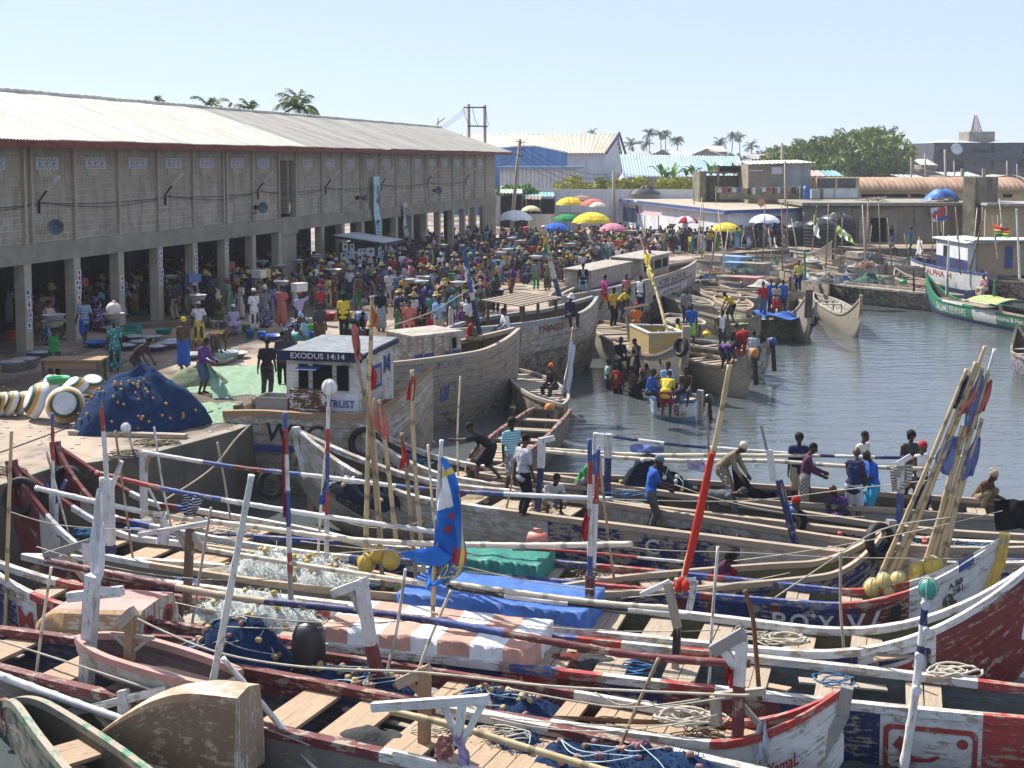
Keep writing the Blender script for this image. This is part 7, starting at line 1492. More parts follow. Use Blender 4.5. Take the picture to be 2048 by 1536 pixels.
def cloth_px(root,b,o,rows,color,rip=.05,name='flag',seed=0,kind='plain',th=.05):
 """hanging cloth through pixel rows [(xl, yl, xr, yr)...]"""
 L=[b.pp(a,c,o)for a,c,_,_ in rows];R=[b.pp(a,c,o)for _,_,a,c in rows];L,R=smooth_path(L,4),smooth_path(R,4);n=len(L)-1;nn=b.n
 mb=MB();mb.grid(8,n,lambda u,v:L[round(v*n)].lerp(R[round(v*n)],u)+nn*(rip*math.sin(u*7+v*5+seed)*min(1,u*4+.1)+rip*.6*math.sin(u*15-v*8+seed)-.02))
 return mb.build(name,cloth(kind),root,color=(*col(color),1))
def mast(label,b,o,pts,r=.035,bands=None,flags=(),floats=(),cat='flag pole',group='flag poles with net floats',name='flag_pole'):
 w_=[b.pp(x,y,o)for x,y in pts];t=thing(name,label,cat,w_[-1],group);rod(t,'pole',w_,r*.75,bands,7,r)
 for i,(rows,c)in enumerate(flags):cloth_px(t,b,o,rows,c,.05,seed=i*2+pts[0][0])
 for(x,y,rr,c)in floats:
  p=b.pp(x,y,o-.1);mb=MB();mb.ell(p,(rr,rr,rr*1.08),16,10);f=mb.build('float',flat('float_'+c,dict(yellow=(.55,.38,.04),pale=(.58,.46,.16),teal=(.03,.28,.22),white=(.7,.7,.7),brown=(.25,.18,.05),navy=(.03,.04,.10))[c],.35,.5),t)
  mb=MB();
  for k in range(3):a=k*math.pi/3;mb.tube([p+V((math.cos(a)*math.cos(q)*rr*1.02,math.sin(a)*math.cos(q)*rr*1.02,math.sin(q)*rr*1.1))for q in[i*math.pi/8 for i in range(17)]],.009,4)
  mb.build('lashing',rope_m(),f)
 return t
GFL='bamboo flag poles with round floats'
mast('bamboo pole with topmost orange red flag in the left bundle, yellow float at its foot',bF,.5,[(744,592),(738,820),(731,1112)],.05,None,[([(745,602,756,640),(744,640,755,652),(735,652,728,655)],'orange')],[(733,1126,.17,'yellow')],group=GFL)
mast('leaning pole with faded salmon flag at the left of the bundle',bF,.45,[(704,650),(718,740),(742,880),(775,1290)],.045,eq('old'),[([(704,650,708,648),(706,690,722,680),(712,722,724,718)],'coral')],group=GFL)
mast('pole with narrow red flag halfway up the left bundle',bF,.55,[(738,712),(745,840),(762,1084)],.045,None,[([(737,718,742,716),(736,752,754,748),(742,780,750,778)],'red')],[(757,1108,.16,'yellow')],group=GFL)
mast('pole with big ragged salmon flag low in the left bundle',bF,.5,[(757,800),(770,882),(792,1080)],.045,None,[([(757,806,766,808),(748,846,776,842),(760,868,778,885)],'coral')],[(782,1120,.17,'yellow')],group=GFL)
mast('pole with red pennant at the right of the left bundle',bF,.5,[(824,740),(828,900),(842,1080),(862,1292)],.045,None,[([(824,750,828,752),(814,795,832,792),(818,800,830,800)],'red')],[(848,1180,.17,'yellow')],group=GFL)
mast('short pole with small red flag beside the right pennant',bF,.45,[(803,866),(815,962),(826,1090),(846,1292)],.045,eq('old'),[([(804,880,808,882),(802,915,818,920),(800,938,816,934)],'red')],[(808,1186,.18,'brown'),(834,1209,.16,'yellow')],group=GFL)
BB=[('bamboo pole with navy and red flag, outermost left of the right bundle',(1756,1160),(1934,738),[([(1934,750,1937,750),(1910,800,1925,800),(1906,816,1920,818)],'navy')],[(1745,1176,.17,'pale')]),('pole with pale salmon flag second in the right bundle',(1775,1162),(1952,724),[([(1950,770,1958,775),(1918,802,1950,805),(1912,836,1932,826)],'coral')],[(1768,1164,.16,'pale')]),('tallest bamboo pole of the right bundle with long slate blue flag',(1790,1152),(1971,692),[([(1958,748,1968,750),(1936,800,1962,808),(1928,850,1952,858)],(.14,.17,.36))],[(1780,1179,.17,'pale'),(1797,1160,.16,'pale')]),('bare bamboo pole in the middle of the right bundle',(1845,1142),(1966,734),[],[(1834,1140,.15,'yellow'),(1834,1160,.17,'yellow')]),('white taped pole with salmon flag, tallest at the right of the bundle',(1862,1122),(1990,698),[([(1980,758,1985,760),(1962,790,1980,795),(1958,828,1968,822)],'coral')],[(1866,1134,.19,'yellow'),(1882,1150,.16,'yellow')]),('thin dark pole with twisted slate flag, far right of the bundle',(1872,1132),(1965,836),[([(1953,870,1962,874),(1930,915,1957,918),(1922,962,1946,950)],(.14,.17,.36))],[]),('pole with broad slate blue flag low in the right bundle',(1808,1286),(1925,850),[([(1905,870,1916,874),(1870,912,1906,925),(1884,948,1900,950)],(.16,.20,.42))],[]),('pole with salmon flag tail low in the right bundle',(1828,1286),(1938,872),[([(1936,850,1940,855),(1920,872,1945,866),(1908,884,1930,872)],(.55,.25,.18))],[(1882,1212,.15,'yellow')]),('short pole standing in the lower row of the right bundle',(1850,1284),(1930,930),[],[(1852,1290-40,.12,'navy')])]
for lb,p0,p1,fl,ft in BB:mast(lb,bG,.5,[p1,((p0[0]+p1[0])/2+3,(p0[1]+p1[1])/2),p0],.045,[(.12,'white'),(1,'bamboo')]if 'taped' in lb else None,fl,ft,group=GFL)
mast('white pole with small horns and teal float on top, standing at the right',bY,-.3,[(1853,1180),(1842,1290),(1826,1420),(1806,1545)],.06,[(.06,'white'),(.2,'navy'),(.28,'white'),(.36,'navy'),(1,'white')],[],[(1857,1177,.13,'teal')],cat='pole',group=GFL)
mb=MB()
for x,y in((1846,1206),(1850,1258),(1834,1308),(1830,1374)):p=bY.pp(x,y,-.35);mb.tube([p,p+V((-.02,-.1,.02)),p+V((-.03,-.2,.03))],[.03,.035,.06],8)
simple('small_horn',mb,concrete('white'),'row of small white pipe horns tied to the white pole','horns',bY.pp(1826,1420,-.3))
m_=mast('bamboo pole tightly wrapped in a long red cloth',bS,.25,[(1459,730),(1431,884),(1392,1050),(1360,1188)],.05,None,[],group=GFL);mb=MB()
wp=smooth_path([bS.pp(x,y,.2)for x,y in((1424,905),(1410,975),(1394,1050),(1380,1110),(1370,1150))],8);n=len(wp)
mb.tube(wp,[(.028+.04*math.sin(math.pi*min(1,.1+i/n*.9))**.8)*(1+.04*math.sin(i*2.3))for i in range(n)],10);mb.ell(bS.pp(1362,1166,.15),(.09,.08,.10),10,6);mb.ell(bS.pp(1356,1175,.12),(.06,.06,.09),10,6);mb.ell(bS.pp(1371,1172,.1),(.07,.08,.1),10,6);mb.build('wrapped_flag',flat('flag_red',(.48,.04,.025),.8,.15),m_)
STR=[(.08,'blue'),(.28,'red'),(.62,'white'),(.7,'blue'),(1,'white')]
for lb,b,o,pts,r,bd,fl,ft in[('striped pole, blue over red over white, before the blue net heap',bS,.5,[(199,782),(207,862),(214,965),(221,1100)],.05,[(.1,'blue'),(.25,'red'),(.7,'white'),(1,'blue')],[],[]),('thin striped pole with blue head, far left by the wound tyre',bK,.1,[(105,826),(106,960),(108,1158)],.045,STR,[],[]),('thin bare bamboo pole at the far left edge',bS,-.3,[(23,862),(16,1080),(10,1300)],.04,None,[],[]),('tall tilted white pole left of centre, lower half of the picture',bC,-.4,[(503,950),(462,1170),(395,1530)],.06,eq('white'),[],[]),('thin white speckled pole sloping to the bottom edge',bC,-.8,[(445,1315),(530,1415),(640,1545)],.05,eq('white'),[],[]),('striped pole with red ribbon tied halfway, left of the white float pole',bS,.4,[(570,825),(576,1010),(584,1268)],.05,[(.08,'blue'),(.18,'red'),(.35,'white'),(.5,'blue'),(.62,'white'),(.72,'red'),(1,'grey')],[([(567,860,570,862),(566,960,571,970),(568,1030,576,1040)],'crimson')],[]),('striped pole topped with a white float before the square cabin',bF,.2,[(658,770),(655,900),(653,1116)],.045,[(.25,'white'),(.4,'red'),(.6,'blue'),(.75,'red'),(1,'white')],[([(652,960,655,962),(642,990,654,985),(640,1008,648,1010)],'blue')],[(659,775,.14,'white')]),('tilted thin pole with white float near the quay edge',bH,.2,[(253,856),(278,935),(320,1020)],.03,eq('white','navy','white','white'),[],[(252,856,.11,'white')]),('red white and blue pole at midships, left of its twin',bS,.4,[(1179,878),(1180,1000),(1180,1155)],.05,eq('blue','red','white','white','white','blue'),[([(1176,1015,1181,1018),(1164,1050,1181,1060),(1168,1082,1182,1080)],'red')],[]),('blue over red pole, right of the midships twin',bS,.45,[(1196,898),(1192,1000),(1186,1135)],.05,[(.2,'blue'),(.45,'red'),(1,'white')],[],[]),('white topped thin pole behind the midships twin poles',bL,0,[(1189,866),(1187,960),(1184,1030)],.04,eq('white','blue','white','navy'),[],[])]:
 mast(lb,b,o,pts,r,bd,fl,ft,'pole','painted poles on the moored canoes','striped_pole')
t=mast('slim white cross shaped mast carrying a long white hanging cloth',bC,-.1,[(204,955),(200,1060),(188,1190)],.05,eq('white'),[([(199,975,207,985),(184,1060,212,1070),(183,1130,206,1150),(184,1182,196,1165)],(.74,.74,.76))],[],'flag pole','painted poles on the moored canoes')
t=mast('bamboo pole flying the big blue football flag',bS,.3,[(883,880),(876,1000),(868,1160),(862,1340)],.045,[(.35,'white'),(1,'bamboo')],[],[],group=GFL)
rows=[(882,912,887,914),(877,960,906,950),(873,1010,922,1000),(872,1060,930,1060),(868,1105,934,1110),(852,1148,920,1150),(848,1172,884,1172)]
L_=smooth_path([bS.pp(a,c,.3)for a,c,_,_ in rows],5);R_=smooth_path([bS.pp(a,c,.3)for _,_,a,c in rows],5);nf=len(L_)-1
def fpt(u,v,d=0):
 k=v*nf;i=min(int(k),nf-1);return L_[i].lerp(L_[i+1],k-i).lerp(R_[i].lerp(R_[i+1],k-i),u)+bS.n*(.09*math.sin(u*6+v*9)+.04*math.sin(u*15-v*11)-d)
def fmat(u,v):
 if v<.36 and u<.62 and not(.12<v<.17):return 1
 if .12<v<.17 or abs(u-.92)<.05 and v>.3:return 2
 if .62<v<.72 and u>.55:return 3
 return 0
fm=[flat('flag_blue',(.03,.16,.55),.8,.1),flat('flag_white',(.72,.74,.76),.8,.1),flat('flag_gold',(.58,.50,.12),.8,.1),flat('flag_claret',(.40,.06,.07),.8,.1)]
mb=MB();mb.grid(22,44,lambda u,v:fpt(u,v),0,True,fmat);fl=mb.build('flag',fm,t)
mb=MB();a=[bS.pp(x,y,.2)for x,y in((872,1092),(838,1098),(798,1107),(838,1128),(885,1134),(905,1115))];c=sum(a,V())/6-bS.n*.12;n=mb.add(a+[c])
for i in range(6):mb.face((n+i,n+(i+1)%6,n+6),0,True)
mb.build('flag_tail',fm,t);mb=MB();vs,fs,_=text_tris('CELONA');k=mb.add([fpt(.95-.85*u*.95,.86-.13*(v)-.1*(1-u)*0,.03)for u,v in vs])
for f in fs:mb.face([k+i for i in f])
mb.build('lettering',fm[2],fl);mb=MB()
for q,(u0,v0)in enumerate(((.55,.42),(.4,.5))):
 k=mb.add([fpt(u0+.09*math.cos(i*math.pi/5),v0+.028*math.sin(i*math.pi/5),.025)for i in range(10)]);mb.face(range(k,k+10))
mb.build('roundel',fm[3],fl)
def tri(lb,b,o,pts,r,bd,cols_,rows,grp='flags on the boats off the quay'):
 t=mast(lb,b,o,pts,r,bd,[],[],'flag pole',grp);n=len(cols_)
 for i,c in enumerate(cols_):
  rr=[tuple(lerp(rows[0][k],rows[1][k],(i+j)/n)for k in range(4))for j in(0,.5,1)];cloth_px(t,b,o,rr,c,.06,'flag',i)
 return t
tri('blue and white mast with red gold green flag on the red lettered boat',bT,.3,[(1086,452),(1100,520),(1120,598)],.11,[(.45,'bamboo'),(.7,'white'),(1,'blue')],['crimson','yellow','green'],[(1087,458,1091,466),(1086,505,1103,516)])
tri('blue and white mast with white blue pennant behind the grey boat',bR,.5,[(925,490),(940,570),(960,672)],.1,[(.5,'blue'),(.6,'white'),(1,'navy')],['blue','white'],[(925,500,930,505),(930,560,948,580)])
tri('dark mast with red white pennant near the navy lettered boat',bU,.2,[(1271,402),(1292,480),(1318,560)],.09,[(.4,'white'),(.7,'darkred'),(1,'lblue')],['crimson','white'],[(1271,410,1274,414),(1275,440,1284,458)])
tri('long pole with yellow drooping flag before the navy lettered boat',b1,.2,[(1280,470),(1312,580),(1342,692)],.07,[(.3,'darkred'),(1,'bamboo')],['yellow',(.5,.5,.12)],[(1288,506,1298,508),(1300,560,1312,572)])
for lb,b,x0,y0,x1,y1,cols_,rows in[('pole with slanting green and white flag before the tanks',fb and R6,1673,438,1669,520,[(.30,.45,.12),'white',(.30,.45,.12)],[(1674,448,1674,470),(1700,470,1714,490)]),('pole with folded pale green flag and float, left of the slanting one',R6,1634,412,1622,520,[(.30,.40,.14),'white'],[(1627,430,1632,428),(1628,470,1642,478)]),('thin pole with white rag by the office corner',R6,1388,380,1388,500,['white'],[(1389,408,1392,410),(1392,428,1401,434)]),('pole with small green and white flag near the pale hull',R6,1412,480,1412,560,['white','green'],[(1404,482,1412,482),(1408,508,1422,500)]),('pole with white cloth left of the wheelhouse',R5,1838,474,1832,540,['white'],[(1836,478,1842,480),(1832,512,1847,502)]),('pole with red gold green flag at the far right',R5,1985,432,1996,520,['red','gold','green'],[(1988,448,2018,460),(1992,472,2020,476)])]:
 tri(lb,b,0,[(x0,y0),((x0+x1)/2,(y0+y1)/2),(x1,y1)],.06,eq('old'),cols_,rows)
for i,(x0,y0,x1,y1,b,c,lb)in enumerate([(1916,456,1910,540,R5,'old','bare pole standing left of the white topped pole'),(2033,418,2040,560,R5,'white','white pole with round white top at the right edge'),(1966,440,1935,560,R5,'old','bare pole leaning right above the wheelhouse'),(1575,402,1572,560,R6,'old','dark pole with yellow rag top at the office corner'),(1898,480,1893,590,R4,'white','white pole behind the green canoe bow'),(1895,540,1895,590,R4,'green','green and white banded post on the green canoe'),(1990,560,1986,610,R4,'green','green post amidships on the green canoe'),(1609,500,1610,560,R1,'green','green crossed post behind the end-on canoe'),(1690,545,1690,580,R3,'white','white post on the long dark green canoe'),(1827,540,1828,584,R3,'black','black post on the long dark green canoe')]):
 mast(lb,b,0,[(x0,y0),((x0+x1)/2,(y0+y1)/2),(x1,y1)],.07,eq(c),[],[],'pole','poles on the far boats','boat_pole')
mast('ragged pole hung with white and violet cloths by the slatted canoe',b7,.2,[(1146,655),(1132,760),(1112,880)],.05,eq('old'),[([(1140,680,1148,690),(1130,740,1142,745),(1122,790,1138,800)],(.5,.5,.55)),([(1120,800,1128,800),(1108,840,1122,845),(1104,862,1114,860)],(.2,.16,.36)),([(1118,790,1150,800),(1116,806,1152,822)],'cream')],[],'pole','painted poles on the moored canoes')
def cover(b,x0,x1,h,o0,o1,mat,name,label,cat,mats=None,mfun=None,zb=-.05,ends=.12,bulge=.06):
 s0,s1=b.sx(x0),b.sx(x1);hw=b.beam/2;c0=b.at((s0+s1)/2);mb=MB()
 def fn(u,v):
  e=1 if .015<u<.985 and .04<v<.96 else 0;u,v=min(1,max(0,(u-.02)/.96)),min(1,max(0,(v-.06)/.88));s=lerp(s0,s1,u)+(.03*math.sin(v*17)if not e else 0);y=lerp(o0*hw,o1*hw,v)+(.04*math.sin(u*31)+.03*math.sin(u*77)if not e else 0);z=b.zg(s)+zb+(h+bulge*.6*noise.noise(V((u*5,v*3,h)))+.012*noise.noise(V((u*40,v*14,2))))*e-(.05+.03*math.sin(u*40+v*30))*(1-e)
  p=b.at(s,y);return V((p.x,p.y,z-(0 if e>.3 else .12)))
 mb.grid(48,16,fn,0,True,mfun);o=mb.build(name,mats or mat,None,c0);return tag(o,label,cat)
cover(bG,905,1080,.34,-.95,1.0,flat('tarp_green',(.03,.20,.15),.55,.3,.3),'tarpaulin','green tarpaulin tied over a box in the blue and red canoe','tarpaulin')
cover(bF,790,1170,.38,-.9,1.0,flat('tarp_royal',(.05,.14,.42),.55,.3,.3),'tarpaulin','long royal blue tarpaulin over the red bowed canoe','tarpaulin')
cover(bS,640,1060,.36,-.92,.95,None,'chequered_cover','red and white chequered plastic cover over the emblem canoe','cover',[flat('check_pink',(.50,.27,.20),.6,.3,.2),flat('check_white',(.68,.68,.67),.6,.3,.15)],lambda u,v:(int(u*7)+int(v*2.2))%2)
def heap(b,pts,hgt,kind,name,label,cat='fishing net',floats=0,o0=-.8,o1=.8,seed=1,zb=-.25,fc=None,rope=True,deep_=.12):
 """net piled between pixel columns; hgt(u) is the height above the rail line"""
 s0,s1=b.sx(pts[0]),b.sx(pts[1]);hw=b.beam/2;c0=b.at((s0+s1)/2);mb=MB();sd=V((seed*3.1,seed*1.7,0));nu=max(24,int(abs(s1-s0)/.07))
 def fn(u,v):
  s=lerp(s0,s1,u);y=lerp(o0*hw,o1*hw,v);e=(math.sin(math.pi*min(1,max(0,u)))**.35)*(math.sin(math.pi*v)**.5)
  p=b.at(s,y);q=V((p.x,p.y,0))*2.1+sd;z=b.zg(s)+zb+hgt(u)*e+deep_*noise.noise(q)*e*1.6+.10*noise.noise(q*3.3)*e+.05*noise.noise(q*8)*e+.025*noise.noise(q*19)*e;return V((p.x+.05*noise.noise(q*2.3),p.y,z))
 mb.grid(nu,22,fn);r0=random.Random(seed+50)
 for k in range(int(nu*(26 if kind=='white' else 9))):
  u,v=r0.uniform(.02,.98),r0.uniform(.03,.97);p=fn(u,v);a=r0.uniform(0,6.28);l=r0.uniform(.06,.22);d=V((math.cos(a),math.sin(a),r0.uniform(-.3,.5)))*l;sd_=V((-d.y,d.x,0)).normalized()*.006;q=p+d*.5+V((0,0,r0.uniform(.0,.06)));e=p+d
  b0=mb.add([p-sd_,p+sd_,q+sd_,q-sd_,e]);mb.face((b0,b0+1,b0+2,b0+3));mb.face((b0+3,b0+2,b0+4))
 root=mb.build(name,net(kind),None,c0);tag(root,label,cat,'heaped nets');rr=random.Random(seed);fc=fc or[(.28,.13,.10),(.42,.31,.14)]
 pr=None
 for k in range(floats):
  u,v=rr.uniform(.04,.96),rr.uniform(.08,.8);p=fn(u,v)+V((0,0,.04));m=MB();r=rr.uniform(.038,.055);a=rr.uniform(0,3.1);d=V((math.cos(a),math.sin(a),rr.uniform(-.2,.3)))*.05;m.tube([p-d,p-d*.6,p+d*.6,p+d],[r*.7,r,r,r*.7],9);c=rr.choice(fc);f=m.build('float',flat('net_float_%d'%fc.index(c)if floats else 'f',c,.6,.3),root)
  if pr is not None and rr.random()<.6 and rope and(p-pr).length<1.1:m=MB();q_=(pr+p)/2+V((rr.uniform(-.2,.2),rr.uniform(-.2,.2),.05));m.tube(smooth_path([pr+V((0,0,.03)),q_,p+V((0,0,.03))],5),.009,5);m.build('float_line',flat('float_line',(.35,.45,.50)),root)
  pr=p
 return root
H=lambda a,*k:(lambda u:interp([i/(len(k))for i in range(len(k)+1)],[a]+list(k),u))
heap(bK,(395,690),H(.2,.55,.5,.55,.3),'white','fishing_net','white monofilament net heap with yellow floats, farther of the two',floats=26,fc=[(.48,.34,.06),(.5,.42,.22),(.36,.17,.09)],seed=3,o0=-.6,o1=1.1,rope=False)
heap(bS,(310,600),H(.2,.5,.45,.5,.4,.2),'white','fishing_net','nearer white net heap with green tangles spread over the thwarts',floats=14,fc=[(.45,.36,.10),(.5,.44,.24)],seed=4,o0=-.2,o1=1.5,rope=False)
heap(bY,(310,545),H(.2,.5,.85,1.05,.5),'blue','fishing_net','tall dark blue net heap with cork floats behind the brown upturned skiff',floats=30,seed=5)
heap(bY,(540,800),H(.25,.3,.25,.35,.2),'blue','fishing_net','low blue net with many floats left of the black covered motor',floats=30,seed=6,deep_=.05);heap(bY,(850,1095),H(.15,.3,.3,.35,.25),'blue','fishing_net','blue net ending in a square fold in the slim red canoe',floats=26,seed=7,deep_=.05)
heap(bC,(1010,1420),H(.1,.12,.16,.3,.35,.2),'blue','fishing_net','stretched blue net with brown floats along the far rail, bottom right',floats=20,seed=8,o0=-.1,o1=.9,zb=-.1,fc=[(.20,.10,.12),(.30,.15,.12)],deep_=.05)
heap(bC,(860,1010),H(.0,.05,.1,.1,.05),'blue','fishing_net','thin blue net lying flat on the nearest deck planks',floats=2,seed=9,o0=.1,o1=.9,zb=-.12,deep_=.02)
heap(bN,(1205,1395),H(.2,.75,1.05,.6,.3),'dark','fishing_net','dark navy net mound beside the open water behind the blue shirted man',floats=8,seed=10,o0=-.9,o1=.6,fc=[(.45,.36,.10),(.6,.58,.5)])
heap(bM,(1190,1560),H(.1,.2,.15,.2,.15),'dark','fishing_net','dark net spread low round the blue shirted man',floats=16,seed=11,fc=[(.45,.12,.10),(.65,.65,.65)],deep_=.06,zb=-.35);heap(bM,(1560,1990),H(.15,.3,.25,.3,.25),'dark','fishing_net','long dark net under the feet of the net menders',floats=14,seed=12,fc=[(.45,.12,.10),(.5,.3,.2)],deep_=.08,zb=-.3)
heap(bL,(1240,1560),H(.1,.12,.1),'dark','fishing_net','dark net strip sunk in the C lozenge canoe',floats=4,seed=13,zb=-.35,deep_=.04);heap(bL,(690,800),H(.2,.5,.4),'dark','fishing_net','dark net bundle with a wire hoop beside the lion lettering',floats=10,seed=14,o0=-1.6,o1=-.4,fc=[(.5,.3,.2),(.6,.55,.5)])
heap(b5,(1400,1500),H(.15,.3,.3,.2),'olive','fishing_net','pale green net heaped in the dull green canoe',seed=15)
def sheetnet(label,rows,b,o,kind,rip=.12):
 L=smooth_path([b.pp(a,c,o)for a,c,_,_ in rows],5);R=smooth_path([b.pp(a,c,o)for _,_,a,c in rows],5);n=len(L)-1;mb=MB()
 mb.grid(26,n,lambda u,v:L[round(v*n)].lerp(R[round(v*n)],u)-V((0,0,.25*math.sin(math.pi*u)*(1-v)))+b.n*(rip*math.sin(u*11+v*4)+.05*math.sin(u*29)));t=mb.build('hanging_net',net(kind),None,L[-1]);return tag(t,label,'fishing net','heaped nets')
sheetnet('dark net hanging in folds from the lower bamboo spar to the deck',[(1462,925,1580,990),(1470,985,1600,1020),(1500,1030,1640,1042)],bN,-.5,'dark');sheetnet('dark net drawn from the hands of the blue shirted man to the deck',[(1318,996,1322,1000),(1345,1030,1362,1026),(1370,1062,1430,1056)],bM,-.2,'dark',.04)
def skiff(b,o,x0,y0,x1,y1,beam,h,mats,label,bow=.35,tipz=.0):
 p0,p1=b.pp(x0,y0,o),b.pp(x1,y1,o);z0,z1=p0.z,p1.z;d=(p1-p0);d.z=0;L=d.length;d.normalize();nn=V((-d.y,d.x,0));mb=MB();rings=[];N=22
 for i in range(N+1):
  t=i/N;w_=beam/2*(min(1,(t/bow))**.6 if t<bow else 1)*(1-.12*t);hh=h*(.2+.8*math.sin(math.pi/2*min(1,t/bow)));c=p0+d*(L*t);c.z=lerp(z0,z1,t)
  rings.append(mb.add([c+nn*-w_,c+nn*(-w_*.97)+V((0,0,hh*.5)),c+nn*(-w_*.84)+V((0,0,hh*.9)),c+nn*(-w_*.74)+V((0,0,hh)),c+nn*0+V((0,0,hh*1.06)),c+nn*(w_*.74)+V((0,0,hh)),c+nn*(w_*.97)+V((0,0,hh*.5)),c+nn*w_]))
 for i in range(N):
  for j in range(7):mb.face((rings[i]+j,rings[i+1]+j,rings[i+1]+j+1,rings[i]+j+1),1 if 3<=j<=4 else 0,False,[(i*.15,j*.3),(i*.15+.15,j*.3),(i*.15+.15,j*.3+.3),(i*.15,j*.3+.3)])
 mb.face([rings[-1]+j for j in range(8)],2);mb.face([rings[0]+j for j in range(8)][::-1],0);mid=p0.lerp(p1,.5);t=thing('upturned_skiff',label,'skiff',mid,'skiffs stowed in the canoes');mb.build('hull',mats,t)
 mb=MB();mb.tube([V(mb_)for mb_ in[Vv for Vv in[p0+d*(L*i/N)+V((0,0,lerp(z0,z1,i/N)-z0))+nn*(-(beam/2*(min(1,(i/N/bow))**.6 if i/N<bow else 1)*(1-.12*i/N))*1.0)+V((0,0,.02))for i in range(N+1)]]],.035,6);mb.build('rub_rail',wood('grey'),t);return t,p0,p1,d,nn
skiff(bC,-1.35,196,1500,500,1545,.8,1.15,[paint('tan',.98,(.20,.13,.075)),paint('cream',.8,(.3,.2,.12)),paint('offwhite',1.0,(.33,.23,.15))],'large brown skiff lying bottom up, nearest to the camera',.8)
t,p0,p1,d,nn=skiff(bS,-.5,74,1262,318,1272,1.5,.62,[paint('cream',.9,(.42,.25,.12)),paint('pink',.5),paint('offwhite',.8)],'skiff lying bottom up with faded red bottom and painted eyes',.4)
for k in(-.3,.3):
 mb=MB();c=p1+d*.012+nn*k+V((0,0,.3));q=mb.add([c+nn*(.17*math.cos(i*.524))+V((0,0,.17*math.sin(i*.524)))for i in range(12)]);mb.face(range(q,q+12));c2=c+d*.006;q=mb.add([c2+nn*(.09*math.cos(i*.524))+V((0,0,.09*math.sin(i*.524)))for i in range(12)]);mb.face(range(q,q+12),1);mb.build('painted_eye',[paint('red',.2),paint('black',.1)],t)
bP=boat('open_skiff','small purple lined open skiff wedged between the two upturned ones','skiff',(205,1318),(300,1348),-.5,.9,(152,1278),1.1,'skiffs stowed in the canoes',p=2.6,r0=.4,tw1=.7,keel=-.98,col='offwhite',inside='purple',rail='pink',wear=.6,thz=.1,n=24)
c=bY.pp(618,1300,.1);mb=MB();mb.lathe([(.24,-.35),(.27,.0),(.25,.3),(.2,.42),(0,.46)],14,c,wob=.07);simple('covered_motor',mb,flat('black_plastic',(.02,.02,.022),.4,.5),'outboard motor wrapped in black plastic by the blue net','motor',c)
def rope(label,b,pts,r=.014,o=0,name='rope',mat=None):
 w_=[b.pp(x,y,o)for x,y in pts];mb=MB();mb.tube(smooth_path(w_,6),r,5);return simple(name,mb,mat or rope_m(),label,'rope',w_[0],'ropes strung between the boats')
for a in[('white rope slanting across the lower left corner',bC,[(-20,1275),(200,1345),(512,1450),(620,1490)],.016,-.9),('twisted rope from the brown post to the near brackets',bC,[(262,1232),(420,1300),(600,1333),(850,1345),(1100,1372),(1420,1388),(1500,1390)],.018,-.2),('thin rope hanging between the bracket and the bow',bC,[(1020,1378),(1150,1402),(1260,1415),(1400,1398)],.012,-.1),('thin white cord between the left poles',bS,[(15,1022),(120,1050),(300,1060),(380,1050)],.01,0),('pale cord over the green cover to the red pole',bS,[(880,1120),(1024,1155),(1180,1178),(1350,1182)],.01,.3),('thin blue cord across the middle boats',bG,[(1180,1075),(1290,1098),(1480,1105),(1700,1115),(2048,1118)],.01,.3),('pinkish cord from the white tube to the right flag poles',bM,[(1205,998),(1480,1002),(1700,978),(1880,958)],.01,-.4),('mooring rope looping from the quay edge to the lion bow',bH,[(330,1000),(420,940),(470,880),(500,850)],.02,.3),('mooring rope from the quay post to the grey hull',bW,[(290,925),(370,905),(440,880),(500,830)],.016,.3),('rope dangling from the white boat bow to the water',bW,[(850,770),(846,830),(858,870),(870,886)],.02,0),('mooring rope across the quay crowd to the grey boat',bR,[(770,655),(860,625),(920,590),(960,565)],.02,.8),('cords from the upper frame down to the near brackets',bY,[(1550,1195),(1640,1135),(1760,1060),(1900,1035)],.01,0),('two knotted cords drooping above the slim red canoe',bY,[(1190,1385),(1240,1410),(1290,1402),(1330,1412),(1450,1395)],.012,-.3)]:rope(*a)
rope('rusty iron anchor shank lying across the slim canoe',bY,[(1045,1432),(1200,1440),(1400,1448)],.04,-.1,'anchor_shank',flat('rust_iron',(.17,.075,.035),.8));rope('bent rusty pipe standing beside the right frame',bY,[(1490,1180),(1505,1230),(1512,1300),(1520,1400)],.035,.1,'bent_pipe',flat('rust_iron',(.17,.075,.035),.8))
for lb,b,x,y,o in[('coiled pale rope on the emblem canoe thwart',bS,1900,1352,0),('coiled rope hanging from the left flag poles',bF,842,1270,.4),('small rope coil on the slim canoe deck',bY,1385,1440,0),('rope coil in the red bowed canoe',bF,1575,1285,.2)]:
 c=b.pp(x,y,o);mb=MB();rr=random.Random(x)
 for k in range(7):r=rr.uniform(.12,.3);cc=c+V((rr.uniform(-.15,.15),rr.uniform(-.1,.1),rr.uniform(0,.08)));mb.tube([cc+V((r*1.4*math.cos(a*.42),r*.8*math.sin(a*.42),.03*math.sin(a+k)))for a in range(16)],.018,5)
 simple('rope_coil',mb,rope_m(),lb,'rope',c,'rope coils')
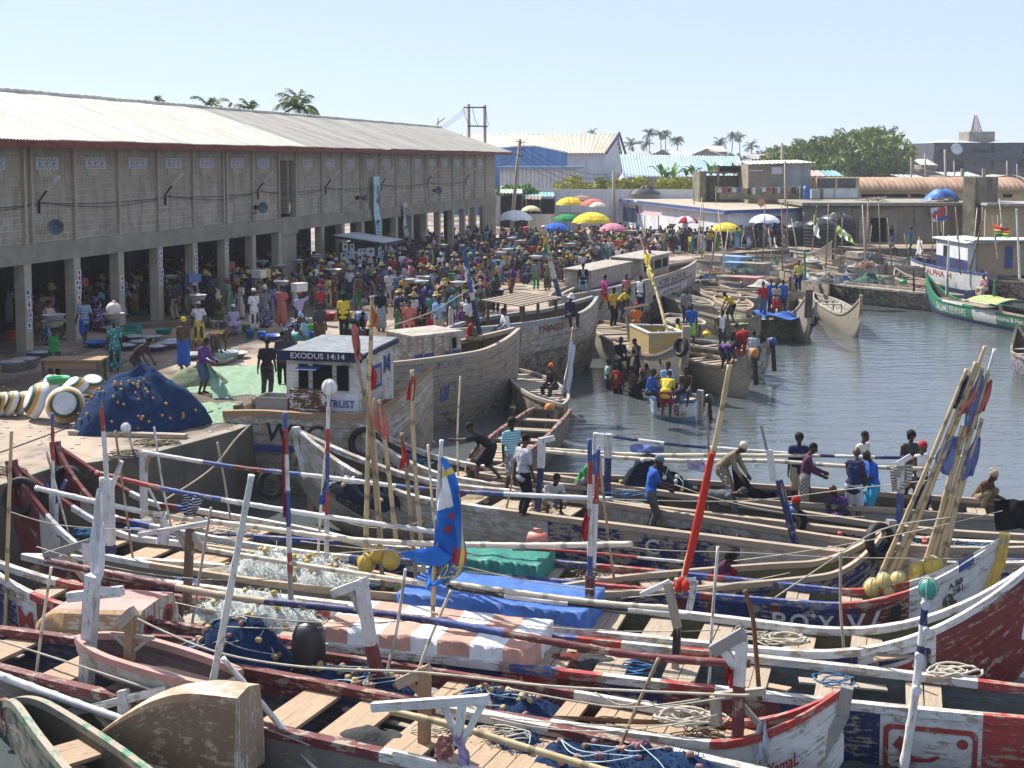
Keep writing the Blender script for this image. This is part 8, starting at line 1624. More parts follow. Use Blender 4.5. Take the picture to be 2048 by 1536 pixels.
for lb,b,o,rows,c,kd in[('white plastic bag tied to the long bamboo spar',bF,-.1,[(318,1022,340,1022),(322,1050,334,1048),(312,1085,340,1090)],(.7,.7,.7),'plain'),('blue and plum rags knotted on the red and blue spar',bF,.15,[(368,985,398,990),(366,1005,402,1000),(368,1030,390,1030)],'navy','stripe'),('orange and white rag on the lower bracket',bC,-.75,[(880,1472,905,1470),(870,1500,910,1510),(866,1520,900,1530)],'coral','print'),('mauve rag hanging beside the orange one',bC,-.75,[(910,1470,925,1475),(915,1500,935,1510),(922,1536,944,1540)],'lilac','plain'),('pale rag knotted on the right frame post',bY,-.3,[(1518,1442,1535,1445),(1508,1480,1540,1490),(1512,1520,1535,1530)],(.5,.52,.58),'plain'),('red and white plastic rag on the right frame',bY,-.25,[(1455,1330,1470,1335),(1450,1355,1468,1360),(1462,1372,1470,1375)],'red','plain'),('blue bundle of clothes lashed on the blue banded spar',bN,.2,[(1262,888,1325,892),(1260,900,1328,902),(1268,906,1318,908)],(.16,.22,.48),'plain'),('white and violet cloth on the lower spar',bN,-.35,[(1372,920,1420,918),(1376,934,1425,930),(1380,940,1418,944)],(.45,.45,.6),'plain'),('row of drab clothes hung on the right post',bL,-.25,[(1780,932,1826,928),(1782,955,1824,960),(1784,985,1815,975)],'khaki','stripe'),('black jackets draped over the rail at the right edge',bL,-.2,[(1990,1000,2050,998),(1988,1030,2055,1030),(1992,1060,2055,1058)],'black','plain')]:
 L=[b.pp(x,y,o)for x,y,_,_ in rows];t=thing('tied_cloth',lb,'cloth',L[0],'rags and clothes tied to the frames');cloth_px(t,b,o,rows,c,.07,'fabric',rows[0][0],kd)
def tyre(label,c,n_,r=.34):
 M=V((0,0,1)).rotation_difference(V(n_)).to_matrix();mb=MB();R_=[(r*.62,.0),(r*.66,.08),(r*.9,.1),(r,.05),(r,-.05),(r*.9,-.1),(r*.66,-.08),(r*.62,.0)];mb.lathe(R_,22);mb.v=[tuple(M@V(p)+c)for p in mb.v];return simple('tyre',mb,black_rubber(),label,'tyre',c,'old tyres hung as fenders')
for lb,b,x,y,o,r in[('tyre hung on the bow post of the plank canoe with the yellow tank',b1,1362,694,-.18,.38),('tyre on the raised bow of the small dark blue canoe',bI,1760,1082,-.15,.36),('tyre on the red post of the dark blue canoe at left',bH,134,962,-.2,.36),('tyre on the leftmost red bow post',bK,42,992,-.2,.4),('tyre on the upright bow of the mossy canoe',b4,1624,640,-.1,.34),('tyre under the second lion bow',bM,728,886,-.25,.42),('dark tyre beside the end of the net row at left',bL,545,968,-.3,.38)]:
 tyre(lb,b.pp(x,y,o),(b.d*.35-b.n+V((0,0,.25))).normalized(),r)
def outboard(label,c,yaw,cc):
 t=thing('outboard_motor',label,'outboard motor',c,'outboard motors');dx=V((math.cos(yaw),math.sin(yaw),0));mb=MB();mb.lathe([(0,.0),(.12,.02),(.15,.12),(.15,.26),(.1,.36),(0,.38)],12,c+V((0,0,.1)),wob=.12);mb.build('cowl',cc,t);mb=MB();mb.board(c+V((0,0,.2)),c+dx*.12+V((0,0,-.9)),.16,.13);mb.board(c,c-dx*.3+V((0,0,.15)),.05,.05);mb.build('shaft',black_rubber(),t)
for lb,b,o,cc in[('outboard with orange wrapped cowl on the tan canoe',b2,0,flat('cowl_orange',(.5,.2,.04))),('tilted black and silver outboard on the marked canoe',b6,.35,flat('cowl_black',(.02,.02,.025),.3,.5)),('orange cowled outboard on the red railed canoe',b7,.1,flat('cowl_orange',(.5,.2,.04))),('dark outboard at the stern of the green grey canoe',b3,0,flat('cowl_navy',(.03,.06,.2),.4))]:
 outboard(lb,b.at(b.s1+.2,o,b.zg(b.s1)-.3),math.atan2(b.d.y,b.d.x),cc)
s=b1.sx(1225);mb=MB();e=[b1.at(b1.sx(1238),-.75),b1.at(b1.sx(1296),-.75),b1.at(b1.sx(1300),.55),b1.at(b1.sx(1246),.55)];t=thing('fish_tank','yellow painted wooden tank with pale rim on the plank canoe','tank',e[0])
mb=MB()
for a,c in zip(e,e[1:]+e[:1]):mb.board(a+V((0,0,.38)),c+V((0,0,.38)),.06,.9)
mb.build('body',paint('ochre',.75),t);mb=MB()
for a,c in zip(e,e[1:]+e[:1]):mb.board(a+V((0,0,.86)),c+V((0,0,.86)),.12,.06)
mb.build('rim',paint('offwhite',.4),t)
post(b1,-.3,[(1256,632,1262,700,.22,0),(1250,617,1300,608,.1,0)],['w_dark']);post(b1,.2,[(1320,655,1322,700,.22,0)],['w_pale'])
for lb,b,x,y,c,sz in[('yellow jerrycan at the left in the net heaped canoe',b5,1398,622,(.6,.42,.03),.3),('yellow jerrycan at the right in the net heaped canoe',b5,1420,626,(.6,.42,.03),.3),('yellow basket can on the canoe by the man in white vest',b3,1414,668,(.6,.38,.02),.3),('orange pink jerrycan lying on the blue rail',bG,1075,1078,(.55,.2,.14),.34),('red and white plastic drum beside the C lozenge',bL,1352,1112,(.5,.07,.04),.42),('blue and white jerrycan on the net at right',bM,1585,1022,(.05,.15,.45),.26),('green gas bottle on the long dark green canoe',R3,1806,564,(.04,.25,.12),.4)]:
 c0=b.pp(x,y,-.1);mb=MB();mb.tube([c0-b.d*sz*.55,c0-b.d*sz*.48,c0+b.d*sz*.48,c0+b.d*sz*.55],[sz*.3,sz*.42,sz*.42,sz*.3],10);t=thing('plastic_can',lb,'jerrycan',c0,'plastic cans on the boats');mb.build('body',tinted('plastic_tint'),t,color=(*c,1));mb=MB();mb.tube([c0+b.d*sz*.2+V((0,0,sz*.4)),c0+b.d*sz*.2+V((0,0,sz*.56)),c0-b.d*sz*.2+V((0,0,sz*.56)),c0-b.d*sz*.2+V((0,0,sz*.4))],.025,5);mb.build('handle',tinted('plastic_tint'),t,color=(*c,1))
mb=MB();a,c=b5.at(b5.sx(1460),.3,-.7),b5.at(b5.sx(1530),.3,-.7);mb.grid(12,8,lambda u,v:a.lerp(c,u)+b5.n*(v*1.8)+V((0,0,.14*math.sin(u*8+v*5)+.1)));simple('tarpaulin',mb,flat('tarp_blue2',(.04,.12,.42)),'bright blue tarpaulin beside the boy in red shirt','tarpaulin',a)
c=P(278,852);t_=MB();rr=random.Random(9)
def mound(u,v):
 a=2*math.pi*u;r=1-v;R0=1.62*(1+.12*math.sin(2*a+.6)+.08*math.sin(5*a));x,y=math.cos(a)*r*R0,math.sin(a)*r*R0*.85;q=V((x,y,0))*1.7;z=1.5*max(0,1-r**1.7)**.8*(1+.1*math.sin(a))+.16*noise.noise(q)*(1-r*r)+.05*noise.noise(q*3.5)+.02*noise.noise(q*11);return c+V((x,y,max(.01,z)))
t_.grid(90,34,mound);hp_=simple('net_heap',t_,net('blue'),'great dark blue net heap with cork floats on the quay','fishing net',c)
for k in range(46):
 u,v=rr.uniform(.5,1.0),rr.uniform(.03,.75);p=mound(u,v)+V((0,-.04,.03));m=MB();m.ell(p,(.045,.04,.04),8,6);m.build('float',flat('heap_float%d'%(k%2),((.26,.12,.09),(.36,.24,.06))[k%2],.6,.3),hp_)
for k in range(0):
 pts=[mound(.55+.09*k+.05*i,.1+.12*i)+V((0,-.03,.03))for i in range(5)];m=MB();m.tube(smooth_path(pts,5),.014,5);m.build('float_line',rope_m(),hp_)
bowlm=[paint('white',.2),paint('gold' if 'gold' in C else 'orange',.2),paint('dgreen',.2),flat('bowl_inside',(.03,.03,.03))]
C['gold']=(.55,.27,.03);bowlm[1]=paint('gold',.2)
for i,(x,y,r,ax,lb)in enumerate([(6,832,.34,(-.5,-.6,.3),'striped bowl cut by the left edge'),(26,832,.36,(-.6,-.5,.35),'striped bowl second from the left edge'),(48,830,.34,(-.6,-.5,.3),'small striped bowl third from the left edge'),(84,838,.52,(-.75,-.45,.35),'large green gold and white bowl tipped on its rim'),(132,846,.5,(.25,-.9,.3),'bowl showing its round white bottom to us'),(102,800,.45,(-.5,-.3,.7),'striped bowl behind the large tipped one'),(150,800,.45,(-.3,-.3,.8),'blue and green rimmed bowl behind the white bottomed one'),(185,790,.42,(.2,-.3,.8),'upside down bowl nearest the blue net heap')]):
 p=P(x,y);n_=V(ax).normalized();M=V((0,0,1)).rotation_difference(n_).to_matrix();mb=MB();pr=[(r,-.0),(r*1.03,.02),(r*.98,r*.18),(r*.9,r*.4),(r*.78,r*.58),(r*.6,r*.72),(r*.52,r*.74),(0,r*.74),(0,r*.7),(r*.5,r*.7),(r*.74,r*.55),(r*.94,r*.16),(r*.97,.0),(r,0)]
 mb.lathe(pr,28,mfun=lambda k:[0,0,0,1,2,0,0,3,3,3,3,3,0][min(k,12)]);mb.v=[tuple(M@V(q)+p+V((0,0,r*(.25+.75*math.sqrt(max(0,1-n_.z**2))))))for q in mb.v];simple('painted_bowl',mb,bowlm,lb+', beside the blue net heap','bowl',p,'painted head bowls on the quay')
p=P(150,770);t=thing('market_table','rough wooden table in the near arcade shade','table',p);mb=MB()
for k in range(4):mb.board(p+V((-.95,-.33+k*.22,.83)),p+V((.95,-.33+k*.22,.83)),.21,.05)
mb.build('tabletop',wood('brown'),t)
for x in(-.85,.85):
 for y in(-.35,.35):mb=MB();mb.board(p+V((x,y,0)),p+V((x,y,.8)),.09,.09,up=V((0,1,0)));mb.build('leg',wood('dark'),t)
mb=MB();mb.board(p+V((-.85,-.35,.68)),p+V((.85,-.35,.68)),.04,.2);mb.build('apron',wood('brown'),t)
def basin_mesh(kind):
 mb=MB()
 if kind=='basin':mb.lathe([(0,.0),(.2,.0),(.3,.1),(.34,.2),(.37,.205),(.37,.215),(.33,.2),(.29,.1),(.19,.02),(0,.02)],20)
 if kind=='bowl':mb.lathe([(0,.0),(.24,.0),(.4,.14),(.46,.2),(.49,.205),(.45,.2),(.38,.13),(.23,.025),(0,.025)],22)
 if kind=='bucket':mb.lathe([(0,0),(.13,0),(.17,.3),(.185,.31),(.165,.3),(.125,.02),(0,.02)],14)
 if kind=='tub':mb.lathe([(0,0),(.36,0),(.44,.32),(.48,.34),(.43,.32),(.35,.03),(0,.03)],22)
 if kind=='box':mb.box((0,0,.17),(.62,.4,.34));mb.box((0,0,.36),(.65,.43,.05))
 if kind=='stack':
  for k in range(7):mb.lathe([(.3,k*.07),(.42,k*.07+.06),(.43,k*.07+.065),(.3,k*.07+.01)],20)
 return mb
PR_={}
def good(kind,p,c,label,cat=None,group='basins buckets and boxes of the market',fill=None,rz=0,sc=1.0):
 k=(kind,)
 if k not in PR_:o=basin_mesh(kind).build(kind,tinted('enamel_tint' if kind in('basin','bowl','tub','stack')else 'plastic_tint'),None,V((0,0,0)));PR_[k]=o.data;bpy.data.objects.remove(o)
 nm=dict(basin='basin',bowl='basin',bucket='bucket',tub='tub',box='cool_box',stack='basin_stack')[kind]
 o=bpy.data.objects.new(nm,PR_[k]);o.location=p;o.rotation_euler=(0,0,rz);o.scale=(sc,sc,sc);o.color=(*c,1);link(o);tag(o,label,cat or nm.replace('_',' '),group)
 if fill:
  kk=('fill',kind)
  if kk not in PR_:m=MB();R_=dict(basin=.31,bowl=.42,tub=.4,bucket=.15).get(kind,.3);z0=dict(bucket=.26,tub=.28).get(kind,.16);m.lathe([(R_,z0),(R_*.7,z0+.06),(R_*.3,z0+.1),(0,z0+.11)],14,wob=.12);q=m.build('fish',tinted('fish_tint',.3,.5),None,V((0,0,0)));PR_[kk]=q.data;bpy.data.objects.remove(q)
  f=bpy.data.objects.new('contents',PR_[kk]);link(f,o);f.color=(*fill,1)
 return o
enam,alu=(.46,.47,.46),(.27,.28,.29)
fish=(.33,.34,.36)
for i,(kind,pos,who)in enumerate(LOADS):
 bxn,bxc=('white',(.6,.58,.52))if 'clad' not in who else(('white',(.6,.58,.52)),('red',(.4,.08,.05)),('blue',(.10,.18,.34)),('yellow',(.5,.40,.16)))[i%4]
 w_=who.replace('woman in ','').split(' with ')[0].split(' carrying ')[0];base=dict(bag='basin with a pink plastic bag',two='two stacked basins',basin='round grey basin',bowl='wide white bowl',box=bxn+' cool box',bucket='plastic bucket')[kind]
 lb=f'{base} on the head of the {who}' if 'clad' in who else f'{base} on the head of the woman in {w_}' if 'woman' in who else f'{base} on the head of the {w_}'
 lb=' '.join(lb.split()[:16]);p=pos-V((0,0,.015))
 if kind=='two':good('basin',p,alu,lb);good('basin',p+V((.02,0,.19)),alu,'upper grey basin of the two lifted by the woman in the green vest')
 elif kind=='bag':good('basin',p,alu,lb);m=MB();m.ell(p+V((0,0,.33)),(.26,.24,.25),12,8);m.ell(p+V((.02,0,.58)),(.06,.06,.07),8,5);simple('plastic_bag',m,flat('bag_pink',(.62,.50,.44),.4,.4),'big pale pink plastic bag standing in the head basin','bag',p)
 else:good(kind,p,sc=.74 if kind=='bowl' else .9,c={'basin':alu,'bowl':enam,'box':bxc,'bucket':RN.choice([(.03,.15,.4),(.5,.35,.05),(.06,.28,.12),(.45,.05,.05)])}[kind],label=lb,fill=fish if kind in('basin','bowl')and i%3 else None,rz=i)
good('basin',P(148,768,.86)+V((-.45,0,0)),(.06,.42,.18),'bright green plastic bowl on the rough table',sc=.9)
for i,(kind,x,y,c,lb,fl)in enumerate([('tub',28,742,alu,'big dented aluminium tub in the near shade, frontmost',1),('tub',52,736,alu,'second aluminium tub just behind the frontmost',1),('tub',78,722,(.06,.10,.18),'navy tub behind the aluminium ones',1),('bowl',250,700,(.05,.09,.2),'navy fish bowl left of the stooping boy',1),('bowl',284,692,(.2,.22,.26),'grey blue fish bowl in the row behind the stooping boy',1),('bowl',312,702,(.10,.07,.2),'purple rimmed fish bowl at the shade edge',1),('bowl',338,695,alu,'aluminium bowl at the right of the fish bowl row',1),('bowl',268,682,(.03,.16,.08),'green fish bowl at the back of the row',1),('bowl',300,682,enam,'white enamel bowl at the back of the row',1),('bowl',355,690,enam,'pale bowl at the end of the shade row',0),('bowl',386,718,alu,'aluminium bowl in the sun behind the boy in purple',1),('tub',452,722,(.25,.35,.33),'sea green tub in the sun right of the boy',1),('bowl',440,728,enam,'flat white bowl before the sea green tub',0),('bowl',470,716,alu,'aluminium bowl right of the sea green tub',0),('bucket',500,676,(.03,.16,.42),'left blue bucket on the wet quay',0),('bucket',523,679,(.03,.16,.42),'right blue bucket on the wet quay',0),('bucket',492,664,(.06,.26,.12),'green bucket with yellow rim near the seated woman',0),('bucket',622,664,(.03,.4,.08),'bright green bucket by the crouching women',0),('tub',700,672,(.10,.10,.11),'black tub beside the washing figure',0),('bucket',725,676,(.08,.08,.09),'black bucket under the washing figure',0),('tub',660,690,(.3,.3,.28),'grey tub behind the cabin roof',0),('tub',652,640,(.45,.05,.05),'red tub holding a tilted basin',0),('bowl',652,630,enam,'white bowl of fish over the red tub',1),('stack',822,580,alu,'tall stack of grey basins near the huddle',0),('bucket',725,590,(.55,.3,.03),'orange bucket before the kiosk',0),('tub',690,598,(.05,.2,.12),'dark green tub before the kiosk',0),('bowl',665,585,(.05,.12,.14),'dark teal bowl left of the kiosk',0),('tub',970,615,(.05,.22,.36),'blue tub in the open behind the grey boat',1),('box',730,540,(.55,.5,.3),'cream crate by the kiosk counter',0),('bucket',1030,470,(.05,.2,.42),'blue drum bucket before the leaning pole',0),('tub',1140,490,(.03,.2,.14),'green tub under the blue umbrella',0),('tub',1345,488,(.05,.18,.4),'blue tub left of the red and white umbrella',0),('tub',1470,486,(.05,.15,.4),'blue tub right of the yellow umbrella',0),('box',1500,492,(.5,.5,.5),'white box beneath the white umbrella',0)]):
 good(kind,P(x,y),c,lb,fill=fish if fl else None,rz=i)
rr=random.Random(77);q=0
for(x0,x1,y0,y1,n,zn)in[(250,560,590,680,22,'on the wet ground by the middle arches'),(10,240,600,700,12,'in the nearest arch shade'),(780,1000,500,600,26,'among the far arcade crowd'),(1000,1290,475,560,34,'amid the dense middle crowd'),(1300,1560,478,498,16,'before the white office wall'),(600,760,560,680,12,'on the wet quay near the kiosk')]:
 k=0;t_=0
 while k<n and t_<500:
  t_+=1;L=P(rr.uniform(x0,x1),rr.uniform(y0,y1));
  if not inland(L)or any((L-z).length<.35 for z in crowd.placed):continue
  kind=rr.choice(['basin','bowl','bowl','bucket','tub','box']);cn=rr.choice(['white','grey','blue','green','red','yellow','navy','cream','teal']);kd=rr.choice(['','full ','low ','worn ']);lb=f"{kd}{cn} {dict(bowl='wide bowl', box='cool box').get(kind, kind)} {zn}"
  if lb in used:continue
  used.add(lb);crowd.placed.append(L);k+=1;good(kind,L,tuple(x*.85 for x in CC[cn]),lb,fill=fish if kd=='full ' and kind not in('box',)else None,rz=rr.uniform(0,3))
def flatnet(label,pts,kind,h=.06,seed=0):
 w_=[P(x,y)for x,y in pts];c=sum(w_,V())/4;mb=MB();mb.grid(40,26,lambda u,v:w_[0].lerp(w_[1],u).lerp(w_[3].lerp(w_[2],u),v)+V((.25*noise.noise(V((v*6,u*2,seed)))*(1 if u<.1 or u>.9 else .2),.25*noise.noise(V((u*6,v*2,seed+4)))*(1 if v<.1 or v>.9 else .2),.012+h*(.5+noise.noise(V((u*7,v*5,seed))))*math.sin(math.pi*u)**.4*math.sin(math.pi*v)**.4)));return simple('spread_net',mb,net(kind),label,'fishing net',c,'green nets spread on the quay')
flatnet('pale green net strip between the blue heap and the white boat',[(380,848),(476,846),(482,806),(372,806)],'green',.05,1);flatnet('pale green net spread beside the man in black',[(430,792),(585,790),(560,728),(420,735)],'green',.1,2);flatnet('thin green net trailing from the boy in purple',[(372,786),(470,790),(470,772),(380,765)],'green',.03,3)
c=P(394,768);mb=MB();mb.grid(30,14,lambda u,v:c+V((1.05*math.cos(2*math.pi*u)*(1-v),.6*math.sin(2*math.pi*u)*(1-v),.55*max(0,1-(1-v)**2.2)+.07*noise.noise(V((u*8,v*5,1))))));simple('net_bundle',mb,net('olive'),'rounded olive net bundle behind the boy in purple','fishing net',c)
mb=MB();a=P(418,712,0)+V((0,0,0));pts=[V((P(412,787).x,P(412,787).y,1.0)),V((P(425,787).x,P(425,787).y,.5)),P(440,796,.05)]
mb.grid(8,12,lambda u,v:pts[0].lerp(pts[1],min(1,v*2)).lerp(pts[2],max(0,v*2-1))+V((.1*v+(u-.5)*(.1+.5*v),.05*math.sin(u*9+v*4),.0)));simple('held_net',mb,net('green'),'green net hanging from the hands of the boy in purple','fishing net',pts[2])
mb=MB();mb.board(P(140,864,.06),P(372,872,.06),.22,.1);simple('timber',mb,wood('grey'),'long grey timber lying before the blue net heap','timber',P(250,868))
for lb,x,y in[('dark rope coil on the quay by the leftmost bow',12,945),('thin rope tangle on the quay edge',262,910),('green rope tangle with a broken stick on the quay',320,886)]:
 c=P(x,y,.03);mb=MB();r2=random.Random(x)
 for k in range(9):r=r2.uniform(.12,.4);cc=c+V((r2.uniform(-.3,.3),r2.uniform(-.2,.2),0));mb.tube([cc+V((r*1.3*math.cos(a*.42+k),r*.7*math.sin(a*.42+k),.03+.02*math.sin(a)))for a in range(14)],.02,5)
 simple('rope_coil',mb,flat('old_rope',(.16,.13,.09),.9),lb,'rope',c,'rope coils')
r2=random.Random(3);mb=MB()
for k in range(900):
 x,y=r2.uniform(0,1000),r2.uniform(560,900);L=P(x,y)
 if inland(L):s=r2.uniform(.03,.1);mb.ell(L+V((0,0,.008)),(s,s*.7,.012),5,3)
tag(mb.build('litter',flat('litter_pale',(.5,.49,.46),.9,.1,.5)),kind='stuff')
def umbrella(label,x,y,wpx,Yq,c,c2=None,tilt=0):
 R_=wpx/2/F*Yq;top=PYY(x,y,Yq);t=thing('market_umbrella',label,'umbrella',V((top.x,Yq,0)),'market umbrellas');mb=MB();n=8;b0=top.z;k=mb.add([V((top.x,Yq,b0))])
 rings=[]
 for r_,dz in((.33,.06),(.66,.24),(.9,.5),(1.0,.72)):rings.append(mb.add([V((top.x+R_*r_*math.cos(2*math.pi*j/32),Yq+R_*r_*math.sin(2*math.pi*j/32),b0-R_*dz*(.8)-R_*.07*r_*r_*abs(math.sin(j*math.pi/4))*-1))for j in range(32)]))
 for j in range(32):mb.face((k,rings[0]+j,rings[0]+(j+1)%32),(j//4)%2 if c2 else 0,False)
 for a,b in zip(rings,rings[1:]):
  for j in range(32):mb.face((a+j,b+j,b+(j+1)%32,a+(j+1)%32),(j//4)%2 if c2 else 0,False)
 cn=mb.build('canopy',[flat('umbrella_%s'%(c,),CC.get(c,c)if isinstance(c,str)else c,.8,.1,.12),flat('umbrella_%s'%(c2,),CC[c2],.8,.1,.12)if c2 else metal_m()],t);mb=MB();mb.tube([V((top.x,Yq,0)),V((top.x,Yq,b0))],.03,6);mb.build('pole',metal_m(),t);mb=MB()
 for j in range(8):a=j*math.pi/4;mb.tube([V((top.x,Yq,b0-R_*.55)),V((top.x+R_*.6*math.cos(a),Yq+R_*.6*math.sin(a),b0-R_*.2))],.012,3)
 mb.build('rib',metal_m(),t)
for a in[('off-white umbrella nearest the hall end',1030,420,72,108.,'white'),('pale yellow umbrella by the red car',1062,411,40,118.,(.62,.56,.32)),('yellow umbrella farther back, against the wall',1140,394,58,122.,'yellow'),('salmon red umbrella behind the big yellow one',1187,397,52,120.,'coral'),('green umbrella left of the big yellow one',1132,427,54,112.,'green'),('biggest yellow umbrella in the market',1184,424,80,108.,'yellow'),('blue umbrella in front',1112,445,60,104.,'blue'),('faded pink umbrella leaning on the crowd',1226,446,56,103.,'pink'),('red and white panelled umbrella by the office wall',1372,432,52,106.,'white','crimson'),('yellow umbrella on the right side of the market',1452,445,62,104.,'yellow'),('white umbrella beside the black tanks',1530,428,62,105.,'white'),('brownish umbrella in the shade of the stalls',1165,390,48,126.,(.34,.2,.15)),('cream umbrella half behind the office corner',1196,404,36,118.,'cream'),('red umbrella seen through the nearest arch',62,521,60,61.,'red')]:umbrella(*a)
mb=MB();Yq=110.;t=thing('straw_stall','small stall with rusty sheet and straw hat roof by the barred window','stall',V((gx(1305,Yq),Yq,0)))
corr(mb,(gx(1288,Yq),Yq,2.45),(gx(1322,Yq),Yq,2.3),(gx(1324,Yq),Yq+1.2,2.6),(gx(1290,Yq),Yq+1.2,2.75),.2,.03);mb.build('roof',sheet('pink'),t)
for x in(1289,1316):mb=MB();mb.tube([V((gx(x,Yq),Yq,0)),V((gx(x,Yq),Yq,2.4))],.04,5);mb.build('post',wood('dark'),t)
more=[((1400,500),(1450,503),.0,1.8,1.2,(1470,494),'tan','grey','tan boat with stacked boards behind the faded lettered boat'),((1500,512),(1560,516),-.1,1.8,1.0,(1584,506),'white','pale','white slatted boat beneath the white umbrella'),((1540,552),(1566,566),-.6,1.7,2.5,(1580,556),'dgreen','pale','green boat nosing out beside the end-on grey canoe'),((1620,536),(1646,552),-.6,1.7,2.6,(1658,545),'dwood','blue','dark bow with blue rim left of the long green canoe'),((1486,556),(1540,566),-.5,1.9,1.4,(1556,558),'pink','pale','faded pink sided boat with boards across'),((1405,545),(1450,552),-.2,1.8,1.5,(1462,546),'offwhite','grey','off-white boat with clothes basket near the washing'),((1836,508),(1880,514),.0,1.8,1.0,(1892,502),'tan','pale','tan boat hauled behind the wheelhouse'),((1940,520),(2000,527),-.1,1.9,1.2,(2012,512),'grey','pale','grey boat behind the plywood hut'),((1720,532),(1760,538),-.4,1.6,1.2,(1772,528),'blue','pale','blue sided boat between the two white dinghies'),((1420,604),(1474,622),-.8,1.7,2.0,(1490,612),'tan','pale','tan canoe squeezed between the net heaped and slatted canoes'),((1330,640),(1382,664),-.7,1.7,2.4,(1398,652),'dgreen','offwhite','green canoe behind the tyre bow')]
for i,(A,Bq,zg_,bm,t0,t1,c,rl,lb)in enumerate(more):
 b=boat('plank_canoe',lb,'fishing boat',A,Bq,zg_,bm,t0,t1,GM,p=2.5,col=c,inside='dwood',rail=rl,wear=.85,n=22,stem1='dark' if i%3 else None);cplanks(b,A[0]-14,Bq[0]+8,.42+.08*(i%3),.3,('pale','grey','warm')[i%3],skip=5)
for i,(x,y,c,rl,lb)in enumerate([(1392,580,'grey','pale','grey slatted boat, first of the row beyond the net heaped canoe'),(1440,590,'tan','pale','tan slatted boat with pale rail amid the mid canoes'),(1406,556,'lblue','grey','faded blue boat close to the navy lettered bow'),(1500,604,'dirt','pale','muddy boat left of the blue tarpaulin'),(1530,586,'olive','pale','olive boat behind the boy in red shirt'),(1606,545,'chalk','grey','chalky boat beyond the end-on grey canoe'),(1690,528,'dirt','pale','muddy boat behind the long dark green canoe'),(1650,512,'tan','grey','tan boat in front of the slanting flag pole'),(1785,536,'chalk','blue','chalky boat with blue rim near the red name'),(1740,506,'dwood','pale','dark boat drawn up before the store doorway'),(1345,600,'dirt','grey','muddy boat under the navy lettered hull')]):
 a=14+5*(i%3);d=(i%4-1)*7+8;b=boat('plank_canoe',lb,'fishing boat',(x-a,y-d*.4),(x+a,y+d*.4),-.6+.1*(i%3),1.8,2.2+.3*(i%3),2.0,GM,p=2.4,r0=.45,r1=.45,col=c,inside='dwood',rail=rl,wear=.9,n=20);cplanks(b,x-a-22,x+a+22,.4+.07*(i%3),.28,('pale','grey','warm')[i%3],skip=4)
FB=[bC,bY,bS,bF,bG,bK,bH,bL,bM];r3=random.Random(23)
def spot(b):
 while 1:
  s=r3.uniform(b.s0+1.5,b.s1-1.5);x,y=proj(b.at(s))
  if-20<x<2060 and y<1560:return s
for i in range(40):
 b=FB[i%9];s=spot(b);o=r3.uniform(-.35,.35)*b.beam;c=b.at(s,o);c.z-=r3.uniform(.02,.3);a=r3.uniform(-.5,.5);d=(b.d*math.cos(a)+b.n*math.sin(a))*r3.uniform(.4,1.1);mb=MB();mb.board(c-d+V((0,0,r3.uniform(-.1,.1))),c+d,r3.uniform(.08,.2),.03);simple('loose_plank',mb,wood(r3.choice(['pale','grey','brown','warm'])),'loose weathered plank lying inside the foreground canoes','plank',c,'loose planks in the canoes')
for i in range(26):
 b=FB[(i*2)%9];s=spot(b);c=b.at(s,r3.uniform(-.35,.35)*b.beam);c.z-=r3.uniform(.0,.1);mb=MB()
 for k in range(5):r=r3.uniform(.1,.26);cc=c+V((r3.uniform(-.2,.2),r3.uniform(-.15,.15),r3.uniform(0,.05)));mb.tube([cc+V((r*1.3*math.cos(q*.5+k),r*.8*math.sin(q*.5+k),.03*math.sin(q+k)))for q in range(12)],.012,4)
 simple('rope_tangle',mb,(rope_m(),flat('rope_blue',(.06,.16,.30),.9,.1,.3),flat('old_rope',(.16,.13,.09),.9))[i%3],'small tangle of rope lying inside the foreground canoes','rope',c,'rope tangles in the canoes')
for i in range(26):
 b=FB[(i*5)%9];s=spot(b);c=b.at(s,r3.uniform(-.4,.4)*b.beam);c.z-=.1;q=r3.uniform(.15,.34);mb=MB();sd=V((i*3.7,0,0))
 mb.grid(14,7,lambda u,v:c+V((q*1.6*math.cos(6.283*u)*(1-v)*(1+.3*noise.noise(V((math.cos(6.283*u)*2,v*2,3))+sd)),q*math.sin(6.283*u)*(1-v),q*.7*(1-(1-v)**2)+.5*q*noise.noise(V((u*6,v*4,0))+sd)*(1-v)-.1)));simple('cloth_bundle',mb,flat('bundle_b%d'%(i%5),((.05,.09,.2),(.3,.28,.24),(.16,.05,.04),(.06,.06,.06),(.28,.22,.12))[i%5],.9,.1,.4),'crumpled rag or scrap of net lying inside the foreground canoes','bundle',c,'rags in the canoes')
for i in range(18):
 b=FB[i%9];s=spot(b);p0=b.at(s,r3.uniform(-.3,.4)*b.beam);p0.z-=.4;p1=p0+V((r3.uniform(-.7,.7),r3.uniform(-.4,.4),r3.uniform(1.6,3.2)));mb=MB();mb.tube(smooth_path([p0,p0.lerp(p1,.5)+V((r3.uniform(-.06,.06),0,0)),p1],6),.024,6);simple('bamboo_stick',mb,(bamboo('old'),bamboo('pale'),paint('white',.7),wood('grey'))[i%4],'thin pole leaning up from the foreground canoes without flag or float','pole',p0,'thin poles in the foreground canoes')
for i in range(12):
 b=FB[i%8];s=spot(b);e=s+r3.uniform(2.5,5);p0,p1=b.at(s,-.3),b.at(min(e,b.s1),.3);p0.z+=r3.uniform(.5,1.0);p1.z+=r3.uniform(.4,1.1);mb=MB();mb.tube(sag(p0,p1,r3.uniform(.05,.25),10),.009,4);simple('rope',mb,rope_m(),'thin pale cord strung between poles above the foreground canoes','rope',p0,'thin cords over the canoes')
mb=MB()
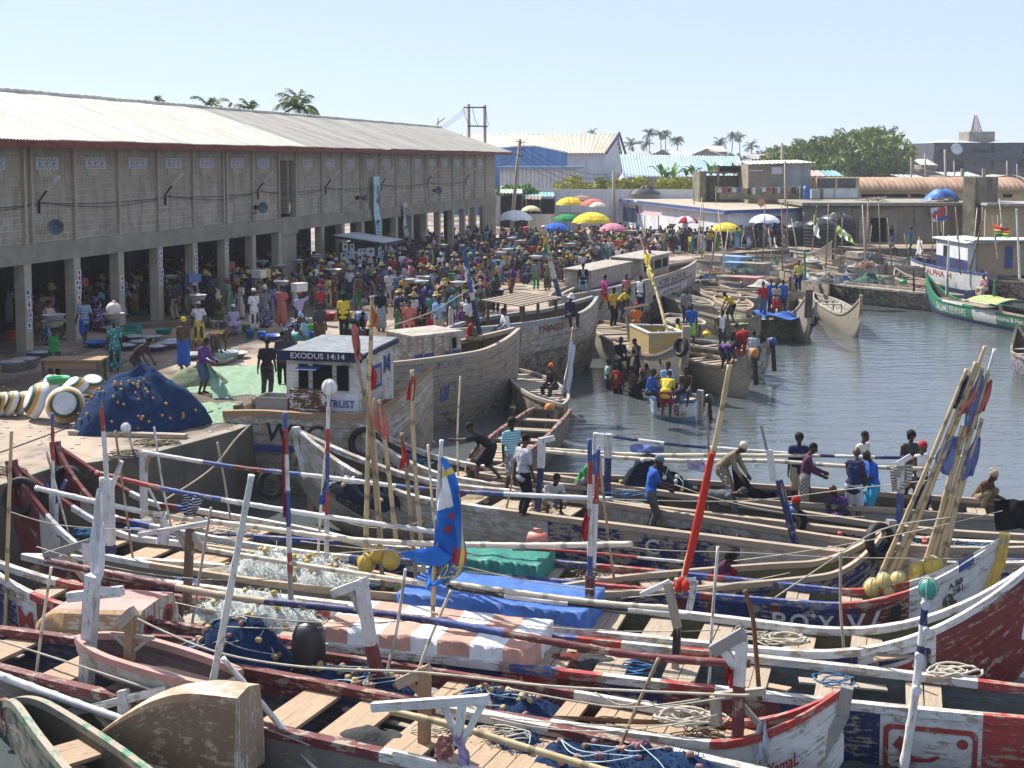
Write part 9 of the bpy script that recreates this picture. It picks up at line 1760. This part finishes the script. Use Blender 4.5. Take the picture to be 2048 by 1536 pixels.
for i in range(150):c=P(r3.uniform(1150,2040),r3.uniform(640,960),WATER+.006);q=r3.uniform(.015,.06);mb.ell(c,(q,q*.7,.01),5,3)
tag(mb.build('floating_litter',flat('litter_pale',(.5,.49,.46),.9,.1,.5)),kind='stuff')
r3=random.Random(17)
for i in range(34):
 x=r3.uniform(1385,2045);yb=r3.uniform(505,560);q0=P(x,yb,-.3);h=r3.uniform(2.0,4.6);q1=q0+V((r3.uniform(-.5,.5),r3.uniform(-.3,.3),h));mb=MB();mb.tube([q0,q0.lerp(q1,.5)+V((.04,0,0)),q1],[.045,.04,.028],6)
 simple('bamboo_pole',mb,bamboo('old' if i%3 else 'pale'),'thin bare bamboo pole standing among the far moored boats','pole',q0,'thin poles among the far boats')
junk=[(.4,.39,.36),(.05,.08,.16),(.20,.09,.06),(.30,.25,.16),(.06,.11,.08),(.1,.1,.1)]
for i in range(26):
 x=r3.uniform(1390,2030);y=r3.uniform(508,572);x=x if not 1815<x else x-250;c=P(x,y,-.15);s=r3.uniform(.25,.6);mb=MB();sd=V((i*2.3,0,0))
 mb.grid(12,7,lambda u,v:c+V((s*1.7*math.cos(6.283*u)*(1-v)*(1+.35*noise.noise(V((2*math.cos(6.283*u),2*math.sin(6.283*u),5))+sd)),s*math.sin(6.283*u)*(1-v),s*.45*(1-(1-v)**2)+.9*s*noise.noise(V((3*math.cos(6.283*u)*(1-v),3*math.sin(6.283*u)*(1-v),0))+sd)*(1-(1-v)**3)-.05)));simple('cloth_bundle',mb,flat('bundle%d'%(i%6),junk[i%6],.9,.1,.4),'shapeless bundle of net or cloth lying on the far moored boats','bundle',c,'bundles on the far boats')
mb=MB();mb.box((0,1500,9.5),(5200,3300,31));hz=mb.build('haze',[]);hz['kind']='stuff'
m=bpy.data.materials.new('haze');m.use_nodes=True;nt=m.node_tree;nt.nodes.clear();o_=nt.nodes.new('ShaderNodeOutputMaterial');pv=nt.nodes.new('ShaderNodeVolumePrincipled');pv.inputs['Color'].default_value=(.86,.92,1,1);pv.inputs['Density'].default_value=.00034;pv.inputs['Anisotropy'].default_value=.1;nt.links.new(pv.outputs[0],o_.inputs['Volume']);hz.data.materials.append(m)
